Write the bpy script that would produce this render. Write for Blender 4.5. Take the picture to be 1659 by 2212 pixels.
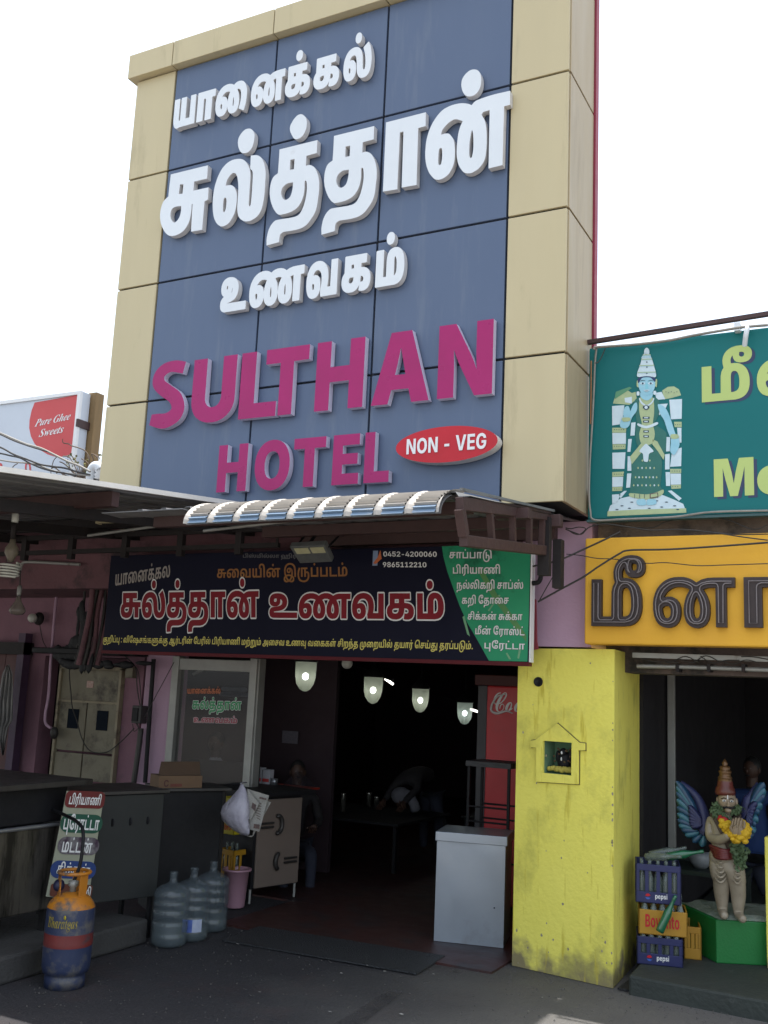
import bpy, bmesh, math, random
from mathutils import Vector, Matrix
from mathutils.geometry import tessellate_polygon
R = math.radians
sc = bpy.context.scene
for o in list(bpy.data.objects): bpy.data.objects.remove(o)
C = sc.collection
random.seed(7)

# ---------------------------------------------------------------- camera, sky, sun, exposure
EYE = Vector((0, 0, 1.9)); FPX = 2176.2                       # focal length in pixels of a 1659 x 2212 frame
yaw, pitch, roll = R(-27.857), R(10.10), R(2.591)
fw = Vector((math.sin(yaw)*math.cos(pitch), math.cos(yaw)*math.cos(pitch), math.sin(pitch)))
rt = Vector((math.cos(yaw), -math.sin(yaw), 0)); up = rt.cross(fw)
RT = rt*math.cos(roll)+up*math.sin(roll); UP = -rt*math.sin(roll)+up*math.cos(roll)
cd = bpy.data.cameras.new('camera'); cam = bpy.data.objects.new('camera', cd); C.objects.link(cam)
cam.matrix_world = Matrix(((RT.x, UP.x, -fw.x, EYE.x), (RT.y, UP.y, -fw.y, EYE.y), (RT.z, UP.z, -fw.z, EYE.z), (0, 0, 0, 1)))
cd.sensor_fit = 'HORIZONTAL'; cd.sensor_width = 36; cd.lens = 36*FPX/1659; cd.clip_end = 2000; cd.clip_start = .05
sc.camera = cam
SUN_EL, SUN_STR, SKY_STR, HAZE, EXPO = 81.3, 4.4, 0.12, 0.60, 0.66
w = bpy.data.worlds.new('World'); sc.world = w; w.use_nodes = True
nt = w.node_tree; nt.nodes.clear()
sky = nt.nodes.new('ShaderNodeTexSky'); sky.sky_type = 'NISHITA'; sky.sun_disc = False
sky.sun_elevation = R(SUN_EL); sky.sun_rotation = 0.0; sky.dust_density = 4.0; sky.air_density = 1.2; sky.altitude = 100
b1 = nt.nodes.new('ShaderNodeBackground'); b1.inputs[1].default_value = SKY_STR
b2 = nt.nodes.new('ShaderNodeBackground'); b2.inputs[0].default_value = (.90, .965, 1, 1); b2.inputs[1].default_value = HAZE
ad = nt.nodes.new('ShaderNodeAddShader'); wo = nt.nodes.new('ShaderNodeOutputWorld')
nt.links.new(sky.outputs[0], b1.inputs[0]); nt.links.new(b1.outputs[0], ad.inputs[0]); nt.links.new(b2.outputs[0], ad.inputs[1])
nt.links.new(ad.outputs[0], wo.inputs[0])
sl = bpy.data.lights.new('sun', 'SUN'); sl.energy = SUN_STR; sl.angle = R(.5); sl.color = (1, .96, .9)
so = bpy.data.objects.new('sun', sl); C.objects.link(so)
so.rotation_euler = Vector((0, math.cos(R(SUN_EL)), math.sin(R(SUN_EL)))).to_track_quat('Z', 'Y').to_euler()
so.location = (0, 5, 30)
vs = sc.view_settings; sc.display_settings.display_device = 'sRGB'
vs.view_transform = 'Standard'; vs.look = 'None'; vs.exposure = EXPO; vs.gamma = 1; vs.use_curve_mapping = False
sc.render.engine = 'CYCLES'; sc.cycles.max_bounces = 6; sc.cycles.transparent_max_bounces = 12

# ---------------------------------------------------------------- helpers
def ray(x, y):                       # x, y: pixel of the 1659 x 2212 frame
    return fw + RT*((x-829.5)/FPX) - UP*((y-1106)/FPX)
def PY(x, y, Y): d = ray(x, y); return EYE + d*(Y/d.y)
def PX(x, y, X): d = ray(x, y); return EYE + d*(X/d.x)
def PZ(x, y, Z=0.): d = ray(x, y); return EYE + d*((Z-EYE.z)/d.z)
def PL(x, y, a, b):                  # vertical plane through ground points a, b
    n = Vector((b[1]-a[1], a[0]-b[0], 0)); d = ray(x, y)
    return EYE + d*((Vector((a[0], a[1], 0))-EYE).dot(n)/d.dot(n))
def behind(p, r):                    # step back from the viewer by r along the ground
    d = Vector((p.x, p.y, 0)).normalized(); return p+d*r
def fr(x0, y0, s): return lambda x, y: ((x0+x/s)/1.8517, (y0+y/s)/1.8517)

def mat(name, col, col2=None, scale=4, rough=.6, metal=0, bump=0, bscale=60, amt=.5, dirt=None, dscale=2.5, dthr=.55, spec=.5,
        emis=0, alpha=1, detail=6, stretch=(1, 1, 1), coat=0, trans=0):
    m = bpy.data.materials.new(name); m.use_nodes = True; t = m.node_tree; n = t.nodes; l = t.links
    b = n['Principled BSDF']; b.inputs['Roughness'].default_value = rough; b.inputs['Metallic'].default_value = metal
    b.inputs['Specular IOR Level'].default_value = spec; b.inputs['Coat Weight'].default_value = coat
    b.inputs['Base Color'].default_value = (*col, 1)
    tc = n.new('ShaderNodeTexCoord'); mp = n.new('ShaderNodeMapping'); mp.inputs['Scale'].default_value = stretch
    l.new(tc.outputs['Object'], mp.inputs[0]); co = mp.outputs[0]
    out = None
    if col2 is None: col2 = tuple(c*.8 for c in col)
    nz = n.new('ShaderNodeTexNoise'); nz.inputs['Scale'].default_value = scale; nz.inputs['Detail'].default_value = detail; nz.inputs['Roughness'].default_value = .6
    l.new(co, nz.inputs[0])
    rp = n.new('ShaderNodeValToRGB'); rp.color_ramp.elements[0].position = .5-amt/2; rp.color_ramp.elements[1].position = .5+amt/2
    rp.color_ramp.elements[0].color = (*col, 1); rp.color_ramp.elements[1].color = (*col2, 1)
    l.new(nz.outputs[0], rp.inputs[0]); out = rp.outputs[0]
    if dirt:
        n2 = n.new('ShaderNodeTexNoise'); n2.inputs['Scale'].default_value = dscale; n2.inputs['Detail'].default_value = 9; n2.inputs['Roughness'].default_value = .68
        l.new(co, n2.inputs[0])
        r2 = n.new('ShaderNodeValToRGB'); r2.color_ramp.elements[0].position = dthr; r2.color_ramp.elements[1].position = min(.99, dthr+.13)
        r2.color_ramp.elements[0].color = (0, 0, 0, 1); r2.color_ramp.elements[1].color = (1, 1, 1, 1)
        l.new(n2.outputs[0], r2.inputs[0]); mx = n.new('ShaderNodeMix'); mx.data_type = 'RGBA'
        l.new(r2.outputs[0], mx.inputs[0]); l.new(out, mx.inputs[6]); mx.inputs[7].default_value = (*dirt, 1); out = mx.outputs[2]
    l.new(out, b.inputs['Base Color'])
    nr = n.new('ShaderNodeTexNoise'); nr.inputs['Scale'].default_value = scale*3; l.new(co, nr.inputs[0])
    mr = n.new('ShaderNodeMapRange'); mr.inputs[3].default_value = max(.03, rough-.1); mr.inputs[4].default_value = min(1, rough+.12)
    l.new(nr.outputs[0], mr.inputs[0]); l.new(mr.outputs[0], b.inputs['Roughness'])
    if bump:
        n3 = n.new('ShaderNodeTexNoise'); n3.inputs['Scale'].default_value = bscale; n3.inputs['Detail'].default_value = 5
        l.new(co, n3.inputs[0]); bp = n.new('ShaderNodeBump'); bp.inputs['Strength'].default_value = bump; bp.inputs['Distance'].default_value = .02
        l.new(n3.outputs[0], bp.inputs['Height']); l.new(bp.outputs[0], b.inputs['Normal'])
    if emis:
        l.new(out, b.inputs['Emission Color']); b.inputs['Emission Strength'].default_value = emis
    if alpha < 1:
        tr = n.new('ShaderNodeBsdfTransparent'); ms = n.new('ShaderNodeMixShader'); ms.inputs[0].default_value = alpha
        l.new(tr.outputs[0], ms.inputs[1]); l.new(b.outputs[0], ms.inputs[2]); l.new(ms.outputs[0], n['Material Output'].inputs[0])
    return m

class MB:
    def __init__(s): s.v = []; s.f = []; s.m = []; s.s = []
    def add(s, vs_, fs, m=0, smooth=False):
        k = len(s.v); s.v += [Vector(v) for v in vs_]
        for f in fs: s.f.append([i+k for i in f]); s.m.append(m); s.s.append(smooth)
        return s
    def box(s, x0, x1, y0, y1, z0, z1, m=0):
        v = [(x, y, z) for z in (z0, z1) for x, y in ((x0, y0), (x1, y0), (x1, y1), (x0, y1))]
        return s.add(v, [(0, 3, 2, 1), (4, 5, 6, 7), (0, 1, 5, 4), (1, 2, 6, 5), (2, 3, 7, 6), (3, 0, 4, 7)], m)
    def hexa(s, a, d, m=0):          # a: four corners of a face (ccw seen from outside), d: vector to the back face
        a = [Vector(p) for p in a]; v = a+[p+Vector(d) for p in a]
        return s.add(v, [(0, 1, 2, 3), (7, 6, 5, 4), (1, 0, 4, 5), (2, 1, 5, 6), (3, 2, 6, 7), (0, 3, 7, 4)], m)
    def bar(s, a, b, w, h=None, m=0):  # rectangular bar from a to b
        a = Vector(a); b = Vector(b); h = h or w; d = (b-a).normalized()
        u = d.cross(Vector((0, 0, 1))); u = u.normalized() if u.length > .05 else Vector((1, 0, 0)); q = u.cross(d)
        c = [u*w/2+q*h/2, u*w/2-q*h/2, -u*w/2-q*h/2, -u*w/2+q*h/2]
        return s.add([a+x for x in c]+[b+x for x in c], [(0, 1, 2, 3), (7, 6, 5, 4), (1, 0, 4, 5), (2, 1, 5, 6), (3, 2, 6, 7), (0, 3, 7, 4)], m)
    def tube(s, pts, r, n=6, m=0, closed=False, smooth=True):
        P = [Vector(p) for p in pts]; k = len(P); rr = r if hasattr(r, '__len__') else [r]*k
        vs_ = []; u = None
        for i, p in enumerate(P):
            d = (P[(i+1) % k]-P[i-1]) if closed else (P[min(i+1, k-1)]-P[max(i-1, 0)])
            d = d.normalized() if d.length > 1e-9 else Vector((0, 0, 1))
            if u is None: u = d.cross(Vector((0, 0, 1)) if abs(d.z) < .9 else Vector((1, 0, 0)))
            u = (u-d*u.dot(d)); u = u.normalized() if u.length > 1e-6 else d.orthogonal().normalized(); q = d.cross(u)
            for j in range(n): a = 2*math.pi*j/n; vs_.append(p+(u*math.cos(a)+q*math.sin(a))*rr[i])
        fs = []
        for i in range(k if closed else k-1):
            for j in range(n):
                a, b = i*n+j, i*n+(j+1) % n; i2 = ((i+1) % k)*n; fs.append((a, b, i2+(j+1) % n, i2+j))
        s.add(vs_, fs, m, smooth)
        if not closed: s.add(vs_[:n], [tuple(range(n))[::-1]], m); s.add(vs_[-n:], [tuple(range(n))], m)
        return s
    def lathe(s, prof, c, n=24, m=0, axis='Z', smooth=True, mm=None, rot=None):
        c = Vector(c); vs_ = []; k = len(prof)
        for r, h in prof:
            for j in range(n):
                a = 2*math.pi*j/n; v = Vector((r*math.cos(a), r*math.sin(a), h))
                if rot: v = rot @ v
                vs_.append(c+v)
        for i in range(k-1):
            s.add([], [], 0)
        base = len(s.v); s.v += vs_
        for i in range(k-1):
            for j in range(n):
                a, b = base+i*n+j, base+i*n+(j+1) % n; s.f.append([a, b, b+n, a+n]); s.m.append(mm[i] if mm else m); s.s.append(smooth)
        s.f.append([base+j for j in range(n)][::-1]); s.m.append(mm[0] if mm else m); s.s.append(False)
        s.f.append([base+(k-1)*n+j for j in range(n)]); s.m.append(mm[-1] if mm else m); s.s.append(False)
        return s
    def ball(s, c, r, m=0, n=8, k=6):
        r = r if hasattr(r, '__len__') else (r, r, r); c = Vector(c)
        vs_ = [c+Vector((0, 0, -r[2]))]
        for i in range(1, k):
            t = math.pi*i/k-math.pi/2
            for j in range(n): a = 2*math.pi*j/n; vs_.append(c+Vector((r[0]*math.cos(t)*math.cos(a), r[1]*math.cos(t)*math.sin(a), r[2]*math.sin(t))))
        vs_.append(c+Vector((0, 0, r[2]))); e = len(vs_)-1; fs = [(0, 1+(j+1) % n, 1+j) for j in range(n)]
        for i in range(k-2):
            for j in range(n): a = 1+i*n+j; b = 1+i*n+(j+1) % n; fs.append((a, b, b+n, a+n))
        fs += [(e, e-n+j, e-n+(j+1) % n) for j in range(n)]
        return s.add(vs_, fs, m, True)
    def poly(s, cs, fn, depth=None, m=0, ms=None):
        """cs: contours in 2D, fn(u,v)->3D front point, depth: vector to the back (extrusion)"""
        cs = [c for c in cs if len(c) > 2]
        if not cs: return s
        flat_ = [p for c in cs for p in c]
        tris = tessellate_polygon([[Vector((p[0], p[1], 0)) for p in c] for c in cs])
        F = [fn(*p) for p in flat_]
        nrm = None
        fs = []
        for t in tris:
            a, b, c = (flat_[i] for i in t); ar = (b[0]-a[0])*(c[1]-a[1])-(b[1]-a[1])*(c[0]-a[0])
            if abs(ar) < 1e-12: continue
            fs.append(tuple(t) if ar > 0 else tuple(t)[::-1])
        s.add(F, fs, m)
        if depth is not None:
            D = Vector(depth); k = 0
            for c in cs:
                n = len(c); a = F[k:k+n]; k += n
                s.add(a+[p+D for p in a], [(i, i+n, (i+1) % n+n, (i+1) % n) for i in range(n)], m if ms is None else ms)
        return s

def wipe(o): return o
def tag(o, label=None, cat=None, group=None, kind=None):
    if label: o['label'] = label
    if cat: o['category'] = cat
    if group: o['group'] = group
    if kind: o['kind'] = kind
    return o
def empty(name, loc, label, cat, group=None, rz=0):
    o = bpy.data.objects.new(name, None); o.empty_display_size = .1; C.objects.link(o)
    o.location = loc; o.rotation_euler = (0, 0, rz); return tag(o, label, cat, group)
def wloc(o):
    l = Vector(o.location); p = o.parent
    while p: l = l + Vector(p.location); p = p.parent
    return l
def obj(name, mb, mats, parent=None, label=None, cat=None, group=None, kind=None, bevel=0, origin=None, local=False):
    if not hasattr(mats, '__len__'): mats = [mats]
    me = bpy.data.meshes.new(name)
    if parent is not None: off = Vector((0, 0, 0)) if local else wloc(parent)
    elif origin is not None: off = Vector(origin)
    else:
        xs = [v.x for v in mb.v]; ys = [v.y for v in mb.v]; zs = [v.z for v in mb.v]
        off = Vector(((min(xs)+max(xs))/2, (min(ys)+max(ys))/2, min(zs))) if kind != 'structure' else Vector((0, 0, 0))
    me.from_pydata([v-off for v in mb.v], [], mb.f)
    for m in mats: me.materials.append(m)
    me.polygons.foreach_set('material_index', mb.m); me.polygons.foreach_set('use_smooth', mb.s); me.update()
    o = bpy.data.objects.new(name, me); C.objects.link(o)
    if parent is not None: o.parent = parent
    else: o.location = off
    if bevel:
        bv = o.modifiers.new('bevel', 'BEVEL'); bv.width = bevel; bv.segments = 2; bv.limit_method = 'ANGLE'; bv.angle_limit = R(40)
    return tag(o, label, cat, group, kind)
def copy_tree(o, parent=None, loc=None, rz=None, label=None):
    c = o.copy(); C.objects.link(c); c.parent = parent
    if loc is not None: c.location = loc
    if rz is not None: c.rotation_euler = (0, 0, rz)
    if label: c['label'] = label
    for ch in list(o.children): copy_tree(ch, c)
    return c
def smooth(pts, n=6):
    P = [Vector(p) for p in pts]; out = []
    for i in range(len(P)-1):
        a = P[max(i-1, 0)]; b = P[i]; c = P[i+1]; d = P[min(i+2, len(P)-1)]
        for k in range(n):
            t = k/n; out.append(.5*((2*b)+(c-a)*t+(2*a-5*b+4*c-d)*t*t+(3*b-a-3*c+d)*t**3))
    return out+[P[-1]]
# letter shapes: outlines of every glyph, and for every line of writing which glyph stands where
# as plain numbers: each outline is a list of steps dx, dy from point to point, in font units (TRD: millimetres)
GLD = {
30:[[112,39,-25,48,-13,66,1,408,133,-2,2,-408,17,-43,38,-18,38,6,30,23,2,442,133,-2,1,-457,256,0,1,457,133,2,0,-561,-524,0,-4,23,-54,-29,-56,-6,-64,14]],
41:[[73,1,0,558,534,1,0,-100,-127,-1,0,-458,-134,0,-3,459,-135,-1,0,-458]],
48:[[60,119,-16,156,40,134,81,91,140,62,204,6,148,-55,124,55,146,-4,64,-26,46,-37,38,-52,27,-70,10,-80,-8,-116,-71,-194,-115,52,52,140,3,150,-44,98,-74,39,-70,-2,-48,-19,84,-122,27,-136,-27,-120,-32,-41,-42,-26,-62,-14,-76,7,-56,27,-40,49,-23,74,2,104,28,94,55,92,-84,29,-118,4,-82,-23,-72,-51,-41,-65,67,15,70,-4,56,-26,35,-37,24,-66,0,-82,-19,-58,-38,-47,-84,-34,-102,6,-74,41],[235,86,48,12,23,55,-12,66,-47,29,-44,-5,-41,-26,20,-100],[671,85,24,9,16,25,9,96,-19,86,-42,71,-36,-91,-9,-112,14,-60]],
27:[[60,119,-18,122,30,144,71,97,102,62,102,25,124,3,104,-20,92,-44,76,33,90,17,371,1,0,-98,-126,-2,-1,-459,-135,1,-1,459,-124,-4,-69,-19,78,-124,22,-148,-30,-102,-39,-43,-42,-22,-74,-10,-66,11,-46,25,-38,47,-25,92,6,96,31,92,55,82,-89,31,-118,4,-82,-23,-72,-51,-41,-65,67,15,70,-4,56,-26,35,-37,24,-66,0,-82,-19,-58,-38,-47,-84,-34,-104,7,-72,40],[231,86,50,10,25,53,-12,70,-47,29,-44,-5,-41,-26,17,-94],[671,85,38,30,11,90,-16,90,-41,73,-39,-83,-10,-112,15,-64]],
77:[[76,57,-30,54,-6,76,28,70,62,50,1,254,552,0,0,-101,-167,-1,0,-112,155,-22,89,-66,24,-60,2,-68,-19,-60,-38,-46,-92,-35,-128,10,20,95,94,4,23,18,12,34,-4,44,-23,29,-92,24,-23,-1,-6,-100,-26,-68,-37,-42,-44,-26,-86,-21,-96,0,-88,25],[180,129,21,-22,44,-17,92,13,39,52,9,92,-124,-1,-54,-16,-32,-43],[251,341,133,4,1,114,-134,0],[417,666,-48,31,-12,66,30,49,56,12,53,-37,7,-64,-32,-47]],
18:[[76,57,-30,54,-6,76,28,70,62,50,1,254,552,0,0,-101,-167,-1,0,-112,155,-22,89,-66,24,-60,2,-68,-19,-60,-38,-46,-92,-35,-128,10,20,95,94,4,23,18,12,34,-4,44,-23,29,-92,24,-23,-1,-6,-100,-26,-68,-37,-42,-44,-26,-86,-21,-96,0,-88,25],[180,129,21,-22,44,-17,92,13,39,52,9,92,-124,-1,-54,-16,-32,-43],[251,341,133,4,1,114,-134,0]],
92:[[88,65,-34,76,-12,100,11,94,26,72,43,64,63,53,76,34,94,15,134,-18,91,-62,46,-98,38,-268,51,-37,62,13,39,70,2,128,-36,130,-62,112,113,64,23,-28,78,-164,22,-160,-23,-140,-34,-58,-42,-37,-68,-26,-86,-6,-70,14,-55,35,-58,102,-40,260,-39,49,-70,22,-66,-6,-56,-26,-49,-53,-25,-60,114,19,54,-14,45,-31,27,-40,17,-62,-4,-78,-24,-60,-69,-56,-90,-15,-88,19],[235,86,48,12,23,55,-12,66,-53,29,-42,-6,-37,-25,20,-98],[489,666,-46,29,-15,62,29,53,60,14,47,-29,14,-64,-31,-52]],
3030:[[80,29,-22,38,-6,20,-13,84,0,396,6,13,166,3,15,-10,1,-412,7,-26,15,-10,18,1,12,7,0,432,6,14,10,4,156,0,8,-1,7,-7,1,-434,4,-4,134,2,3,438,11,6,156,0,15,-8,3,-572,-6,-13,-492,-3,-14,5,-44,-15,-58,-2,-26,5,-28,10,-20,13]],
3041:[[43,-9,-4,12,0,562,4,12,14,6,490,0,12,-4,6,-12,-1,-126,-13,-10,-78,-2,0,-426,-4,-12,-10,-4,-158,0,-8,1,-7,7,-1,434,-54,2,-4,-4,-1,-432,-7,-7,-8,-1,-158,0]],
3048:[[44,89,-16,50,-7,34,-4,106,9,60,22,68,30,50,47,52,56,39,60,26,78,17,60,4,54,-2,80,-15,74,-31,60,31,52,13,60,4,72,-8,60,-21,52,-37,40,-47,33,-69,13,-52,6,-66,-6,-106,-23,-106,-30,-84,-8,-14,-7,-5,-20,2,-118,46,-16,8,-7,7,0,12,21,54,18,66,8,70,-2,64,-14,60,-22,40,-30,24,-34,10,-39,-6,40,-54,28,-66,17,-84,0,-84,-13,-60,-16,-36,-29,-36,-30,-21,-46,-16,-32,-5,-58,2,-44,13,-44,29,-23,28,-20,36,-17,53,-15,-59,-27,-44,-40,-33,-38,-16,-32,-7,-84,0,-60,21,-40,31,-25,34],[225,121,10,4,8,20,0,50,-12,22,-12,6,-12,0,-22,-12,4,-48,15,-36,9,-5],[605,121,10,4,6,14,4,64,-8,62,-14,42,-14,-60,-4,-78,7,-36,5,-8],[475,427,-30,10,-38,6,-46,0,-34,-6,-56,-26,-32,-28,-13,-18,49,0,26,-5,22,-6,34,-20,36,-40,22,-58,17,95,18,48]],
3027:[[44,89,-17,52,-10,74,2,86,17,76,18,42,39,58,46,43,70,42,40,14,68,15,62,4,54,-2,56,-8,38,-11,84,-42,74,30,94,17,76,4,222,0,9,-2,8,-8,-2,-134,-11,-8,-78,-2,0,-426,-1,-8,-7,-7,-166,-1,-13,8,-3,436,-48,-4,-42,-12,39,-66,16,-48,13,-68,0,-84,-13,-60,-17,-37,-28,-35,-38,-25,-52,-15,-60,-2,-36,7,-40,16,-30,23,-27,34,-20,40,-11,40,-15,-58,-18,-32,-25,-28,-44,-27,-66,-15,-68,2,-60,21,-40,31,-25,34],[225,121,10,4,8,20,0,50,-12,22,-12,6,-12,0,-22,-12,4,-48,15,-36,9,-5],[605,121,10,4,6,14,4,66,-8,60,-14,39,-14,-57,-4,-74,7,-40,5,-8],[492,419,-31,13,-52,11,-48,0,-26,-4,-30,-10,-34,-18,-32,-28,-13,-18,49,0,26,-5,22,-6,34,-20,36,-40,22,-58,23,93,19,39]],
3077:[[53,45,-13,18,-18,44,-7,38,0,42,7,32,12,32,23,32,24,24,0,258,6,14,12,4,524,0,12,-4,4,-12,-3,-130,-11,-6,-122,0,-2,-62,2,-4,78,-6,62,-19,48,-33,35,-44,19,-58,0,-82,-7,-30,-12,-32,-17,-26,-24,-24,-40,-23,-56,-13,-58,0,-58,9,-10,5,-4,12,12,80,-24,-34,-20,-20,-46,-29,-36,-12,-44,-9,-84,-2,-56,8,-40,13,-38,22],[203,143,16,-12,24,-6,32,5,20,11,12,18,6,16,4,46,-60,2,-26,-5,-18,-9,-10,-12,-6,-16,0,-22],[491,129,48,-2,20,10,7,14,3,20,-4,20,-8,14,-22,11,-33,5],[255,363,62,4,-2,64,-62,-2],[389,647,-48,11,-26,21,-17,30,-7,44,7,40,17,30,30,23,46,9,40,-7,32,-21,15,-20,8,-24,3,-46,-13,-44,-23,-26,-28,-15]],
3018:[[53,45,-13,18,-18,44,-7,38,0,42,7,32,12,32,23,32,24,24,0,258,6,14,12,4,524,0,12,-4,4,-12,-3,-130,-11,-6,-122,0,-2,-62,2,-4,78,-6,62,-19,48,-33,35,-44,19,-58,0,-82,-7,-30,-12,-32,-17,-26,-24,-24,-40,-23,-56,-13,-58,0,-58,9,-10,5,-4,12,12,80,-24,-34,-20,-20,-46,-29,-36,-12,-44,-9,-84,-2,-56,8,-40,13,-38,22],[203,143,16,-12,24,-6,32,5,20,11,12,18,6,16,4,46,-60,2,-26,-5,-18,-9,-10,-12,-6,-16,0,-22],[491,129,48,-2,20,10,7,14,3,20,-4,20,-8,14,-22,11,-33,5],[255,363,62,4,-2,64,-62,-2]],
3092:[[73,41,-29,48,-17,52,-10,74,2,92,11,56,20,58,30,50,45,50,33,24,43,23,52,16,50,9,54,2,66,-8,48,-15,38,-22,49,-47,16,-22,18,-38,14,-48,9,-48,12,-174,16,-40,26,-8,22,10,12,30,4,32,-2,98,-22,106,-19,54,-40,78,0,10,5,8,18,11,122,64,12,1,10,-6,49,-88,22,-56,23,-88,10,-88,-2,-96,-17,-82,-24,-54,-15,-22,-28,-28,-44,-27,-42,-12,-34,-5,-56,0,-36,5,-46,14,-34,21,-41,46,-24,54,-13,60,-10,126,-21,90,-21,34,-18,11,-26,7,-42,-2,-38,-15,-28,-23,-24,-40,64,2,48,-11,36,-21,35,-40,12,-26,11,-40,4,-60,-9,-64,-8,-26,-18,-32,-25,-28,-24,-17,-40,-16,-50,-9,-64,2,-44,13,-36,22],[225,121,10,4,8,20,0,50,-12,22,-12,6,-12,0,-22,-12,4,-46,5,-20,10,-18,9,-5],[455,647,-48,11,-26,21,-17,30,-7,44,7,40,17,30,30,23,46,9,40,-7,32,-21,15,-20,8,-24,3,-46,-13,-44,-23,-26,-28,-15]],
33:[[88,65,-34,76,-12,100,11,94,26,72,43,64,63,53,76,34,94,15,134,-18,91,-62,46,-98,38,-268,51,-37,62,13,39,70,2,128,-36,130,-62,112,113,64,23,-28,78,-164,22,-160,-23,-140,-34,-58,-42,-37,-68,-26,-86,-6,-70,14,-55,35,-58,102,-40,260,-39,49,-70,22,-66,-6,-56,-26,-49,-53,-25,-60,114,19,54,-14,45,-31,27,-40,17,-62,-4,-78,-24,-60,-69,-56,-90,-15,-88,19],[235,86,48,12,23,55,-12,66,-53,29,-42,-6,-37,-25,20,-98]],
1108:[[36,131,-2,56,14,50,33,44,48,32,2,256,678,0,0,-130,-188,0,-2,-82,370,-4,0,-118,-99,-2,-1,-233,-184,1,-2,233,-84,0,-18,-99,-21,-44,-21,-26,-36,-30,-34,-19,-80,-22,-64,-6,-88,2,-108,22,-42,20,-32,26,-26,37],[221,155,16,-21,38,-13,56,-3,48,11,22,13,20,27,13,64,-119,1,-62,-10,-31,-25,-5,-20],[300,353,133,2,0,84,-132,0]],
1092:[[66,105,-22,64,-7,84,7,72,23,66,40,62,46,45,54,34,70,28,112,20,116,-2,84,-18,76,-40,51,-53,34,-68,18,-76,10,-122,10,-36,23,-30,42,-17,48,7,27,22,18,52,3,64,-7,66,-18,64,-26,58,-49,76,156,87,75,-107,38,-92,14,-60,7,-82,-3,-58,-17,-66,-31,-60,-32,-36,-39,-29,-44,-20,-80,-15,-88,1,-74,16,-62,34,-34,37,-32,66,-15,64,-15,120,-19,56,-21,28,-26,21,-58,18,-72,-2,-64,-22,-52,-41,-34,-54,64,21,74,2,66,-18,54,-41,31,-64,4,-80,-20,-68,-37,-45,-44,-27,-56,-17,-70,-6,-66,4,-56,16,-38,20,-40,37],[255,119,48,-3,16,8,14,17,7,22,-2,32,-10,20,-17,13,-46,6,-30,-8,-26,-15,13,-60,16,-22],[551,662,-32,20,-20,29,-8,42,11,46,23,26,38,18,40,3,40,-12,29,-25,14,-30,2,-44,-10,-32,-23,-26,-26,-15,-42,-6]],
1084:[[39,-321,-6,96,9,54,33,54,44,35,46,19,62,11,312,4,106,16,40,16,32,25,25,38,10,36,-3,60,-22,44,-46,31,-60,14,-13,-77,-28,-64,-43,-46,-64,-35,-98,-20,-122,0,-92,18,-70,36,-29,29,-18,32,-10,42,0,40,8,36,24,42,25,24,38,24,0,254,678,2,0,-130,-186,0,-2,-84,92,-11,82,-22,66,-38,48,-55,27,-76,4,-78,-14,-72,-41,-68,-34,-33,-40,-26,-110,-38,-126,-16,-242,-2,-48,-6,-36,-19,-16,-22,-8,-36,2,-49],[221,155,16,-21,42,-14,52,-2,48,11,23,14,18,22,10,28,4,40,-119,1,-62,-10,-31,-25,-5,-20],[300,353,133,2,0,84,-132,0],[473,662,-34,21,-20,30,-7,50,12,38,25,27,36,16,40,2,36,-11,27,-20,16,-26,6,-50,-10,-34,-17,-22,-32,-21,-36,-6]],
1025:[[39,-321,-6,96,9,54,33,54,44,35,46,19,62,11,312,4,106,16,40,16,32,25,25,38,10,36,-3,60,-22,44,-46,31,-60,14,-13,-77,-28,-64,-43,-46,-64,-35,-98,-20,-122,0,-92,18,-70,36,-29,29,-18,32,-10,42,0,40,8,36,24,42,25,24,38,24,0,254,678,2,0,-130,-186,0,-2,-84,92,-11,82,-22,66,-38,48,-55,27,-76,4,-78,-14,-72,-41,-68,-34,-33,-40,-26,-110,-38,-126,-16,-242,-2,-48,-6,-36,-19,-16,-22,-8,-36,2,-49],[221,155,16,-21,42,-14,52,-2,48,11,23,14,18,22,10,28,4,40,-119,1,-62,-10,-31,-25,-5,-20],[300,353,133,2,0,84,-132,0]],
1041:[[68,1,1,568,642,0,0,-130,-131,-2,-1,-437,-189,1,-1,438,-131,-2,0,-436]],
1086:[[51,143,-13,66,0,70,13,62,25,58,37,50,44,40,58,36,70,29,124,24,156,0,108,-21,106,-45,96,38,104,16,426,1,-2,-128,-130,-2,-2,-437,-188,1,-2,438,-100,-3,-80,-17,52,-62,29,-50,16,-54,4,-80,-10,-62,-25,-50,-34,-35,-60,-27,-80,-11,-94,11,-64,29,-43,45,-18,36,-12,46,-3,52,5,50,31,80,62,84,-72,22,-122,7,-90,-15,-80,-39,-28,-25,-26,-34,68,17,82,-4,66,-28,42,-45,23,-72,-5,-80,-28,-62,-50,-43,-54,-21,-72,-11,-70,2,-50,11,-46,20,-44,34,-26,34],[257,118,46,-2,16,8,14,17,7,22,-2,32,-10,20,-17,13,-22,6,-34,-2,-45,-21,14,-62,15,-20],[785,114,22,6,16,21,9,70,-16,64,-39,59,-37,-67,-10,-78,4,-34,10,-22,17,-15],[673,662,-34,21,-20,30,-7,50,12,38,25,27,36,16,40,2,36,-11,27,-20,16,-26,6,-50,-10,-34,-17,-22,-32,-21,-36,-6]],
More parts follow.
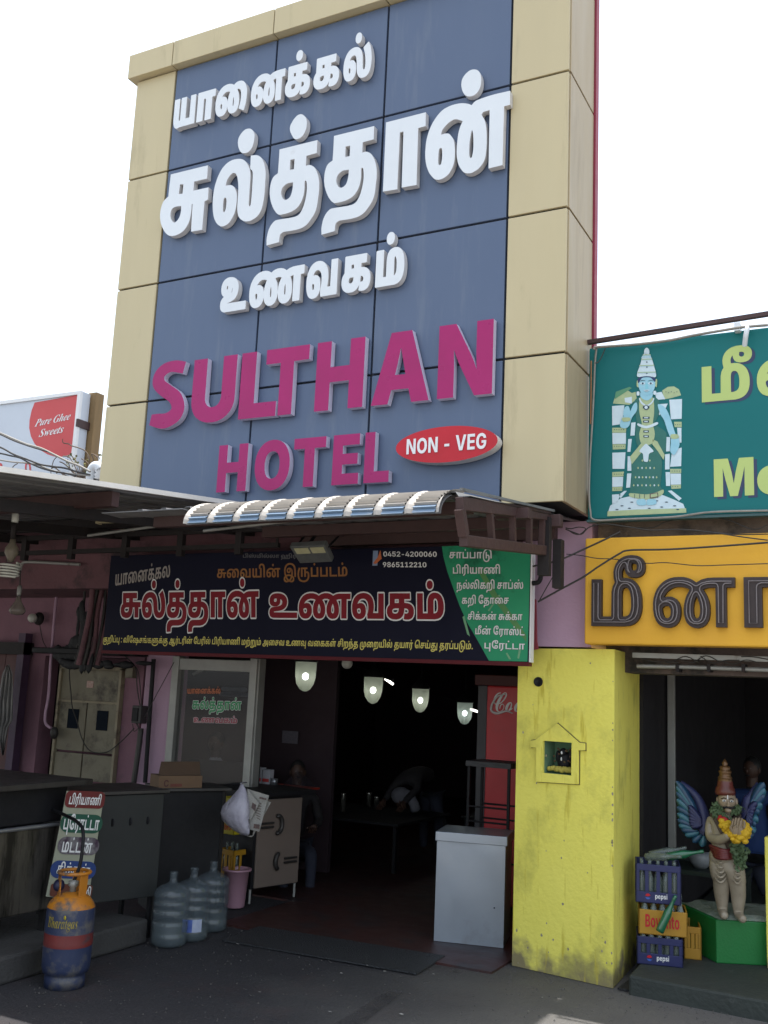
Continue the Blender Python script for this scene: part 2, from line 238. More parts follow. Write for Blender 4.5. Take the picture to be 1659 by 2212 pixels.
2108:[[4,121,-5,52,15,70,25,42,56,50,0,236,8,18,20,13,696,0,16,-11,8,-20,0,-134,-8,-20,-24,-12,-156,0,-2,-14,336,-2,20,-8,13,-20,-4,-144,-21,-15,-74,-3,0,-202,-8,-18,-18,-11,-192,-1,-24,10,-10,22,-2,202,-19,-2,-22,-88,-57,-82,-72,-45,-98,-25,-154,-2,-124,29,-40,22,-44,39],[251,171,36,-18,62,2,32,14,15,30,-113,-2,-28,-10],[333,389,66,0,2,14,-66,2]],
2092:[[43,77,-31,82,-9,82,9,92,24,72,43,68,52,50,80,48,62,23,108,19,148,-4,96,-27,68,-42,51,-55,28,-50,26,-90,18,-160,13,-22,22,-10,32,1,18,15,12,40,2,68,-33,130,-66,108,11,38,160,91,32,0,77,-97,56,-128,21,-148,-21,-132,-26,-54,-37,-46,-49,-40,-55,-27,-88,-17,-76,0,-82,13,-60,25,-32,22,-49,56,-24,50,-19,78,-9,-92,-32,-64,-51,-47,-80,-32,-126,-9,-68,11,-92,48],[261,154,20,-7,20,6,0,41,-24,7,-31,-8],[550,237,-17,110,-38,52,-32,14,-60,4,-84,-28,80,-7,67,-27,46,-40],[555,626,-44,20,-38,41,-16,60,7,50,21,36,46,35,44,11,66,-7,34,-19,35,-42,13,-58,-9,-52,-21,-34,-48,-35,-38,-9]],
2084:[[17,-347,-11,18,-7,82,15,96,51,72,95,52,-71,31,-42,35,-31,46,-15,54,0,58,13,46,25,42,56,50,0,232,8,22,30,14,674,0,22,-8,12,-26,0,-132,-8,-20,-24,-12,-154,0,-2,-18,122,-23,70,-30,46,-33,46,-56,29,-82,5,-96,-23,-94,-39,-60,-72,-60,-128,-47,-126,-17,-242,-2,-56,-8,-24,-22,-3,-78,-23,-23,-174,-11],[507,-14,120,12,63,31,21,32,8,34,-4,46,-16,28,-49,22,-16,-66,-36,-66,-39,-40],[251,171,36,-18,62,2,32,14,15,30,-113,-2,-28,-10],[333,389,66,0,2,14,-66,2],[477,626,-48,22,-33,35,-17,50,3,54,18,38,35,34,56,20,58,-3,50,-26,30,-35,14,-44,-3,-56,-29,-52,-34,-26,-46,-14]],
2025:[[17,-347,-11,18,-7,82,15,96,51,72,95,52,-71,31,-42,35,-31,46,-15,54,0,58,13,46,25,42,56,50,0,232,8,22,30,14,674,0,22,-8,12,-26,0,-132,-8,-20,-24,-12,-154,0,-2,-18,122,-23,70,-30,46,-33,46,-56,29,-82,5,-96,-23,-94,-39,-60,-72,-60,-128,-47,-126,-17,-242,-2,-56,-8,-24,-22,-3,-78,-23,-23,-174,-11],[507,-14,120,12,63,31,21,32,8,34,-4,46,-16,28,-49,22,-16,-66,-36,-66,-39,-40],[251,171,36,-18,62,2,32,14,15,30,-113,-2,-28,-10],[333,389,66,0,2,14,-66,2]],
2041:[[43,-21,-8,22,0,566,12,28,22,8,640,0,28,-12,8,-22,-6,-149,-24,-15,-102,-2,0,-402,-12,-26,-22,-8,-188,0,-30,18,-8,420,-62,-2,0,-402,-7,-20,-29,-14,-188,0]],
2086:[[16,139,-11,62,0,84,13,66,28,64,39,54,52,47,66,41,78,31,120,23,148,2,120,-19,110,-44,104,36,118,15,404,2,20,-8,13,-18,-6,-156,-25,-16,-100,-2,0,-404,-8,-20,-16,-11,-202,-1,-28,18,-6,420,-82,-8,41,-62,26,-84,3,-94,-17,-74,-55,-76,-80,-41,-126,-11,-92,19,-62,37,-35,38,-25,46,-32,-56,-78,-59,-92,-23,-124,3,-64,19,-70,46,-37,46],[263,153,38,0,0,41,-24,7,-30,-7],[783,148,11,11,5,40,-20,72,-16,-80,7,-34],[598,405,-137,12,-112,-28,52,-7,60,-24,50,-43,24,-35],[677,626,-48,22,-33,35,-17,50,3,54,18,38,35,34,56,20,58,-3,50,-26,30,-35,14,-44,-3,-56,-29,-52,-34,-26,-46,-14]],
1010:[[43,461,25,44,39,32,58,25,66,14,102,5,98,-5,80,-14,76,-26,43,-25,35,-31,22,-31,15,-36,4,-36,-4,-44,-16,-42,-22,-28,-53,-41,-86,-34,-112,-22,-188,-16,-12,-5,0,-10,14,-5,854,0,1,-129,-855,-1,-62,4,-52,14,-52,37,-23,54,7,60,11,24,23,25,34,22,44,13,208,21,90,20,36,18,19,19,9,22,1,30,-17,32,-52,29,-7,-81,-16,-32,-29,-28,-42,-21,-54,-11,-72,-4,-56,5,-74,24,-45,39,-20,56],[209,391,14,-10,26,-6,46,11,15,25,-4,44,-59,1,-28,-10,-15,-21]],
1024:[[44,167,-7,70,5,70,18,60,30,54,43,48,54,41,60,30,74,24,112,16,132,-2,108,-21,92,-37,70,32,76,19,68,9,96,0,108,-19,96,-42,86,31,104,16,425,1,-1,-128,-131,-2,-1,-437,-189,1,-1,438,-102,-3,-71,-15,47,-62,31,-64,16,-80,-3,-64,-16,-60,-36,-52,-42,-28,-58,-18,-86,-5,-82,17,-58,34,-37,46,-24,76,-2,58,6,42,14,44,26,50,58,70,-73,23,-110,0,-76,-23,60,-68,29,-50,16,-54,4,-80,-10,-62,-25,-50,-34,-35,-60,-27,-80,-11,-94,11,-64,29,-43,45,-18,36,-12,46,1,98,11,48,21,48,53,74,-53,19,-114,9,-108,-16,-80,-39,-28,-25,-26,-34,68,17,82,-4,66,-28,45,-49,20,-72,0,-50,-9,-40,-34,-60,-58,-40,-56,-17,-70,-6,-66,4,-58,17,-42,23,-39,37,-30,52],[257,118,46,-3,18,8,12,16,7,24,-2,32,-10,20,-17,13,-22,6,-34,-2,-45,-21,14,-60,13,-19],[785,114,22,6,16,21,9,70,-16,64,-39,60,-21,-30,-17,-42,-9,-80,15,-50,16,-14],[1273,114,26,9,12,16,10,64,-14,70,-38,65,-36,-61,-11,-38,-3,-50,3,-30,11,-25,16,-15]],
1036:[[57,125,-19,84,4,106,23,74,39,64,51,49,74,42,92,27,100,10,78,-3,76,-15,64,-24,60,-39,37,-39,21,-34,29,-84,5,-52,-3,-64,-10,-54,-16,-42,173,-1,1,437,190,0,-1,-567,-554,0,-7,99,23,54,13,68,0,68,-9,42,-21,46,-31,34,-40,25,-56,14,-74,-3,-64,-21,-52,-45,-27,-50,65,21,74,2,68,-19,52,-40,30,-64,5,-80,-20,-68,-39,-47,-44,-26,-66,-18,-88,-4,-56,8,-54,20,-36,24,-29,29],[257,118,46,-2,16,8,14,17,7,22,-2,32,-10,20,-17,13,-22,6,-34,-2,-45,-21,14,-62,15,-20]],
1018:[[57,81,-21,50,-2,60,13,42,19,32,25,24,38,24,2,256,676,0,0,-130,-186,0,-2,-82,110,-7,68,-14,62,-28,45,-41,20,-36,8,-30,-2,-78,-20,-52,-29,-34,-22,-17,-46,-20,-62,-11,-90,1,-64,11,28,126,40,-7,46,3,29,14,13,22,-1,34,-17,20,-34,14,-50,7,-33,-1,-4,-50,-13,-48,-21,-44,-21,-26,-46,-36,-58,-25,-110,-16,-136,8,-90,30,-38,27],[221,155,16,-21,38,-13,56,-3,48,11,22,13,20,27,13,64,-119,1,-62,-10,-31,-25,-5,-20],[300,353,133,2,0,84,-132,0]],
1088:[[68,1,1,568,189,-2,1,-437,151,1,0,244,8,58,30,66,29,31,32,21,46,19,54,10,66,0,62,-10,46,-17,42,-26,36,-34,29,-42,25,-64,13,-64,2,-74,-6,-52,-16,-54,-22,-40,-32,-36,-41,-29,-70,-25,-112,-13],[601,130,50,2,42,14,25,23,18,42,6,82,-11,86,-19,44,-17,17,-20,9,-22,2,-24,-7,-14,-13,-11,-22],[445,662,-32,20,-20,29,-8,42,11,46,23,26,38,18,40,3,40,-12,29,-25,14,-30,2,-44,-10,-32,-23,-26,-26,-15,-42,-6]],
2010:[[10,471,29,52,49,42,65,29,68,14,90,7,128,-6,84,-15,74,-26,68,-41,44,-49,25,-57,5,-70,-15,-58,-29,-46,-57,-48,-73,-35,526,-2,24,-29,-3,-146,-31,-20,-878,0,-114,25,-55,43,-28,66,-1,52,14,42,18,28,50,42,-52,42,-25,44,-9,58],[473,343,13,18,-3,20],[237,413,24,-4,16,12,-32,0]],
2024:[[12,157,-9,80,7,78,22,72,30,52,49,56,54,41,72,36,84,26,104,15,124,0,120,-19,94,-36,120,42,130,15,148,-13,120,-46,114,34,150,13,350,0,20,-8,11,-18,-6,-158,-23,-14,-102,-2,0,-404,-8,-20,-18,-11,-198,-1,-28,18,-6,420,-77,-6,38,-68,25,-88,0,-98,-19,-68,-25,-42,-34,-33,-40,-24,-62,-18,-118,-3,-84,23,-74,55,-40,74,-23,-54,-41,-48,-52,-31,-56,-16,-102,-5,-106,27,-72,57,-32,56,-32,-56,-78,-59,-90,-23,-110,0,-78,21,-72,47,-46,62],[265,152,36,-1,6,22,-6,21,-24,7,-30,-8],[783,148,11,11,5,40,-20,72,-16,-78,7,-36],[1271,148,12,11,4,52,-18,64,-16,-94,7,-26],[590,407,-129,10,-112,-28,52,-7,58,-23,52,-44,22,-32],[1025,288,66,121,-40,8,-94,-6,44,-66]],
2036:[[26,111,-16,60,-7,78,7,76,22,74,32,56,45,52,104,67,110,32,116,9,138,-17,98,-40,86,-75,49,-94,15,-100,-14,-124,88,-2,9,424,27,16,190,0,31,-20,3,-582,-20,-31,-574,-2,-27,23,-7,79,-50,-61,-52,-31,-86,-21,-110,0,-58,13,-66,34,-49,47],[263,153,38,0,0,41,-24,7,-30,-8],[557,173,10,60,-2,62,-14,46,-30,42,-44,25,-46,9,-68,-5,-52,-23,106,-11,74,-41,47,-66]],
2018:[[29,62,-27,71,0,66,29,75,64,61,0,234,17,28,695,6,28,-15,6,-149,-8,-22,-24,-12,-154,0,-2,-14,112,-13,74,-22,66,-41,38,-46,24,-78,-5,-78,-28,-66,-56,-54,-89,-33,-134,-3,-78,17,-13,19,1,31,-66,-40,-58,-18,-88,-11,-106,2,-84,15,-52,20,-52,35],[251,171,36,-18,62,2,32,14,15,30,-113,-2,-28,-10],[643,159,60,-3,16,7,1,16,-21,14,-48,6],[333,389,66,0,2,14,-66,2]],
2088:[[39,-15,-4,584,18,30,206,4,28,-18,6,-422,84,2,0,218,9,62,43,84,76,58,56,19,68,9,120,-13,98,-49,72,-84,25,-58,17,-80,-5,-144,-16,-54,-32,-56,-81,-70,-76,-27,-108,-13,-574,0],[635,165,34,7,20,15,18,56,-8,126,-16,36,-20,12,-20,-4,-8,-20],[449,626,-44,20,-38,41,-16,60,7,50,21,36,46,35,44,11,66,-7,34,-19,35,-42,13,-58,-9,-52,-21,-34,-48,-35,-38,-9]],
3010:[[28,481,29,44,30,25,44,24,66,17,68,4,90,-8,58,-15,55,-27,27,-20,33,-38,16,-28,12,-40,5,-42,-2,-36,-11,-44,-13,-27,-42,-49,-40,-27,-30,-14,-90,-25,-121,-16,597,-3,7,-5,3,-8,-2,-129,-14,-7,-626,0,-58,9,-43,17,-37,32,-15,26,-9,34,0,48,9,32,19,30,36,29,37,19,-47,24,-29,32,-14,26,-9,36,-2,34,4,38],[340,307,21,16,11,20,3,40,-6,18,-9,-52],[195,385,18,-1,12,11,4,30,-6,24,-24,-4,-12,-12,-4,-30,5,-12]],
3024:[[32,123,-13,68,-2,90,9,58,22,68,30,50,47,52,56,39,68,28,90,17,94,0,80,-15,78,-34,46,24,46,14,64,11,58,2,48,-4,50,-11,54,-20,40,-24,74,28,86,15,76,4,224,0,10,-3,5,-7,-1,-135,-12,-7,-76,-2,0,-426,-3,-10,-7,-5,-164,-1,-13,8,-3,436,-36,-2,-47,-12,34,-66,17,-56,10,-70,-2,-86,-15,-62,-20,-36,-35,-35,-46,-22,-48,-9,-60,2,-48,15,-30,20,-24,23,-25,38,-16,50,-9,57,-4,-47,-11,-44,-16,-36,-19,-26,-22,-19,-26,-16,-38,-12,-32,-5,-42,0,-28,5,-32,10,-30,18,-26,23,-19,26,-18,38,-11,40,-15,-58,-18,-32,-25,-28,-44,-27,-68,-15,-66,2,-44,13,-28,16,-28,23,-17,22,-22,38],[225,121,10,4,8,20,0,50,-12,22,-12,6,-12,0,-22,-12,4,-48,15,-36,9,-5],[605,121,10,4,6,14,4,62,-8,62,-14,42,-14,-56,-4,-76,7,-40,5,-8],[983,121,13,8,7,30,-2,86,-16,64,-12,-34,-8,-56,2,-72,4,-14],[793,200,8,75,15,52,23,47,38,53,-20,8,-44,8,-50,0,-34,-6,-16,-6,-1,-4,37,-53,21,-45,15,-54],[481,423,-34,13,-38,7,-48,0,-26,-4,-30,-10,-34,-18,-32,-28,-13,-18,49,0,26,-5,22,-6,34,-20,36,-40,22,-58,9,51,14,52,24,54]],
3036:[[57,64,-25,61,-13,64,-2,96,8,64,19,64,28,52,39,48,43,34,39,21,50,16,30,7,62,4,54,-4,50,-11,46,-18,48,-32,32,-31,29,-42,16,-34,15,-50,8,-56,0,-60,-8,-66,-12,-52,80,-2,4,4,1,434,13,8,156,0,8,-1,8,-8,2,-571,-7,-14,-429,-2,-12,4,-6,14,-12,92,20,82,6,50,0,66,-6,40,-12,36,-22,36,-28,22,-42,14,-40,-2,-36,-14,-30,-26,-21,-38,67,2,48,-11,36,-21,33,-36,22,-58,7,-70,-9,-66,-8,-26,-18,-32,-27,-29,-42,-26,-50,-13,-66,-2,-52,11,-37,19,-29,24],[227,121,9,6,7,18,0,48,-5,14,-9,10,-22,6,-22,-12,4,-46,15,-38,11,-6]],
3088:[[43,-9,-4,12,0,562,6,14,10,4,156,0,8,-1,7,-7,1,-434,4,-4,68,2,0,252,4,48,13,48,12,24,31,38,32,23,38,14,58,9,42,-2,38,-7,50,-20,24,-17,28,-28,31,-50,16,-46,15,-74,4,-84,-6,-74,-17,-64,-30,-54,-29,-32,-32,-23,-34,-16,-70,-15,-462,-2],[491,139,27,12,15,24,10,36,4,42,-2,82,-8,56,-17,44,-13,8,-13,-6,-7,-28,0,-266],[379,647,-36,5,-30,15,-23,26,-13,42,2,46,15,34,29,27,20,8,28,5,36,-5,32,-15,25,-30,11,-50,-7,-46,-17,-30,-26,-21]],
28:[[73,1,2,560,133,-2,1,-457,330,1,0,456,134,2,0,-561]],
42:[[207,0,-134,1,-3,556,-16,94,-35,62,-70,37,-80,-17,-29,-32,-14,-50,31,-134,-136,6,-23,94,9,90,35,64,65,51,104,28,118,-12,86,-46,57,-77,25,-86,10,-94]],
98:[[62,115,-19,148,33,140,81,103,118,58,66,9,100,-9,68,-30,58,-52,48,54,64,31,84,5,76,-26,45,-47,22,-56,22,-296,23,-38,38,-19,46,5,35,26,26,114,-24,154,-77,154,114,65,67,-109,39,-112,15,-158,-20,-108,-53,-81,-84,-44,-146,0,-56,26,-44,45,-41,104,-12,250,-19,36,-34,15,-48,-14,-23,-49,-5,-409,-133,1,-8,356,-37,72,-66,36,-78,3,-62,-22,-49,-43,-38,-78,71,19,70,-5,56,-25,31,-31,26,-60,4,-72,-15,-66,-31,-48,-77,-43,-116,0,-80,43],[235,86,48,12,23,55,-12,66,-53,29,-42,-6,-37,-25,17,-92,24,-29],[617,669,-45,40,-3,62,34,44,60,7,44,-37,5,-68,-33,-42]],
29:[[73,1,2,560,133,-2,1,-457,162,1,4,322,21,68,41,46,76,31,96,0,70,-24,60,-55,47,-108,11,-136,-22,-122,-58,-77,-56,-30,-88,-16],[507,102,104,14,43,65,8,108,-13,98,-26,58,-36,25,-50,-6,-26,-43]],
40:[[44,-319,-6,84,13,68,34,50,66,38,114,15,964,8,68,20,55,39,36,58,18,66,6,170,-26,110,-59,59,-72,-1,-37,-32,-18,-62,-2,-370,-134,0,-4,404,-25,54,-46,13,-36,-17,-21,-52,-4,-402,-431,-1,-8,77,41,168,-14,120,-30,52,-37,30,-60,21,-56,1,-54,-14,-44,-29,-59,-99,113,17,46,-11,51,-32,44,-90,-10,-120,-34,-54,-57,-36,-74,-13,-82,12,-60,37,-44,62,-23,82,-2,92,10,74,30,76,53,68,62,44,108,35,104,1,92,-21,81,-51,53,-74,27,-100,-3,-102,-28,-121,161,1,8,338,41,80,60,41,56,11,86,-10,50,-27,38,-45,92,71,128,7,88,-38,68,-84,39,-152,-11,-196,-45,-124,-45,-54,-56,-39,-98,-34,-120,-13,-912,-4,-48,-15,-25,-25,-14,-46,3,-58],[229,86,52,10,25,53,-12,70,-47,29,-44,-5,-41,-24,17,-94]],
90:[[277,-212,-91,79,160,166,0,426,-138,0,0,-458,-133,-1,-2,559,534,1,0,-100,-127,-1,0,-460],[301,666,-51,31,-13,58,26,52,60,17,51,-31,12,-64,-31,-51]],
31:[[277,-212,-91,79,160,166,0,426,-138,0,0,-458,-133,-1,-2,559,534,1,0,-100,-127,-1,0,-460]],
108:[[68,67,-25,58,-3,62,28,70,62,50,1,254,552,0,2,-100,-171,-2,1,-114,323,-2,-1,-95,-100,-1,-2,-247,-131,1,-1,247,-88,0,-6,-93,-21,-68,-43,-51,-60,-32,-94,-16,-88,5,-84,29],[180,129,29,-26,44,-13,86,14,37,51,9,92,-124,-1,-54,-16,-32,-43],[251,341,133,4,1,114,-134,0]],
36:[[78,81,-34,118,10,148,47,102,96,85,80,30,102,9,102,-15,72,-34,73,-77,36,-106,0,-116,-31,-122,186,-1,3,457,135,0,0,-558,-458,-1,-8,77,40,158,-7,110,-51,87,-48,27,-52,11,-68,-6,-54,-26,-47,-51,-26,-60,69,17,68,-4,52,-22,37,-35,26,-60,4,-62,-8,-58,-24,-50,-71,-52,-98,-13,-88,26],[229,86,52,10,25,53,-12,70,-47,29,-44,-5,-41,-24,17,-94]],
86:[[60,119,-18,122,30,144,71,97,102,62,102,25,124,3,104,-20,92,-44,76,33,90,17,371,1,0,-98,-126,-2,-1,-459,-135,1,-1,459,-124,-4,-69,-19,78,-124,22,-148,-30,-102,-39,-43,-42,-22,-74,-10,-66,11,-46,25,-38,47,-25,92,6,96,31,92,55,82,-89,31,-118,4,-82,-23,-72,-51,-41,-65,67,15,70,-4,56,-26,35,-37,24,-66,0,-82,-19,-58,-38,-47,-84,-34,-104,7,-72,40],[231,86,50,10,25,53,-12,70,-47,29,-44,-5,-41,-26,17,-94],[671,85,38,30,11,90,-16,90,-41,73,-39,-83,-10,-112,15,-64],[595,666,-49,33,-12,58,29,53,60,14,47,-29,14,-64,-31,-53]],
8:[[99,-279,-56,66,-19,94,28,104,75,86,-49,150,-13,184,29,152,56,108,55,63,76,56,90,40,104,22,126,4,110,-14,90,-30,74,-44,93,-101,52,-136,16,-156,-1,-369,-135,1,0,340,-21,172,-56,124,-102,81,-86,24,-110,4,-88,-16,-84,-38,-64,-53,-58,-86,-29,-88,-8,-92,10,-136,33,-107,86,24,128,12,202,-27,6,168,-18,74,-30,53,4,-71,-29,-72,-57,-45,-70,-14,-84,12,-58,37,-35,64,-4,78,19,58,32,38,110,49,150,-6,110,-60,51,-67,33,-96,7,-140,-20,-112,80,-72,42,-88,4,-78,-29,-82,-78,-65,-96,-22,-124,6,-108,33,-112,-33,-122,-6,-64,11],[341,-213,-85,78,-78,108,-32,-76,20,-78,67,-36],[585,-214,102,-3,66,34,22,80,-12,44,-30,41,-67,-113],[626,41,-177,24,-171,-28,84,-122,97,-82,99,90],[429,334,46,-1,29,26,6,62,-17,56,-58,-10,-32,-32,-3,-66]],
140:[[909,-203,-72,-53,-82,-36,-110,-24,-120,-5,-198,33,-90,44,-75,63,-48,64,-40,90,-23,194,29,192,95,210,111,-58,-69,-144,-34,-142,1,-152,30,-112,48,-74,71,-57,94,-35,112,-12,168,21,108,69,43,66,18,56,1,164,-18,42,-30,25,-44,6,-44,-15,-2,-216,-134,-1,-1,459,-131,1,-1,-459,-135,0,0,558,528,2,0,-101,-126,-1,0,-142,86,17,74,-13,62,-42,41,-70,18,-116,-10,-110,-40,-108]],
87:[[73,1,2,560,133,-2,1,-457,330,1,0,456,134,2,0,-561],[363,666,-51,31,-13,58,26,52,60,17,51,-31,12,-64,-31,-51]],
23:[[73,559,135,0,1,-457,440,0,1,-101,-577,0]],
88:[[73,1,2,560,133,-2,1,-457,162,1,4,322,21,68,41,46,76,31,96,0,70,-24,60,-55,47,-108,11,-136,-22,-122,-58,-77,-56,-30,-88,-16],[507,102,104,14,43,65,8,108,-13,98,-26,58,-36,25,-50,-6,-26,-43],[399,668,-44,37,-6,64,34,46,60,7,45,-37,6,-64,-35,-46]],
102:[[177,-193,-59,74,-37,78,-30,170,25,216,38,106,63,119,109,-61,-68,-138,-34,-136,-2,-144,34,-130,49,-73,76,-59,92,-35,112,-11,170,22,110,64,55,94,4,140,-42,82,-85,52,-7,-88,-20,-60,-41,-51,-46,-27,-86,-21,-92,0,-76,19,-56,33,-41,57,-10,84,26,72,62,52,0,252,555,2,2,-100,-171,-2,0,-116,91,-23,74,-40,55,-57,34,-66,18,-96,-6,-92,-29,-86,-58,-81,-80,-59,-86,-36,-110,-23,-126,-5,-124,11,-86,24,-78,38],[424,125,69,-35,88,15,37,52,8,90,-123,-1,-58,-18,-31,-47],[492,341,133,3,1,115,-133,1]],
32:[[45,-321,-3,132,51,81,94,38,272,8,116,26,44,28,36,47,35,138,-2,140,-29,98,-54,51,-80,-4,-32,-35,-15,-54,-2,-372,-135,0,-3,404,-29,56,-54,8,-34,-28,-13,-52,-2,-388,-135,0,1,384,13,72,27,54,59,47,66,15,104,-17,70,-65,62,57,74,24,90,-4,82,-37,70,-88,37,-152,-12,-200,-22,-72,-38,-66,-71,-63,-94,-37,-362,-30,-47,-44,-5,-93]],
131:[[673,-283,-133,2,-1,281,-466,1,2,560,133,-2,1,-457,330,0,1,457,133,2]],
193:[[137,-13,-60,24,-19,62,23,57,60,19,60,-25,17,-57,-23,-60],[109,395,-45,40,3,80,46,35,68,-7,35,-48,-8,-68,-41,-32]],
47:[[353,-6,-78,22,-68,36,-67,61,-44,66,-48,168,10,202,54,130,51,62,62,48,148,55,156,0,86,-37,52,-66,16,-100,-27,-90,-43,-45,-60,-26,-78,-4,-70,21,-42,34,-30,56,-9,70,9,68,-79,-60,-53,-90,-27,-132,8,-124,52,-128,91,-78,-11,112,43,94,42,32,52,17,112,-9,54,-32,35,-46,20,-74,-4,-66,-32,-74,-71,-55,-108,-24],[453,85,58,17,31,49,-2,80,-35,39,-42,-2,-32,-39,-3,-78],[517,576,35,39,0,78,-31,45,-58,15,-25,-68,4,-70,31,-37]],
38:[[1326,1,-297,-1,-67,-283,-123,27,62,256,-405,1,-7,76,35,112,6,104,-21,88,-48,59,-90,30,-86,-12,-65,-47,-44,-80,87,13,70,-10,55,-35,33,-54,11,-94,-16,-70,-41,-54,-68,-33,-76,-6,-58,12,-48,26,-37,39,-42,116,8,166,61,120,90,71,120,34,156,-14,103,-59,66,-106,14,-146,-33,-145,290,0,21,85,-87,23,-71,53,-34,74,-2,88,28,70,59,55,70,22,94,-6,62,-33,39,-58,9,-72,-15,-116,115,57,117,-1],[229,86,52,10,25,53,-12,70,-47,29,-44,-5,-41,-24,17,-94],[1053,102,154,0,3,129,-137,-43],[965,285,14,152,-22,33,-42,1,-39,-40,-4,-80,33,-47]],
20:[[68,67,-25,58,-3,62,28,70,62,50,1,254,554,-2,0,-98,-171,-2,1,-114,168,-1,1,-95,-169,-1,-15,-133,-55,-79,-82,-38,-120,-10,-100,22],[180,129,29,-26,44,-13,86,14,37,51,9,92,-124,-1,-54,-16,-32,-43],[251,341,133,4,1,114,-134,0]],
78:[[73,1,2,560,580,-1,0,-100,-183,-1,0,-126,67,25,66,4,56,-12,42,-27,29,-40,15,-60,-5,-60,-25,-61,140,1,0,456,135,0,-1,-559,-654,0,0,101,242,1,27,45,7,48,-18,50,-60,15,-63,-27,-1,-75,-134,1,-2,301,-127,-1,0,-458],[519,666,-47,29,-14,64,29,51,60,14,46,-29,15,-62,-29,-53]],
150:[[92,-45,-36,126,0,166,38,154,79,169,107,-59,-60,-126,-34,-122,-6,-140,14,-80,32,-68,47,-56,76,-55,88,-38,124,-30,146,-12,188,6,150,28,110,43,84,60,53,78,18,76,-4,78,-25,54,-40,23,-52,-2,-21,-11,0,-216,-135,-1,-1,459,-129,1,-2,-459,-134,-1,-1,397,-79,57,-96,16,-54,-13,-44,-27,-39,-47,-24,-58,115,19,54,-14,44,-30,28,-41,16,-60,-13,-114,-43,-59,-66,-32,-96,-4,-70,24,-42,35,-40,70,-18,100,5,98,27,86,41,66,61,55,72,34,68,14,90,-2,118,-46,4,37,508,0,1,-100,-126,-2,0,-142,91,17,94,-24,59,-61,29,-92,4,-86,-13,-80,-30,-70,-48,-64,-71,-59,-86,-46,-220,-60,-320,-12,-248,39,-112,41,-80,48,-62,55],[493,84,55,23,14,74,-25,52,-58,15,-58,-26,-3,-27,22,-80]],
7:[[1247,-197,-78,-67,-110,-42,-144,-15,-140,11,-86,34,-54,59,-13,84,37,66,42,27,50,12,106,-14,-14,-90,-86,0,-15,-23,8,-28,81,-34,156,1,94,28,63,53,20,86,-35,57,-52,9,-55,-16,-1,-125,-132,0,-1,213,-117,1,-76,-105,-122,-79,-128,-36,-170,-6,-110,23,-82,47,-50,75,-4,88,36,59,72,30,524,5,-7,146,-53,98,1,-68,-16,-58,-29,-38,-48,-28,-68,-11,-66,7,-56,25,-41,45,-20,84,22,90,69,62,96,27,136,-11,108,-58,53,-62,34,-74,16,-84,-3,-92,98,-1,1,369,133,2,1,-462,77,17,66,-5,52,-20,45,-40,25,-54,5,-78,-16,-66],[156,39,23,-37,56,-28,166,-8,134,38,93,85,-421,1,-40,-11],[413,334,42,-3,33,26,8,60,-17,60,-56,-9,-37,-35,-2,-64]],
24:[[54,139,-10,140,40,130,81,91,114,55,98,17,116,-2,84,-19,82,-39,110,50,152,10,104,-20,76,-40,70,30,90,16,369,1,0,-98,-126,-2,-1,-459,-134,1,-2,459,-124,-4,-63,-17,72,-120,22,-156,-36,-110,-35,-35,-54,-24,-74,-6,-58,13,-48,30,-32,44,-23,90,6,92,32,96,59,88,-90,27,-102,-2,-74,-27,79,-120,24,-138,-30,-118,-39,-43,-42,-22,-64,-10,-76,10,-44,24,-40,49,-25,92,6,96,33,96,51,78,-77,29,-102,8,-94,-19,-78,-49,-49,-73,67,15,70,-4,56,-26,41,-47,20,-68,-2,-70,-24,-68,-41,-43,-96,-30,-96,12,-70,47],[229,86,54,13,23,50,-12,70,-47,29,-44,-5,-41,-26,16,-94],[673,85,39,36,8,94,-19,86,-38,67,-38,-81,-11,-114,16,-66],[1097,85,38,30,12,80,-13,94,-43,84,-41,-88,-10,-110,16,-68]],
91:[[45,-321,-3,132,51,81,94,38,272,8,116,26,44,28,36,47,35,138,-2,140,-29,98,-54,51,-80,-4,-32,-35,-15,-54,-2,-372,-135,0,-3,404,-29,56,-54,8,-34,-28,-13,-52,-2,-388,-135,0,1,384,13,72,27,54,59,47,66,15,104,-17,70,-65,62,57,74,24,90,-4,82,-37,70,-88,37,-152,-12,-200,-22,-72,-38,-66,-71,-63,-94,-37,-362,-30,-47,-44,-5,-93],[423,666,-51,35,-10,60,29,49,60,14,49,-33,10,-68,-33,-47]],
143:[[57,-237,-23,48,1,58,20,36,40,23,536,8,37,93,20,118,2,148,-26,112,-59,59,-76,-2,-36,-37,-15,-54,-2,-372,-135,0,-3,404,-27,55,-54,10,-32,-23,-17,-58,-2,-388,-135,0,3,406,21,76,48,59,66,28,88,0,68,-28,46,-51,62,57,74,24,90,-4,79,-35,76,-96,34,-146,-8,-192,-48,-162,175,-1,2,623,134,2,0,-727,-356,0,-78,-70,-70,-38,-84,-28,-124,-18,-194,14,-64,25],[156,-177,17,-25,46,-18,136,-6,128,18,97,49,-397,2,-22,-6]],
6:[[1022,559,-1,-713,-133,1,-3,243,-116,-1,-54,-84,-64,-57,-102,-51,-102,-26,-124,-9,-116,12,-92,36,-67,65,-22,62,3,60,23,46,47,33,90,14,472,1,-7,146,-53,98,-9,-112,-29,-46,-32,-25,-56,-18,-70,-1,-62,17,-45,33,-34,60,-4,78,20,62,55,55,72,27,92,8,82,-12,78,-35,63,-57,46,-80,24,-106,-3,-92,96,-1,3,369],[156,39,23,-37,56,-28,166,-8,134,38,93,85,-421,1,-40,-11],[413,334,42,-3,33,26,8,60,-17,60,-56,-9,-37,-35,-2,-64]],
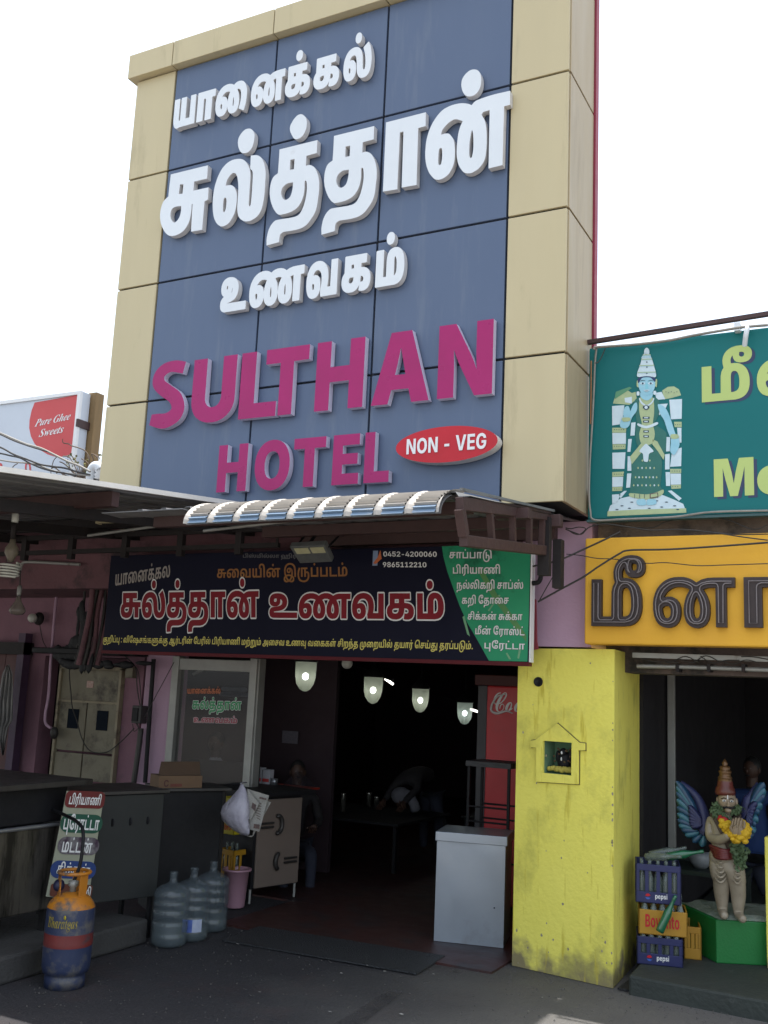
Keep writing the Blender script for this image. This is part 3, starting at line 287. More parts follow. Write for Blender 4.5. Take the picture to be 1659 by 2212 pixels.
10:[[52,467,37,50,70,39,84,16,118,-2,78,-16,68,-32,49,-43,32,-58,4,-110,-19,-46,-42,-49,-112,-51,-234,-34,-13,-12,9,-15,772,-2,1,-101,-759,-1,-98,20,-37,31,-16,46,6,48,29,41,72,35,168,21,90,26,44,39,11,72,-23,48,-62,37,1,-107,-38,-64,-75,-35,-104,0,-62,24,-43,45,-18,72],[175,367,50,-15,34,15,15,40,-9,68,-52,-3,-41,-25,-11,-46]],
156:[[955,-281,-135,0,-1,281,-323,1,-7,76,37,124,0,126,-32,80,-71,52,-82,11,-74,-21,-57,-50,-34,-72,69,17,68,-4,52,-22,37,-35,26,-60,4,-62,-8,-58,-24,-50,-53,-45,-78,-20,-90,10,-66,39,-52,82,-19,124,20,130,54,96,83,66,108,35,130,-2,92,-30,80,-67,47,-100,8,-128,-33,-140,186,-1,3,457,133,2],[229,86,52,10,25,53,-12,70,-47,29,-44,-5,-41,-24,17,-94]],
93:[[69,99,-27,142,19,126,60,108,92,69,124,29,98,-9,90,-40,4,37,509,-2,0,-98,-126,-2,-1,-459,-135,1,-1,459,-130,-1,0,-458,-135,0,0,396,-59,47,-68,23,-74,-1,-60,-26,-44,-47,-31,-68,71,19,70,-5,56,-25,31,-31,26,-60,4,-62,-9,-60,-27,-54,-73,-49,-110,-8,-88,36],[237,84,55,23,14,74,-25,52,-58,15,-58,-26,-3,-27,22,-80],[515,666,-51,33,-11,58,28,52,60,15,51,-35,10,-60,-31,-51]],
85:[[45,-320,-3,125,20,50,35,39,106,38,236,4,104,18,64,55,24,104,-7,78,-25,46,-44,23,-56,-7,-25,-14,0,-238,-134,0,0,458,-131,1,-1,-459,-135,0,0,558,528,1,0,-100,-127,-1,0,-118,81,21,70,-6,62,-30,43,-49,28,-76,6,-90,-12,-88,-32,-74,-63,-63,-86,-36,-342,-26,-49,-49,-3,-88],[389,666,-51,31,-13,58,26,52,60,17,51,-31,12,-64,-31,-51]],
25:[[47,-321,-1,138,22,46,35,34,100,35,252,6,92,16,75,51,30,84,-4,60,-25,46,-44,32,-60,17,-27,-151,-33,-46,-52,-35,-90,-22,-94,0,-76,18,-56,34,-43,63,-8,76,28,76,62,50,1,254,552,0,0,-101,-167,-1,0,-114,159,-43,81,-77,25,-72,5,-66,-12,-72,-32,-60,-65,-61,-100,-42,-352,-30,-45,-49,-3,-87],[179,133,24,-27,38,-14,98,12,37,51,9,92,-124,-1,-54,-16,-31,-37],[251,341,133,4,1,114,-134,0]],
134:[[159,-195,-47,64,-37,90,-24,196,32,202,92,213,114,-59,-61,-124,-40,-150,-8,-134,19,-126,27,-66,43,-52,60,-37,62,-14,96,4,72,32,49,59,29,96,-297,2,1,560,134,-2,2,-457,161,1,3,314,19,70,39,49,70,32,88,4,86,-24,52,-43,53,-102,16,-158,-22,-122,-55,-73,-78,-37,-139,-14,-26,-104,-45,-76,-66,-61,-88,-40,-102,-15,-110,7,-96,34],[775,102,102,14,29,27,16,42,6,106,-11,92,-25,60,-37,27,-48,-4,-29,-43]],
46:[[235,16,-60,39,-53,58,-34,62,-28,92,-6,196,52,168,99,123,132,74,176,22,90,-14,60,-24,94,-81,47,-118,10,-128,0,-484,-134,0,0,442,-18,164,-24,58,-37,43,-44,25,-64,13,-66,-4,-74,-24,-60,-40,-49,-55,-38,-74,-20,-76,-2,-186,19,-80,36,-70,-2,110,22,52,30,33,102,38,114,-16,48,-35,36,-64,10,-66,-13,-82,-47,-68,-80,-41,-112,-10],[371,86,60,8,35,43,4,84,-39,48,-50,-3,-33,-39,-1,-78]],
89:[[112,39,-25,48,-13,66,1,408,133,-2,2,-408,17,-43,38,-18,38,6,30,23,2,442,133,-2,1,-457,256,0,1,457,133,2,0,-561,-524,0,-4,23,-54,-29,-56,-6,-64,14],[453,666,-49,31,-12,66,31,49,58,11,51,-36,8,-62,-33,-49]],
122:[[56,-237,-21,44,-3,54,16,36,35,27,74,12,466,0,19,75,-1,82,-21,74,-41,47,-62,26,-25,-147,-36,-48,-53,-34,-86,-21,-96,0,-82,22,-61,43,-32,56,-6,76,28,70,62,50,1,254,552,-1,0,-100,-167,-1,0,-116,131,-39,50,-37,42,-54,36,-130,-16,-147,117,1,0,622,135,0,-1,-724,-293,-1,-62,-62,-76,-45,-100,-33,-106,-14,-114,0,-94,16,-58,24],[156,-175,11,-22,44,-21,156,-8,120,19,88,48,-392,2],[179,133,24,-27,36,-13,94,8,42,52,10,94,-124,-1,-54,-16,-31,-37],[251,341,133,4,1,114,-134,0]],
116:[[305,-293,-74,35,-72,67,-44,72,-36,104,-23,152,0,168,16,118,33,112,47,98,55,72,76,66,74,41,170,38,114,-4,100,-24,76,-40,50,-45,45,-64,32,-84,20,-156,0,-432,-134,0,-6,474,-22,106,-38,74,-61,55,-82,30,-96,4,-104,-27,-70,-42,-69,-72,-47,-88,-32,-104,-19,-150,2,-138,16,-118,32,-94,43,-60,46,-34,68,-21,78,0,56,18,47,39,46,116,6,108,-10,84,-24,48,-45,23,-66,-19,0,-212,-135,0,1,560,134,-2,0,-242,58,15,66,-2,54,-20,48,-43,47,-114,4,-164,-46,-154,-44,-58,-51,-41,-134,-44,-88,-2]],
181:[[139,-13,-58,20,-23,52,16,64,61,26,60,-19,23,-61,-19,-58]],
26:[[45,-320,-3,125,20,50,35,39,106,38,236,4,104,18,64,55,24,104,-7,78,-25,46,-44,23,-56,-7,-25,-14,0,-238,-134,0,0,458,-131,1,-1,-459,-135,0,0,558,528,1,0,-100,-127,-1,0,-118,81,21,70,-6,62,-30,43,-49,28,-76,6,-90,-12,-88,-32,-74,-63,-63,-86,-36,-342,-26,-49,-49,-3,-88]],
145:[[84,71,-38,110,7,154,46,106,86,83,76,34,94,15,106,-9,86,-40,45,-47,28,-60,40,-282,35,-38,52,-6,38,18,25,42,11,74,-5,94,-15,59,-102,51,-66,88,-19,116,32,102,47,52,70,41,154,22,78,-10,72,-28,54,-38,45,-53,27,-64,17,-98,1,-559,-134,1,0,474,-13,136,-20,54,-35,43,-44,26,-58,12,-68,-5,-48,-21,-34,-37,-19,-58,9,-66,32,-43,91,45,72,-172,14,-100,-7,-116,-25,-80,-50,-60,-55,-31,-90,-14,-84,10,-60,33,-37,42,-26,60,-42,266,-39,49,-70,22,-66,-6,-56,-26,-49,-53,-25,-60,70,19,68,-4,42,-16,45,-39,28,-62,4,-62,-8,-58,-24,-50,-65,-50,-104,-15,-88,26],[235,86,48,12,23,55,-12,66,-53,29,-42,-6,-37,-25,20,-98]],
133:[[73,1,0,558,135,0,0,-456,161,-1,3,305,14,64,32,52,-20,120,30,98,65,67,104,38,128,0,82,-35,35,-48,10,-60,-17,-62,-38,-39,-100,-20,-84,21,-43,52,-5,80,-39,-42,-16,-54,7,-68,92,-1,68,-23,51,-42,39,-64,27,-104,2,-116,-21,-96,-35,-56,-59,-42,-86,-23],[507,102,104,14,43,65,8,108,-13,98,-26,58,-36,25,-50,-6,-26,-43],[727,669,16,32,-7,36,-69,23,-14,-47,9,-36,27,-15]],
82:[[73,559,135,0,1,-457,440,0,1,-101,-577,0],[343,666,-51,33,-12,56,29,54,60,15,48,-31,13,-64,-31,-51]],
4133:[[71,0,0,564,156,-1,0,-448,154,-1,3,299,17,62,31,48,-18,62,-2,66,13,54,21,42,35,39,36,26,50,22,64,14,64,3,76,-8,34,-9,22,-11,28,-22,16,-20,15,-32,6,-38,-2,-26,-8,-30,-12,-22,-17,-19,-28,-18,-36,-12,-44,-4,-56,3,-42,11,-30,21,-19,24,-12,30,-5,49,-28,-35,-13,-40,-1,-32,6,-36,60,1,38,-4,42,-11,28,-12,22,-14,30,-26,27,-34,19,-38,18,-56,9,-48,2,-102,-6,-46,-13,-46,-19,-40,-23,-29,-34,-28,-30,-16,-42,-14,-48,-8,-76,-4],[541,114,60,3,34,11,16,12,13,17,15,46,5,34,0,74,-11,72,-9,28,-16,28,-13,12,-24,11,-26,0,-20,-8,-13,-13,-10,-24,-4,-40,0,-262],[753,670,12,15,5,16,-2,22,-7,12,-26,14,-42,4,-7,-14,-4,-28,8,-30,11,-10,14,-5,20,-1]],
4027:[[58,121,-16,70,-2,74,10,66,23,60,31,50,41,42,52,37,60,28,56,16,48,8,72,4,78,-2,46,-7,48,-11,46,-18,52,-28,80,34,86,16,88,4,312,-1,-2,-112,-123,-2,-1,-449,-156,1,-2,450,-108,-3,-48,-9,-29,-10,48,-60,34,-68,14,-54,4,-78,-10,-58,-21,-46,-34,-39,-48,-26,-60,-12,-40,0,-48,8,-28,10,-28,16,-24,21,-21,28,-17,42,-9,38,-2,48,4,48,13,50,16,40,21,38,40,52,-33,15,-52,14,-58,6,-46,-1,-44,-5,-44,-12,-46,-23,-32,-23,-27,-29,-22,-36,35,10,34,5,46,0,26,-4,34,-12,24,-14,33,-33,18,-34,8,-28,4,-42,-2,-46,-9,-34,-12,-28,-18,-26,-22,-21,-44,-24,-50,-11,-64,-3,-50,9,-48,19,-30,22,-29,33],[241,98,28,0,24,11,13,16,7,22,1,42,-6,20,-17,21,-28,12,-26,0,-20,-4,-22,-10,-16,-13,3,-42,12,-38,19,-24],[707,97,20,5,16,19,11,38,2,42,-4,40,-12,44,-16,36,-23,33,-22,-35,-15,-40,-10,-56,0,-36,2,-34,11,-32,18,-19]],
4041:[[70,1,1,563,570,-1,-2,-112,-124,-2,0,-448,-157,0,-1,450,-130,-2,0,-448]],
5133:[[117,45,-2,472,68,0,0,-402,7,-24,15,-15,20,-7,172,3,20,15,10,22,0,278,12,60,37,68,0,18,-17,62,-2,50,6,30,14,35,22,30,38,30,36,17,42,12,42,6,82,-2,48,-12,30,-17,21,-27,9,-42,-8,-34,-9,-14,-31,-22,-24,-6,24,24,12,26,4,38,-8,30,-26,31,-28,14,-26,5,-52,-4,-18,-13,-11,-19,-9,-48,3,-28,11,-26,18,-24,-19,12,-16,22,-8,58,-7,16,-16,14,-18,6,-28,-7,-28,-27,-24,-42,-10,-38,3,-76,7,-20,10,-13,22,-10,70,1,70,-15,32,-18,28,-26,31,-49,23,-84,4,-102,-16,-80,-12,-27,-21,-29,-57,-36,-92,-18],[529,70,78,1,50,18,23,16,17,20,16,30,9,28,7,50,0,80,-16,96,-20,44,-13,18,-31,25,-28,10,-44,1,-30,-11,-32,-29,-17,-40,-5,-50,0,-266,12,-27]],
5027:[[103,133,-16,66,-2,62,10,60,19,50,28,44,28,30,48,34,57,26,58,16,52,8,118,0,78,-14,44,-15,60,-31,20,-4,18,4,64,28,90,18,50,4,298,-2,-2,-22,-90,-2,-21,-12,-11,-20,-4,-416,-66,2,0,406,-13,28,-29,14,-92,0,-70,-9,-48,-17,-20,-22,-4,-20,6,-20,51,-68,25,-50,18,-86,-4,-58,-15,-46,-27,-35,-26,-16,-64,-15,-60,5,-48,20,-34,38,-14,35,-8,48,8,78,23,66,59,86,3,26,-7,18,-18,16,-50,20,-60,14,-50,4,-70,-2,-60,-12,-40,-14,-73,-46,-41,-46,-22,-42,4,-34,24,-21,22,-3,62,16,40,0,44,-11,34,-24,15,-21,9,-26,6,-58,-10,-50,-24,-41,-24,-18,-42,-15,-44,-6,-62,6,-42,15,-29,21,-24,32],[221,57,52,-4,36,12,28,24,18,38,4,64,-8,32,-12,22,-19,20,-35,18,-54,4,-36,-9,-44,-26,-14,-23,-2,-46,14,-58,16,-30,16,-17],[719,53,34,12,16,13,14,21,15,50,3,56,-10,68,-30,74,-30,41,-14,8,-18,3,-20,-6,-19,-16,-31,-60,-18,-70,-2,-82,11,-52,19,-31,16,-15,22,-11]],
5041:[[115,47,2,472,480,-2,-2,-22,-90,-2,-21,-12,-11,-20,-2,-412,-4,-4,-64,2,0,402,-7,24,-15,15,-22,7,-134,0,-28,-13,-10,-15,-4,-18,0,-402]],
6133:[[71,1,2,566,176,0,1,-442,159,-1,3,271,14,64,18,34,23,28,-17,60,-3,62,11,52,27,50,34,37,40,27,52,23,74,16,102,2,60,-8,50,-19,37,-28,18,-24,10,-22,5,-24,0,-36,-5,-24,-14,-28,-21,-23,-24,-16,-38,-14,-60,-7,-64,3,-42,12,-32,20,-19,23,-14,32,-5,35,-13,-11,-14,-20,-8,-20,-4,-24,5,-49,52,1,58,-5,46,-12,46,-22,34,-27,23,-24,20,-28,16,-32,16,-46,10,-52,3,-52,-3,-64,-12,-56,-14,-34,-20,-32,-25,-27,-32,-24,-42,-19,-46,-13,-64,-8],[591,124,56,2,40,12,29,25,12,22,8,26,5,78,-3,50,-9,42,-7,22,-14,24,-17,17,-24,10,-30,0,-16,-6,-15,-13,-11,-24,-5,-44],[824,681,5,10,3,16,-2,14,-7,10,-14,9,-20,6,-43,-1,-5,-38,3,-16,11,-14,20,-9,20,0,18,4]],
6027:[[52,143,-12,66,0,68,12,62,24,56,37,52,44,41,56,35,70,29,62,15,56,9,62,3,98,-3,56,-8,50,-13,48,-18,54,-26,48,23,38,12,44,10,64,8,70,3,356,-2,-2,-122,-133,-2,-1,-441,-179,1,-1,442,-110,-3,-79,-17,58,-70,23,-44,19,-64,3,-74,-9,-56,-25,-52,-22,-26,-22,-17,-50,-22,-40,-8,-36,-2,-52,2,-40,8,-32,12,-28,17,-22,18,-23,28,-20,44,-9,42,-3,40,6,56,12,42,20,44,24,38,37,44,-68,23,-62,8,-68,0,-42,-4,-52,-13,-38,-15,-40,-25,-33,-30,-22,-30,1,-3,34,12,38,6,50,0,28,-4,32,-10,28,-14,26,-21,21,-26,12,-24,11,-48,1,-46,-4,-32,-12,-36,-16,-28,-21,-23,-28,-20,-54,-22,-68,-10,-68,2,-48,11,-52,23,-37,31,-32,44],[259,110,24,-2,24,5,16,10,12,20,5,24,-4,34,-14,20,-21,12,-22,4,-34,-3,-26,-10,-17,-13,4,-38,12,-32,19,-21],[777,108,20,6,18,23,9,38,0,40,-6,34,-14,38,-20,34,-17,21,-21,-29,-18,-42,-10,-48,0,-44,6,-34,13,-22,18,-13]],
8048:[[323,-10,-66,7,-68,24,-79,70,-47,102,-21,160,14,156,28,82,29,48,78,69,60,22,72,8,62,-6,70,-24,79,-69,50,-106,20,-160,-14,-156,-25,-74,-29,-52,-39,-43,-48,-31,-62,-21],[317,120,56,12,38,37,29,80,8,102,-6,116,-24,80,-35,43,-58,18,-56,-14,-39,-43,-24,-72,-8,-104,4,-100,22,-86,39,-51]],
8052:[[523,0,-145,1,-1,125,-349,1,0,124,271,477,150,-1,-263,-474,195,-1,1,201,143,0,0,-198,93,-4,0,-122,-93,-4]],
8053:[[161,28,-48,36,-33,41,-22,50,-5,52,150,0,13,-42,29,-30,44,-19,42,-2,46,14,34,29,21,40,6,52,-9,40,-20,36,-64,39,-82,-6,-56,-41,-140,26,34,384,448,0,0,-128,-318,-1,-18,-177,66,45,82,16,78,-12,74,-43,48,-62,27,-82,-2,-92,-29,-76,-60,-69,-104,-48,-118,-6]],
8050:[[67,0,-1,113,299,278,47,60,14,50,-4,42,-21,36,-36,25,-38,8,-46,-4,-38,-20,-26,-37,-10,-49,-148,0,7,67,23,54,74,75,90,34,120,2,102,-34,58,-49,32,-54,14,-74,-11,-70,-24,-50,-53,-68,-207,-204,303,-3,1,-127]],
8045:[[156,237,1,121,332,-1,-2,-121]],
8054:[[211,11,-90,58,-49,76,-15,96,20,102,57,112,184,272,157,0,-183,-270,57,8,80,-7,60,-24,47,-39,33,-52,17,-58,2,-74,-14,-62,-47,-77,-90,-62,-112,-20],[295,116,50,-1,42,15,31,29,19,42,3,56,-13,40,-24,32,-44,25,-50,4,-44,-15,-33,-28,-20,-40,-4,-58,14,-44,31,-36]],
8057:[[171,0,183,271,-57,-9,-82,8,-62,26,-44,38,-31,47,-18,62,-2,74,15,64,58,87,74,48,116,22,106,-18,84,-49,61,-84,17,-96,-17,-100,-56,-112,-188,-278],[291,373,50,-3,40,14,33,29,22,48,2,48,-15,46,-28,34,-46,23,-44,2,-42,-14,-35,-31,-20,-44,-4,-40,14,-54,27,-34]],
8056:[[271,-7,-72,15,-68,32,-55,49,-28,50,-8,82,27,70,54,55,77,31,-63,29,-45,47,-22,54,-2,56,35,82,68,57,86,30,122,2,58,-14,56,-27,45,-38,30,-44,14,-70,-16,-72,-51,-61,-65,-31,67,-25,57,-51,29,-60,5,-68,-37,-84,-76,-61,-108,-34],[243,128,38,-18,48,-5,42,7,36,20,25,31,10,36,-5,42,-18,32,-36,28,-44,13,-54,-4,-42,-20,-30,-37,-10,-42,9,-46],[291,432,76,5,50,46,9,32,-4,40,-19,32,-28,20,-40,11,-48,-4,-38,-21,-21,-26,-9,-42,9,-42,27,-33]],
8049:[[85,0,0,127,189,2,0,460,-169,-115,-1,141,161,113,164,0,2,-599,148,-2,2,-126]],
8078:[[63,0,0,727,174,0,239,-384,71,-145,-7,529,160,0,1,-726,-176,0,-221,356,-89,173,9,-529]],
8079:[[345,-8,-76,16,-58,26,-66,51,-41,50,-29,56,-23,76,-8,70,4,100,40,128,75,95,52,36,76,30,132,10,84,-18,54,-25,50,-36,53,-60,32,-58,22,-72,10,-98,-4,-72,-16,-76,-24,-58,-77,-97,-50,-34,-82,-32],[369,130,70,7,66,38,41,62,20,86,-4,112,-32,86,-49,51,-78,26,-80,-10,-61,-41,-42,-72,-16,-88,8,-106,31,-76,50,-51]],
8086:[[277,0,-253,727,175,0,119,-362,63,-235,67,253,109,344,174,0,-246,-726]],
8069:[[63,0,0,727,492,1,0,-130,-335,-1,1,-166,308,0,1,-126,-309,-1,-1,-173,335,-1,1,-129]],
8071:[[329,-6,-66,16,-56,26,-58,45,-45,54,-32,62,-20,70,-8,68,4,100,42,132,39,56,56,53,114,51,142,7,94,-28,79,-53,57,-76,26,-84,-158,-1,-41,67,-65,34,-62,5,-68,-20,-59,-55,-34,-88,-4,-118,28,-96,55,-63,64,-26,94,4,66,37,30,48,8,52,-150,0,0,118,302,0,-3,-158,-42,-110,-83,-83,-50,-25,-76,-21]],
8066:[[63,0,0,727,338,-1,70,-15,52,-25,39,-35,23,-40,13,-50,-2,-52,-15,-42,-26,-36,-89,-52,89,-31,57,-69,14,-98,-28,-84,-65,-61,-82,-30],[220,129,139,0,66,17,25,23,12,28,0,42,-13,32,-32,31,-38,14,-158,2],[220,425,125,-1,52,16,39,49,2,38,-10,30,-27,27,-36,14,-144,2]],
8111:[[229,-2,-58,23,-46,32,-59,80,-28,118,15,124,43,84,87,68,98,25,126,-14,48,-22,46,-37,53,-80,24,-128,-15,-102,-49,-92,-81,-62,-96,-25],[297,110,48,7,38,28,24,44,12,64,-3,68,-19,56,-36,41,-42,14,-48,-6,-40,-30,-22,-41,-13,-66,5,-70,18,-54,36,-41]],
8118:[[213,1,-199,544,164,0,127,-425,124,425,162,0,-199,-544]],
8110:[[61,0,-1,545,146,0,3,-112,56,81,66,34,96,0,76,-38,41,-53,20,-64,3,-392,-155,0,-2,346,-33,58,-64,19,-60,-20,-35,-57,-2,-346]],
8116:[[351,4,-78,-12,-92,10,-54,31,-33,50,-10,60,0,284,-74,4,0,114,74,2,1,129,154,-1,0,-128,101,-2,-1,-116,-100,-2,0,-268,7,-28,17,-13,71,1]],
8112:[[61,-204,-1,749,153,0,2,-91,48,60,64,34,86,2,72,-28,69,-73,34,-92,4,-144,-36,-114,-27,-38,-44,-38,-48,-23,-54,-8,-56,4,-40,17,-36,28,-34,47,-1,-291],[319,114,46,8,37,29,24,48,10,62,-6,70,-22,54,-31,31,-46,14,-48,-8,-36,-27,-26,-52,-9,-56,6,-76,22,-52,35,-33]],
8101:[[281,-10,-98,24,-87,67,-26,40,-24,68,-7,110,25,106,63,86,36,27,64,26,104,8,104,-30,75,-65,43,-98,9,-124,-370,-2,20,-78,27,-29,38,-17,42,-5,46,11,28,18,22,33,137,-25,-34,-68,-59,-49,-86,-30],[192,329,220,2,-12,48,-25,34,-36,20,-44,5,-36,-8,-32,-21,-25,-38]],
8115:[[181,2,-66,30,-38,33,-26,40,-14,47,142,24,40,-58,70,-17,64,17,17,21,1,24,-34,34,-174,41,-68,38,-41,67,-4,54,12,48,49,60,86,39,120,8,98,-24,67,-51,32,-72,-135,-23,-40,49,-64,12,-55,-20,-14,-20,0,-24,35,-33,178,-40,70,-38,24,-29,17,-50,-14,-86,-51,-60,-76,-39,-100,-14]],
8105:[[61,0,-1,545,155,1,1,-545],[111,618,-32,19,-19,26,0,58,45,43,66,0,44,-43,0,-58,-44,-42]],
8098:[[485,23,-72,-28,-86,1,-60,30,-52,62,-2,-87,-153,0,1,727,154,-1,2,-273,64,74,46,20,58,4,46,-7,54,-23,69,-73,23,-52,15,-66,-3,-132,-33,-100,-27,-38],[319,114,46,8,37,29,24,48,10,62,-6,70,-22,54,-31,31,-46,14,-48,-8,-36,-27,-26,-52,-9,-56,6,-76,22,-52,35,-33]],
8114:[[61,0,-1,545,149,1,6,-97,27,54,37,33,46,16,68,-4,0,-137,-68,7,-44,-9,-36,-24,-25,-42,-4,-342]],
10077:[[47,1,1,726,310,0,76,-264,45,-220,45,226,73,257,311,1,1,-726,-199,0,0,306,5,253,-57,-235,-97,-324,-165,0,-95,314,-60,235,5,-239,0,-310]],
10101:[[229,-1,-62,22,-44,27,-35,35,-26,40,-22,60,-9,62,1,68,13,60,19,46,28,42,41,39,48,28,46,16,54,8,56,0,64,-12,36,-14,40,-24,28,-25,33,-42,21,-46,13,-44,6,-48,0,-68,-353,-1,-1,-21,8,-28,10,-18,17,-17,18,-9,26,-7,26,0,34,10,22,17,14,20,162,-24,8,-1,1,-3,-18,-42,-28,-38,-31,-27,-42,-24,-48,-16,-50,-8,-70,-1],[224,337,169,0,-9,34,-17,23,-24,16,-28,5,-34,-3,-30,-17,-18,-26]],
10083:[[343,-9,-62,3,-80,17,-48,19,-38,25,-35,34,-25,40,-17,44,-10,74,3,9,184,0,7,-35,19,-32,26,-20,36,-13,48,-2,34,4,24,10,21,21,6,18,-2,24,-11,16,-24,16,-46,16,-156,38,-34,14,-40,23,-30,26,-21,27,-13,28,-11,42,0,54,8,40,17,38,40,51,36,28,62,29,70,17,60,4,60,-4,68,-16,44,-20,38,-26,28,-29,29,-46,16,-50,4,-46,-189,-1,-9,33,-21,25,-32,14,-48,3,-40,-8,-25,-16,-7,-12,-4,-16,1,-16,6,-14,17,-17,28,-13,160,-40,46,-18,44,-25,38,-35,21,-30,16,-38,8,-50,-4,-58,-15,-46,-28,-44,-30,-29,-38,-23,-48,-19,-70,-14]],
10085:[[133,64,-32,33,-27,42,-16,40,-8,34,-3,42,1,472,196,0,2,-474,16,-40,27,-29,30,-16,40,-6,44,7,32,17,23,25,16,36,4,26,0,454,196,0,0,-494,-6,-38,-11,-34,-9,-22,-26,-40,-41,-40,-56,-35,-72,-24,-62,-8,-88,2,-60,13,-52,20]],
10076:[[537,0,-490,1,1,726,196,0,0,-566,293,-2]],
10084:[[245,0,-1,567,-215,1,-1,159,630,0,0,-158,-216,-2,0,-566]],
10072:[[47,1,1,726,196,0,1,-276,260,0,1,276,196,0,1,-726,-197,0,-1,291,-260,0,-1,-291]],
10065:[[23,1,235,726,269,1,245,-727,-223,-1,-42,139,-222,1,-42,-140],[461,287,-70,277,-35,-161,-30,-114]],
10078:[[47,1,1,726,214,0,202,-334,31,-62,34,-81,-9,175,0,302,202,0,0,-726,-215,0,-189,312,-40,76,-37,83,9,-169,0,-302]],
10079:[[327,-6,-66,16,-52,23,-26,15,-50,42,-41,51,-33,68,-19,72,-6,82,6,84,14,60,28,64,41,56,26,26,34,27,52,28,72,22,80,8,70,-6,78,-22,60,-32,26,-20,37,-37,36,-52,27,-64,15,-62,5,-92,-7,-78,-16,-62,-32,-66,-44,-56,-49,-41,-52,-28,-60,-19,-80,-11],[373,162,30,0,38,8,28,14,22,19,19,26,12,26,10,36,6,48,0,50,-6,48,-11,36,-15,32,-24,28,-23,16,-26,11,-30,5,-42,-1,-26,-7,-30,-15,-21,-19,-18,-24,-13,-30,-15,-72,0,-52,4,-46,13,-46,13,-28,25,-30,20,-15,28,-12]],
10069:[[47,1,1,726,523,0,0,-158,-327,-2,1,-121,298,0,1,-3,-1,-153,-298,0,0,-131,324,-1,1,-157]],
9080:[[-50,1,1,22,54,9,36,45,133,482,0,64,-23,16,-40,8,0,24,340,-4,64,-15,40,-21,29,-28,20,-40,4,-76,-22,-58,-41,-47,-50,-32,-62,-20,-178,-11,-62,-252,18,-32,50,-12,2,-22],[267,356,102,10,38,23,29,34,23,62,5,56,-10,54,-29,31,-54,11,-33,-16]],
9117:[[12,5,-17,34,0,42,74,294,-12,25,-38,7,0,24,197,28,-100,-354,-1,-36,16,-10,54,26,69,94,51,112,46,156,119,0,-97,-364,10,-17,14,1,58,67,23,-15,-78,-98,-65,-34,-34,1,-26,13,-23,54,17,95,-66,-90,-66,-56,-70,-18]],
9114:[[-21,1,98,376,-12,23,-38,7,-1,24,197,29,-50,-173,55,96,51,57,48,21,42,-14,17,-58,-21,-52,-46,-12,-52,34,-48,-46,-65,-132,-56,-180]],
9101:[[53,5,-51,54,-18,72,10,86,44,94,67,79,80,54,74,17,72,-17,29,-29,10,-34,-5,-46,-21,-40,-87,-68,-138,-41,-7,-27,4,-62,35,-38,32,-6,38,11,70,78,27,-19,-22,-38,-61,-65,-52,-25,-74,-8],[126,219,73,29,61,57,28,70,-2,30,-15,19,-38,-2,-45,-45,-33,-64]],
9071:[[111,56,-61,91,-17,74,-1,76,36,136,78,118,101,80,114,47,128,10,134,-27,34,28,22,0,-42,-217,-27,1,-20,102,-21,32,-44,33,-88,12,-88,-41,-56,-58,-38,-60,-45,-102,-26,-106,-4,-102,31,-94,32,-35,36,-20,96,-12,46,15,29,34,47,172,-4,48,-22,12,-44,5,0,24,280,-1,-2,-24,-36,-7,-18,-25,-64,-229,-124,-47,-138,-16,-124,19]],
9104:[[341,-9,-66,3,-21,25,-8,34,12,76,74,232,-2,18,-17,9,-56,-28,-62,-85,-59,-128,-42,-146,-122,0,161,604,-10,33,-52,7,2,26,205,28,-105,-403,83,107,65,47,78,9,32,-16,13,-18,7,-42,-7,-50,-78,-254,11,-15,22,8,56,74,21,-15,-58,-84]],
9083:[[-11,-11,52,226,26,-2,5,-68,22,-62,25,-31,34,-22,66,-11,48,12,43,34,25,50,3,50,-22,50,-161,160,-41,62,-8,96,34,78,49,45,68,28,80,4,128,-30,22,6,22,22,26,0,-48,-206,-28,1,-1,54,-15,46,-28,39,-38,26,-54,8,-40,-12,-35,-31,-18,-40,0,-42,20,-42,153,-152,48,-76,13,-56,-2,-52,-12,-46,-28,-48,-49,-41,-78,-28,-108,-1,-126,34,-24,-6,-24,-26]],
9119:[[71,-13,-11,338,-20,64,-19,17,-22,1,-1,26,145,28,11,-8,20,-96,11,-158,153,258,27,4,32,-330,75,92,42,86,-4,28,-40,52,5,44,18,21,24,8,30,-2,22,-15,17,-52,-25,-88,-71,-116,-167,-200,-31,0,-25,275,-163,-273]],
9116:[[11,-7,-27,26,-6,60,88,326,-45,2,-2,34,96,55,84,95,40,1,-39,-143,77,-2,-9,-38,-80,-4,-88,-316,5,-24,16,-3,70,78,23,-15,-48,-68,-49,-47,-56,-23]],
9115:[[-35,-6,26,168,28,-6,15,-75,37,-46,68,-12,24,12,13,24,-11,64,-87,116,-30,60,-4,64,25,52,38,30,38,13,60,0,80,-19,32,18,24,0,-22,-152,-25,4,-24,74,-47,42,-50,-1,-29,-37,16,-54,82,-104,35,-68,5,-60,-25,-58,-44,-38,-48,-17,-58,0,-82,23,-36,-21]],
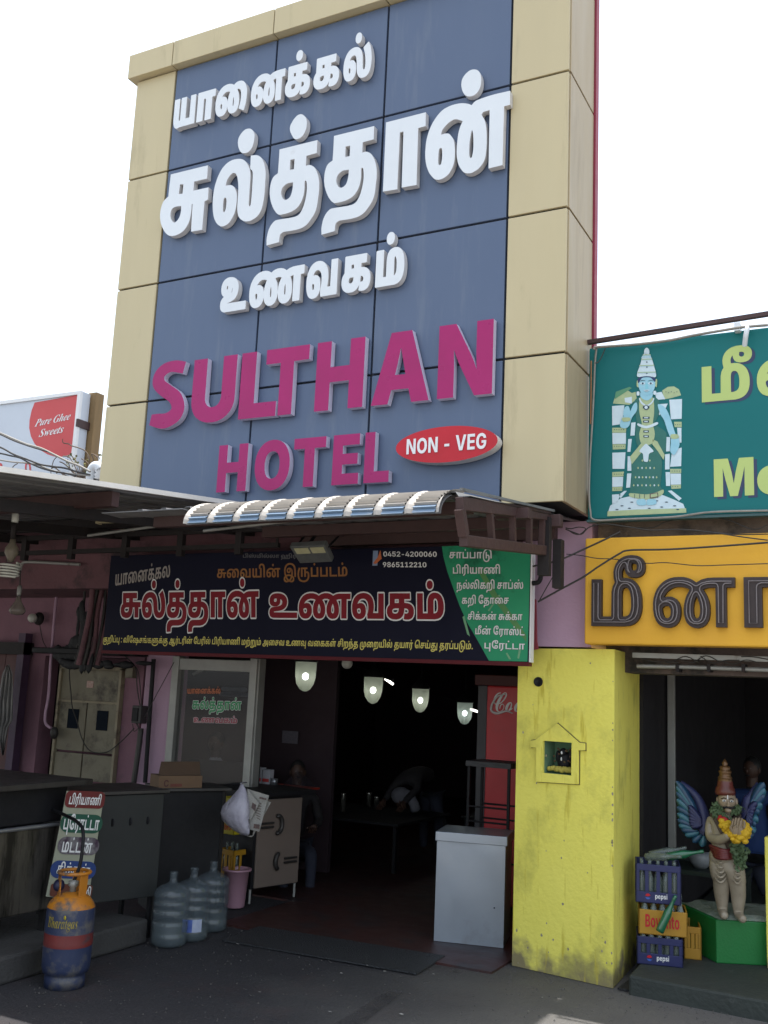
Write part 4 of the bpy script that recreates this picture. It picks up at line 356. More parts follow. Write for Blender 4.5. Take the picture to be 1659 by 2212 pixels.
11067:[[287,49,-31,38,-16,44,-2,42,16,66,-73,29,-31,35,-12,32,-4,48,10,48,53,82,64,52,94,44,104,17,44,-3,21,-12,-13,-12,-70,-7,-74,-29,-64,-43,-61,-65,-38,-72,-4,-60,23,-43,42,-18,47,75,66,78,89,82,80,59,74,40,72,24,58,2,48,-20,20,-31,1,-42,-22,-46,-46,-56,-73,-63,-88,-54,-98,-42,-80,-19,-47,-102,-4,-68,10,-26,25,-23,62,-10,78,20,60,36,45,51,12,42,-12,46,-47,22,-60,-18,-39,-44,-27,-83,-15,3,-13,20,3,54,27,46,44,32,48,15,54,-2,44,-25,21,-44,-4,-52,-34,-56,-79,-59,-106,-30,-92,10],[432,279,103,39,118,89,85,104,20,54,-6,28,-17,7,-32,-10,-71,-55,-105,-118]],
11111:[[47,32,-21,53,8,54,39,62,52,48,70,41,70,18,60,-6,41,-29,16,-44,-5,-48,-19,-42,-44,-54,69,38,19,-20,-23,-21,-48,-28,-68,-14,-54,-32,-50,-14,-68,6],[149,28,20,-2,34,18,10,39,48,25,21,27,42,92,-9,45,-18,4,-22,-12,-73,-83,-55,-106]],
11099:[[55,26,-22,45,1,60,26,54,47,51,58,40,70,28,70,1,46,-22,15,-36,-14,-40,-25,-15,-36,6,-13,35,33,38,-16,6,-18,-7,-85,-103,-49,-110,10,-30,42,2,50,26,68,56,20,-18,-20,-20,-68,-51,-68,-26,-68,0]],
11097:[[36,37,-12,52,16,62,47,64,62,51,102,40,62,-3,23,-14,13,-24,20,39,111,3,-121,-254,10,-8,22,9,72,58,19,-21,-89,-71,-54,-24,-42,-1,-35,22,-15,41,-58,-48,-78,-16,-48,16],[137,20,24,1,30,15,69,75,64,114,4,26,-15,23,-22,6,-26,-10,-77,-81,-62,-120,-4,-32]],
9066:[[-50,1,1,22,54,9,36,45,133,482,0,64,-17,14,-46,10,0,24,342,-7,76,-18,57,-37,22,-36,8,-40,-20,-82,-65,-58,-99,-36,95,-56,33,-60,-4,-86,-47,-80,-68,-45,-88,-24],[207,41,42,-8,66,14,36,23,39,51,20,74,-2,62,-12,30,-41,37,-93,13,-68,-248,0,-34],[271,371,100,10,40,22,31,34,22,54,4,70,-10,36,-31,31,-58,10,-33,-21]],
9097:[[11,11,-25,32,-12,36,6,100,46,114,65,88,64,51,62,26,64,-4,25,-23,13,-34,18,54,104,0,-101,-362,4,-24,21,-3,58,66,21,-11,-48,-72,-77,-54,-60,3,-27,39,7,76,-47,-66,-59,-45,-70,-10],[125,63,36,3,32,26,59,99,42,152,-2,50,-17,21,-26,4,-32,-18,-39,-47,-38,-72,-32,-90,-11,-64,6,-42]],
9103:[[-43,-165,-29,40,0,52,39,45,80,36,-41,37,-10,40,27,44,61,42,-48,40,-22,50,7,68,34,58,66,51,84,22,90,-10,68,-38,86,0,-4,-41,-56,-2,-3,-82,-23,-44,-32,-34,-46,-30,-54,-19,-108,-2,-25,-29,19,-27,154,-55,57,-42,19,-62,-8,-40,-21,-36,-69,-49,-98,-24,-118,7],[219,-144,19,27,0,38,-21,24,-58,27,-70,22,-46,-28,-29,-39,-2,-32,10,-24,51,-37,86,-6],[157,188,32,0,26,16,45,73,14,108,-9,26,-18,15,-24,1,-28,-13,-49,-73,-18,-106,11,-34]],
8067:[[325,-6,-64,16,-68,34,-53,45,-38,48,-48,118,-10,82,4,100,42,132,40,58,53,49,114,51,88,11,56,-4,92,-26,78,-51,62,-86,27,-94,-159,-1,-34,73,-68,42,-68,7,-68,-20,-59,-55,-34,-88,-4,-120,29,-96,28,-40,40,-30,48,-17,46,-2,54,10,44,27,33,42,15,43,156,0,1,-9,-15,-56,-27,-56,-79,-83,-114,-50]],
}
RUND = {
'yanaikkal':[6598,[30,0,41,934,48,1558,27,2720,77,3941,18,4767,92,5593]],
'yanaikkal/c':[5987,[3030,0,3041,832,3048,1399,3027,2452,3077,3549,3018,4311,3092,5073]],
'yanaikkal_w':[6598,[30,0,41,934,48,1558,27,2720,77,3941,18,4767,33,5593]],
'sulthan':[6288,[1108,0,1092,1015,1084,2195,1025,3166,1041,4137,1086,4866]],
'sulthan/f':[6288,[2108,0,2092,1015,2084,2195,2025,3166,2041,4137,2086,4866]],
'unavagam':[6139,[1010,0,1024,1099,1036,3010,1018,4204,1088,5171]],
'unavagam/f':[6139,[2010,0,2024,1099,2036,3010,2018,4204,2088,5171]],
'unavagam/c':[4736,[3010,0,3024,821,3036,2297,3018,3221,3088,3983]],
'bismilla':[11033,[28,0,42,748,98,1030,29,2309,42,3152,92,3434,33,4439,41,5444,40,6308,42,7905,90,8187,31,8811,40,9435]],
'suvai':[10900,[108,0,48,861,36,2023,30,3052,42,3986,86,4268,8,5729,140,6835,87,7894,28,8642,23,9390,88,10056]],
'note':[67149,[102,0,32,1065,42,1941,87,2223,131,2971,193,3959,36,4474,42,5503,47,5785,38,6492,20,7874,78,8602,18,9668,150,10494,77,11979,102,12805,7,14110,90,15406,23,16030,31,16697,42,17321,86,17603,47,19064,28,19771,31,20519,42,21143,92,21425,28,22670,42,23418,31,23699,42,24324,30,24605,41,25540,24,26164,42,27811,29,28333,91,29176,143,30052,88,31208,6,32292,48,33388,20,34550,36,35278,10,36546,24,37518,156,39165,36,40433,48,41462,18,42624,18,43450,93,44276,20,45571,42,46299,32,46580,85,47456,25,48259,134,49321,48,50432,32,51593,30,52469,42,53403,92,53685,25,54930,30,55752,41,56686,90,57310,46,58174,20,59063,89,59790,122,60725,25,62050,31,62871,87,63495,28,64243,116,64991,88,66030,181,66873]],
'm1':[4510,[20,0,41,727,87,1351,28,2099,41,2847,116,3471]],
'm2':[5423,[28,0,42,748,31,1030,42,1654,30,1936,41,2870,24,3494,42,5141]],
'm3':[8696,[26,0,92,803,145,1808,18,3094,32,3920,42,4796,20,5318,41,6045,87,6669,98,7417]],
'm4':[6266,[18,0,32,826,42,1702,47,2224,25,2931,41,3753,48,4377,20,5539]],
'm5':[7260,[20,0,42,727,77,1009,18,1835,86,2662,108,4123,77,4984,18,5810,41,6636]],
'm6':[6205,[133,0,86,843,47,2304,31,3011,41,3636,98,4260,82,5539]],
'm7':[4037,[131,0,47,748,31,1455,82,2079,23,2746,41,3413]],
's2':[4661,[131,0,47,748,31,1455,41,2079,82,2703,23,3370,41,4037]],
's3':[3398,[29,0,82,844,23,1510,86,2177]],
's4':[3883,[20,0,42,727,77,1009,18,1835,86,2662]],
's5':[1750,[31,0,29,624,42,1468]],
'meena':[2827,[4133,0,4027,883,4041,2169]],
'meena/m':[2827,[5133,0,5027,883,5041,2169]],
'meen':[2366,[6133,0,6027,960]],
'ki':[1108,[18,0,42,826]],
'tel1':[7752,[8048,0,8052,646,8053,1292,8050,1938,8045,2584,8052,3230,8050,3876,8048,4522,8048,5168,8048,5814,8054,6460,8048,7106]],
'tel2':[6460,[8057,0,8056,646,8054,1292,8053,1938,8049,2584,8049,3230,8050,3876,8050,4522,8049,5168,8048,5814]],
'nonveg':[5559,[8078,0,8079,763,8078,1535,8045,2548,8086,3444,8069,4199,8071,4808]],
'bovonto':[4113,[8066,0,8111,663,8118,1278,8111,1883,8110,2499,8116,3126,8111,3498]],
'pepsi':[2704,[8112,0,8101,633,8112,1230,8115,1863,8105,2428]],
'vibro':[2691,[8086,0,8105,755,8098,1031,8114,1663,8111,2075]],
'Me':[1562,[10077,0,10101,956]],
'SULTHAN':[4954,[10083,0,10085,666,10076,1388,10084,1953,10072,2640,10065,3390,10078,4185]],
'HOTEL':[3390,[10072,0,10079,750,10084,1525,10069,2212,10076,2825]],
'pure':[4257,[9080,0,9117,609,9114,1141,9101,1529,9071,2180,9104,2923,9101,3455,9101,3856]],
'sweets':[2627,[9083,0,9119,549,9101,1174,9101,1575,9116,1976,9115,2251]],
'coca':[2059,[11067,0,11111,697,11099,1144,11097,1530]],
'bharat':[4156,[9066,0,9104,641,9097,1173,9114,1673,9097,2061,9116,2561,9103,2836,9097,3280,9115,3780]],
'C':[741,[8067,0]],
}
TRD = {
'su':[[-5803,6438,418,-1,2,-128,-144,1,1,-88,168,-2,4,-117,-36,-10,-2,-269,-122,5,-8,264,-9,2,0,-24,0,-24,0,-24,-2,-23,-2,-22,-4,-21,-4,-20,-8,-20,-10,-19,-13,-18,-15,-17,-16,-13,-18,-10,-20,-7,-21,-5,-19,-3,-19,-1,-19,1,-18,4,-17,5,-15,8,-14,10,-14,12,-13,15,-14,17,-13,20,-12,21,-11,21,-9,21,-6,21,-6,21,-3,20,-2,21,0,20,1,19,3,19,3,18,6,18,6,16,9,14,11,11,13,10,14,8,13,9,1,93],[-5686,6316,40,-6,-1,-92,-44,5],[-5650,6099,1,-15,0,-15,1,-15,-1,-14,-2,-15,-3,-14,-4,-13,-6,-12,-9,-11,-11,-11,-12,-8,-11,-4,-10,2,-10,6,-10,9,-8,11,-8,12,-6,14,-5,16,-3,14,0,14,2,14,3,12,6,11,7,7,9,5,10,4,13,2,15,0,17,-1,18,-3]],
'l':[[-5051,6426,-21,3,-23,1,-25,-1,-23,-5,-21,-8,-20,-11,-19,-15,-18,-17,-16,-22,-15,-26,-13,-28,-10,-29,-9,-30,-7,-31,-4,-32,-3,-32,-2,-32,1,-33,2,-33,4,-31,4,-29,6,-28,7,-26,9,-24,11,-21,12,-20,14,-16,13,-13,14,-10,13,-7,14,-4,14,-1,16,2,15,4,16,7,14,10,13,14,13,17,11,20,10,20,6,21,5,22,3,23,2,23,1,24,-1,25,-2,24,-3,21,-5,19,-7,17,-8,16,-8,13,-9,11,-10,10,-11,7,-11,6,-14,3,-15,1,-15,1,-15,0,3,14,2,14,4,14,5,13,10,14,11,14,12,12,12,8,9,3,9,0,10,-2,9,-6,8,-8,7,-12,7,-14,5,-14,5,-19,5,-21,4,-24,3,-25,2,-30,1,-34,0,-33,1,-30,0,-24,0,-22,1,-20,2,-19,3,-19,4,-19,6,-17,7,-16,11,-14,12,-13,14,-11,15,-9,15,-7,17,-6,17,-2,18,0,19,3,21,7,20,8,17,11,13,12,11,14,9,17,8,19,7,25,4,28,4,30,2,30,2,31,-1,32,0,32,-1,30,0,27,0,25,-1,24,-3,26,-6,27,-8,29,-9,28,-11,24,-12,19,-13,17,-15,14,-17,11,-17,7,-20,4,-20,3,-20,3,3,-124,8,-9,9,-8,8,-10,4,-11,4,-27,2,-35,1,-39,0,-39,1,-42,0,-45,-1,-42,-1,-30,-1,-7,-3,-6,-3,-5,-4,-2,-3,2,-4,5,-3,7,-2,6,-1,32,0,43,0,47,-1,42,0,36,0,33,-1,31,-3,28,-5,23,-7,22,-9,19,-9,18,-11,17,-11,16,-13,13,-13,12,-13,9,-14,7,-16,6],[-5163,6084,4,-3,4,-5,3,-7,2,-7,2,-16,1,-21,0,-21,-1,-18,-2,-13,-3,-12,-4,-9,-4,-6,-4,-1,-5,3,-4,4,-3,6,-2,11,-2,16,-1,17,0,16,-1,15,1,15,1,14,1,11,3,5,5,4,5,2],[-4948,6689,-15,5,-18,2,-18,-1,-16,-6,-16,-11,-15,-15,-13,-17,-9,-18,-4,-19,-1,-20,3,-20,4,-19,7,-20,9,-19,11,-17,13,-14,14,-8,17,-5,17,-2,15,1,13,4,12,8,11,9,9,12,7,14,5,16,4,17,3,17,1,17,1,18,-1,18,-4,16,-8,17,-11,16,-13,14]],
'th':[[-4085,6419,378,0,1,-118,-101,-3,0,-91,10,0,11,1,11,0,11,-3,12,-6,13,-8,12,-10,11,-13,10,-16,10,-19,9,-20,8,-21,6,-21,5,-22,4,-23,2,-24,1,-24,0,-25,-2,-26,-2,-26,-2,-29,-2,-30,-4,-29,-6,-27,-9,-22,-11,-20,-13,-18,-13,-16,-13,-16,-14,-14,-15,-12,-17,-9,-18,-7,-19,-5,-21,-2,-24,-2,-29,0,-32,1,-33,2,-33,1,-7,-4,-8,-5,-8,-5,-5,-8,-3,-13,-2,-15,0,-17,-2,-17,-123,-9,-1,18,-2,17,-1,18,1,19,3,21,4,22,6,22,8,18,9,17,11,14,12,12,12,9,10,5,11,2,12,0,13,0,28,-1,35,-2,36,-2,29,-1,20,1,17,1,16,3,13,6,13,10,10,14,8,15,8,16,7,17,5,19,5,19,4,20,3,21,3,21,1,22,1,21,-1,20,-2,21,-3,18,-2,14,-3,4,-3,4,-4,3,-4,1,-2,-1,-1,-3,-1,-4,-1,-4,1,-18,1,-24,0,-26,-1,-23,-3,-21,-4,-19,-5,-19,-7,-16,-9,-16,-10,-15,-11,-13,-13,-11,-15,-9,-16,-7,-17,-6,-18,-4,-19,-3,-20,-2,-20,0,-17,0,-12,0,-10,1,-11,2,-10,5,-12,10,-12,12,-11,15,-12,17,-11,19,-11,23,-10,23,-8,23,-6,21,-4,21,-4,21,-2,21,0,21,1,21,2,20,3,17,4,16,5,14,6,12,8,10,9,8,11,6,12,5,11,6,1,104],[-3967,6296,43,0,0,-94,-41,1],[-3924,6082,0,-16,0,-16,0,-16,-2,-16,-3,-16,-3,-16,-5,-15,-6,-13,-9,-9,-11,-8,-11,-4,-11,-2,-9,2,-10,5,-9,7,-7,9,-7,11,-5,14,-5,14,-2,13,1,12,2,12,4,12,6,10,8,8,10,8,11,6,12,5,14,2,16,-1,16,-1]],
'dot':[[-4420,6698,-14,4,-14,0,-13,-3,-13,-7,-14,-12,-15,-16,-12,-19,-10,-16,-5,-15,-2,-14,1,-14,3,-16,7,-19,11,-21,12,-21,10,-15,9,-9,9,-5,10,-4,10,-1,13,1,14,3,14,6,12,9,10,12,9,15,8,18,5,18,2,20,1,23,-2,22,-5,19,-9,18,-13,16,-15,14]],
'aa':[[-3599,6425,355,3,2,-120,-64,-2,6,-488,-130,5,-6,484,-32,0,-1,-491,-128,6]],
'n':[[-2935,6429,-19,3,-21,2,-23,0,-22,-1,-21,-3,-21,-5,-21,-7,-21,-11,-20,-16,-20,-20,-18,-23,-17,-24,-13,-25,-12,-26,-10,-28,-7,-27,-6,-26,-4,-26,-2,-27,-1,-26,-1,-28,1,-28,2,-28,4,-26,5,-24,6,-24,8,-22,8,-20,9,-18,11,-17,11,-14,10,-13,10,-10,9,-7,10,-6,11,-4,12,-2,14,0,14,2,13,4,14,6,14,8,13,11,11,13,10,16,9,18,7,21,6,21,3,23,1,25,0,26,-1,24,-2,23,-3,23,-3,21,-5,20,-7,17,-9,16,-9,13,-8,11,-7,7,-7,5,-8,3,-9,2,-11,2,-12,0,-13,-1,-12,0,3,11,2,11,4,11,6,10,11,12,13,13,14,11,14,10,13,6,13,5,14,3,14,0,15,-5,15,-8,16,-9,16,-9,-7,-14,-6,-13,-7,-15,-5,-17,-5,-19,-4,-22,-3,-23,-2,-24,-2,-25,-2,-27,0,-28,0,-26,2,-25,3,-24,5,-23,5,-22,7,-19,8,-18,10,-16,9,-14,9,-11,9,-9,10,-7,10,-5,12,-4,13,-2,14,-1,14,2,14,5,16,6,15,9,13,11,12,13,11,14,9,17,7,18,5,21,2,24,2,25,1,25,1,26,0,26,-1,27,-1,26,-2,26,-3,27,-4,25,-5,23,-7,21,-9,18,-9,17,-9,17,3,5,4,6,3,4,6,4,11,2,12,1,14,0,14,1,4,-485,112,3,1,484,47,1,-1,117,-37,1,-38,1,-36,1,-32,-1,-26,-1,-23,-2,-21,-2,-19,-2,-15,-2,-14,-2,-12,-2,-11,-4,-9,-6,-8,-6,-7,-8,-7,-7,-7,5,-7,5,-7,5,-8,4,-12,5,-12,5,-15,5],[-3092,6082,3,-15,1,-22,1,-22,0,-20,-1,-16,-2,-14,-2,-13,-2,-9,-3,-3,-3,-3,-4,0,-4,0,-3,2,-3,4,-2,4,-2,5,-1,13,-1,18,0,18,0,17,0,15,1,14,1,13,2,10,2,4,2,3,3,2,3,0,4,1,4,-1,4,-2],[-2840,6179,3,-10,4,-18,3,-24,2,-23,1,-24,1,-27,0,-25,-1,-22,-2,-17,-2,-16,-3,-12,-3,-10,-2,-2,-4,-1,-4,0,-3,3,-3,4,-2,6,-2,7,-1,7,-1,19,-1,24,1,26,0,22,1,16,1,15,2,14,2,14,2,17,4,18,3,14],[-2830,6690,-12,4,-13,2,-14,0,-14,-4,-14,-8,-15,-11,-13,-14,-10,-15,-6,-15,-3,-17,-1,-18,1,-18,4,-18,5,-20,8,-19,8,-15,10,-12,10,-9,11,-7,12,-4,13,-3,14,0,14,2,12,5,11,8,10,10,8,13,7,13,5,15,3,17,1,18,1,17,-2,17,-2,17,-4,17,-6,14,-7,12,-10,11,-10,9]],
'S':[[-5586,4644,-24,-1,-25,-2,-26,-4,-24,-6,-22,-10,-23,-12,-20,-15,-17,-16,-13,-18,-11,-19,-7,-21,-4,-21,0,-20,2,-22,6,-21,12,-21,17,-21,24,-21,25,-20,25,-18,25,-17,26,-14,23,-14,19,-15,15,-16,10,-17,6,-17,1,-14,-8,-11,-14,-10,-18,-8,-19,-6,-20,-2,-22,1,-24,2,-21,1,-18,0,-17,-1,-16,0,-16,-1,-18,-92,25,-10,25,-10,25,-9,24,-7,25,-5,24,-3,25,0,26,4,29,7,32,12,31,14,25,17,19,18,15,22,11,22,7,23,3,22,-1,23,-4,23,-7,23,-10,22,-13,22,-15,21,-19,21,-24,19,-29,19,-28,17,-25,16,-20,13,-20,13,-16,11,-11,11,-6,11,-2,11,3,10,5,9,10,8,13,8,16,7,16,4,18,0,19,-3,20,-4,18,-4,17,-4,16,-4,15,-4,15,-5,27,103,-16,4,-15,5,-16,5,-16,3,-18,4,-18,3,-19,2]],
}
def undo(cs):
    out = []
    for c in cs:
        x = y = 0; o = []
        for i in range(0, len(c), 2): x += c[i]; y += c[i+1]; o.append((x, y))
        out.append(o)
    return out
GL = {k: undo(v) for k, v in GLD.items()}; TRC = {k: undo(v) for k, v in TRD.items()}
RUN = {k: [list(zip(v[1][::2], v[1][1::2])), v[0]] for k, v in RUND.items()}
def latin(ch): return 10000+ord(ch)                # heavy capitals
def text(mb, run, O, U, V, m=0, depth=None, ms=None, shear=0, dx=0, dy=0):
    """run written from O along U (metres per font unit) with V up"""
    O = Vector(O); U = Vector(U); V = Vector(V)
    for k, x in RUN[run][0]:
        for grp in split(GL[k]):
            mb.poly(grp, lambda u, v: O+U*(u+x+shear*v+dx)+V*(v+dy), depth, m, ms)
    return mb
def area(c): return .5*sum(c[i][0]*c[(i+1) % len(c)][1]-c[(i+1) % len(c)][0]*c[i][1] for i in range(len(c)))
def inside(p, c):
    r = False
    for i in range(len(c)):
        (x1, y1), (x2, y2) = c[i][:2], c[i-1][:2]
        if (y1 > p[1]) != (y2 > p[1]) and p[0] < (x2-x1)*(p[1]-y1)/(y2-y1)+x1: r = not r
    return r
def split(cs):                       # group every outer contour with its holes
    cs = sorted(cs, key=lambda c: -abs(area(c))); outs = []
    for c in cs:
        for g in outs:
            if inside(c[0], g[0]): g.append(c); break
        else: outs.append([c])
    return outs
def ptext(mb, run, bl, br, tl, plane, m=0, depth=None, ms=None, xh=560, **k):
    O = plane(*bl); U = (plane(*br)-O)/RUN[run][1]; V = (plane(*tl)-O)/xh
    return text(mb, run, O, U, V, m, depth, ms, **k)

# ---------------------------------------------------------------- materials
m_gold = mat('gold_panel', (.52, .44, .27), (.48, .405, .25), 1.6, .46, .1, amt=.6, dirt=(.40, .335, .205), dscale=1.8, dthr=.56, stretch=(2.2, 2.2, .35), spec=.3)
m_flank = mat('flank_panel', (.41, .325, .205), (.37, .295, .185), 1.6, .5, .1, amt=.6, dirt=(.33, .26, .165), dscale=1.8, dthr=.56, stretch=(2.2, 2.2, .35), spec=.25)  # darker, browner copy of the gold: the flank's shade put into the colour
m_blue = mat('blue_panel', (.080, .112, .186), (.090, .122, .192), 1.3, .40, .1, amt=.7, dirt=(.112, .142, .205), dscale=1.9, dthr=.54, stretch=(2.6, 2.6, .30), spec=.4)
m_seam = mat('seam', (.02, .022, .03), rough=.8)
m_white = mat('white_acrylic', (.68, .71, .74), (.62, .65, .68), 2, .35, bump=.02, bscale=8, dirt=(.55, .56, .57), dscale=3, dthr=.64)
m_wside = mat('white_letter_side', (.62, .61, .61), (.52, .50, .49), 5, .5, dirt=(.35, .32, .3), dscale=6, dthr=.62)
m_mag = mat('magenta_acrylic', (.36, .010, .125), (.30, .010, .105), 3, .3, spec=.3)
m_lside = mat('lilac_letter_side', (.58, .54, .66), (.5, .46, .58), 5, .5)
m_red = mat('red_acrylic', (.52, .015, .03), (.44, .015, .025), 4, .35, spec=.3)
m_print = mat('white_print', (.75, .75, .75), (.7, .7, .7), 9, .4)
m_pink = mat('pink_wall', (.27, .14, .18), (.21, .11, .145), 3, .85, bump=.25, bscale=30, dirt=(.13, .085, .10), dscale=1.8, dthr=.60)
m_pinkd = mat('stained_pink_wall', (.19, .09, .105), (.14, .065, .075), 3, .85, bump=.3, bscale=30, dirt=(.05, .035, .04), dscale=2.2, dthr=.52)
m_pinkl = mat('lilac_wall', (.50, .33, .44), (.45, .29, .39), 2, .85, bump=.2, bscale=40, dirt=(.30, .2, .25), dscale=4, dthr=.64)
m_dkred = mat('dark_red_shutter', (.085, .018, .016), (.06, .014, .014), 3, .6, dirt=(.03, .01, .012), dscale=2, dthr=.55)
m_yellow = mat('yellow_wall', (.86, .78, .15), (.80, .72, .12), 2.2, .85, bump=.28, bscale=30, amt=.6, dirt=(.66, .58, .10), dscale=1.5, dthr=.60)
m_yboard = mat('mustard_board', (.74, .40, .03), (.68, .35, .03), 2, .75, bump=.12, bscale=25, dirt=(.68, .40, .08), dscale=5, dthr=.68)
m_teal = mat('teal_sheet', (.004, .135, .140), (.005, .145, .146), 1.2, .45, spec=.25)
m_dark = mat('dark_steel', (.014, .011, .012), (.022, .017, .017), 12, .7, .2, dirt=(.07, .04, .035), dscale=9, dthr=.62)
m_brown = mat('maroon_painted_steel', (.062, .030, .028), (.045, .022, .021), 9, .6, .1, bump=.1, dirt=(.14, .085, .07), dscale=7, dthr=.66)
m_black = mat('black', (.007, .007, .009), (.011, .011, .013), 12, .6, spec=.3)
m_cable = mat('cable', (.02, .018, .018), (.04, .035, .03), 15, .6)
m_cabg = mat('grey_cable', (.30, .28, .25), (.2, .19, .17), 15, .6)
m_sheet = mat('awning_sheet', (.22, .22, .225), (.17, .17, .175), 3, .5, .4, dirt=(.10, .095, .09), dscale=3, dthr=.56)
m_edge = mat('awning_edge', (.80, .77, .72), (.7, .67, .62), 6, .6, dirt=(.25, .22, .2), dscale=9, dthr=.66)
m_canopy = mat('canopy_sheet', (.46, .43, .39), (.36, .33, .30), 8, .6, .1, dirt=(.33, .28, .23), dscale=7, dthr=.62)
m_canblue = mat('canopy_blue', (.15, .24, .35), (.22, .28, .36), 9, .5, dirt=(.50, .48, .42), dscale=9, dthr=.6)
m_steel = mat('stainless_steel', (.38, .39, .42), (.28, .29, .31), 2.5, .40, .75, bump=.03, bscale=5, dirt=(.20, .18, .17), dscale=2.2, dthr=.6)
m_steeld = mat('dirty_steel', (.075, .07, .066), (.045, .042, .041), 3, .5, .55, dirt=(.035, .03, .028), dscale=2.4, dthr=.52, stretch=(1.5, 1.5, .6))
m_gray = mat('grey_painted_counter', (.026, .029, .030), (.020, .022, .023), 3, .5, .2, dirt=(.03, .03, .032), dscale=2.5, dthr=.6)
m_alu = mat('aluminium_frame', (.36, .36, .34), (.27, .27, .255), 5, .5, .35, dirt=(.14, .12, .1), dscale=6, dthr=.62)
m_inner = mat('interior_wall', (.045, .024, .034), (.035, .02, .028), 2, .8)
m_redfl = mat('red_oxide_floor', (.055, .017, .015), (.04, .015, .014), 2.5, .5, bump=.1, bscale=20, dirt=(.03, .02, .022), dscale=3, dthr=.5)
m_conc = mat('concrete', (.055, .053, .052), (.036, .035, .035), 5, .85, bump=.4, bscale=40, dirt=(.05, .048, .046), dscale=3, dthr=.55)
m_glass = mat('window_glass', (.05, .05, .06), rough=.05, spec=.8, alpha=.22)

# ---------------------------------------------------------------- ground (street), shop floors
me = MB()
N = 46
gx = [-400, -120, -40]+[-20+26*i/60 for i in range(61)]+[12, 40, 120, 400]
gy = [-400, -120, -30, -8]+[0+8.0*i/26 for i in range(27)]+[8.12, 12, 20, 60, 400]
def gz(x, y): return .006*math.sin(x*2.1+y*.7)*math.sin(y*1.7-x*.6)*(1 if -9 < x < 4 and 0 < y < 6.6 else 0)
V = [(x, y, gz(x, y)-.004) for y in gy for x in gx]; n = len(gx)
me.add(V, [(j*n+i, j*n+i+1, (j+1)*n+i+1, (j+1)*n+i) for j in range(len(gy)-1) for i in range(n-1)], 0, True)
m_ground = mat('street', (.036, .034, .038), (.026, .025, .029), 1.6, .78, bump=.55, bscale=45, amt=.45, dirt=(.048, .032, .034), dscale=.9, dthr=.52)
nt_ = m_ground.node_tree; bs = nt_.nodes['Principled BSDF']; src = bs.inputs['Base Color'].links[0].from_socket
v = nt_.nodes.new('ShaderNodeTexVoronoi'); v.inputs['Scale'].default_value = 26; mpn = nt_.nodes['Mapping'] if 'Mapping' in nt_.nodes else None
nt_.links.new(mpn.outputs[0], v.inputs[0])
rv = nt_.nodes.new('ShaderNodeValToRGB'); rv.color_ramp.elements[0].position = .05; rv.color_ramp.elements[1].position = .13
rv.color_ramp.elements[0].color = (1, 1, 1, 1); rv.color_ramp.elements[1].color = (0, 0, 0, 1); nt_.links.new(v.outputs[0], rv.inputs[0])
nzz = nt_.nodes.new('ShaderNodeTexNoise'); nzz.inputs['Scale'].default_value = 3.3; nt_.links.new(mpn.outputs[0], nzz.inputs[0])
rz_ = nt_.nodes.new('ShaderNodeValToRGB'); rz_.color_ramp.elements[0].position = .56; rz_.color_ramp.elements[1].position = .66; nt_.links.new(nzz.outputs[0], rz_.inputs[0])
mu = nt_.nodes.new('ShaderNodeMath'); mu.operation = 'MULTIPLY'; nt_.links.new(rv.outputs[0], mu.inputs[0]); nt_.links.new(rz_.outputs[0], mu.inputs[1])
mx = nt_.nodes.new('ShaderNodeMix'); mx.data_type = 'RGBA'; nt_.links.new(mu.outputs[0], mx.inputs[0]); nt_.links.new(src, mx.inputs[6]); mx.inputs[7].default_value = (.22, .2, .19, 1)
# ground paler to the right: the sun patch's brightness put into its colour
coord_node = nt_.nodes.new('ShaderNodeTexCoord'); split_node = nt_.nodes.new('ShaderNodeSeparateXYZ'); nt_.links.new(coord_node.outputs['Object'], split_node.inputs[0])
sun_pale_noise = nt_.nodes.new('ShaderNodeTexNoise'); sun_pale_noise.inputs['Scale'].default_value = 1.1; sun_pale_noise.inputs['Detail'].default_value = 8; nt_.links.new(coord_node.outputs['Object'], sun_pale_noise.inputs[0])
sun_pale_sum = nt_.nodes.new('ShaderNodeMath'); sun_pale_sum.operation = 'MULTIPLY_ADD'; nt_.links.new(sun_pale_noise.outputs[0], sun_pale_sum.inputs[0]); sun_pale_sum.inputs[1].default_value = 2.6; nt_.links.new(split_node.outputs[0], sun_pale_sum.inputs[2])
mr2 = nt_.nodes.new('ShaderNodeMapRange'); mr2.inputs[1].default_value = -2.5; mr2.inputs[2].default_value = -.4; nt_.links.new(sun_pale_sum.outputs[0], mr2.inputs[0])
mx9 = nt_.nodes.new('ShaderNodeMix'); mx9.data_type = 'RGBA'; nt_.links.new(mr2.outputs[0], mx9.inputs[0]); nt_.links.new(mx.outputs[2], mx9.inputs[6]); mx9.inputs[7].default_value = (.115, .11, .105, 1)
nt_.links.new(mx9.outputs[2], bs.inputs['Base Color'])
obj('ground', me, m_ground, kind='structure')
obj('bounce_road', MB().box(-200, 200, -60, 3.9, -.05, .010), mat('pale_bounce_road', (.27, .25, .215), (.22, .20, .175), .8, .9, bump=.4, bscale=30, dirt=(.16, .15, .135), dscale=.6, dthr=.56), kind='structure')  # out of view: pale sheet added to bounce sun onto the shop fronts
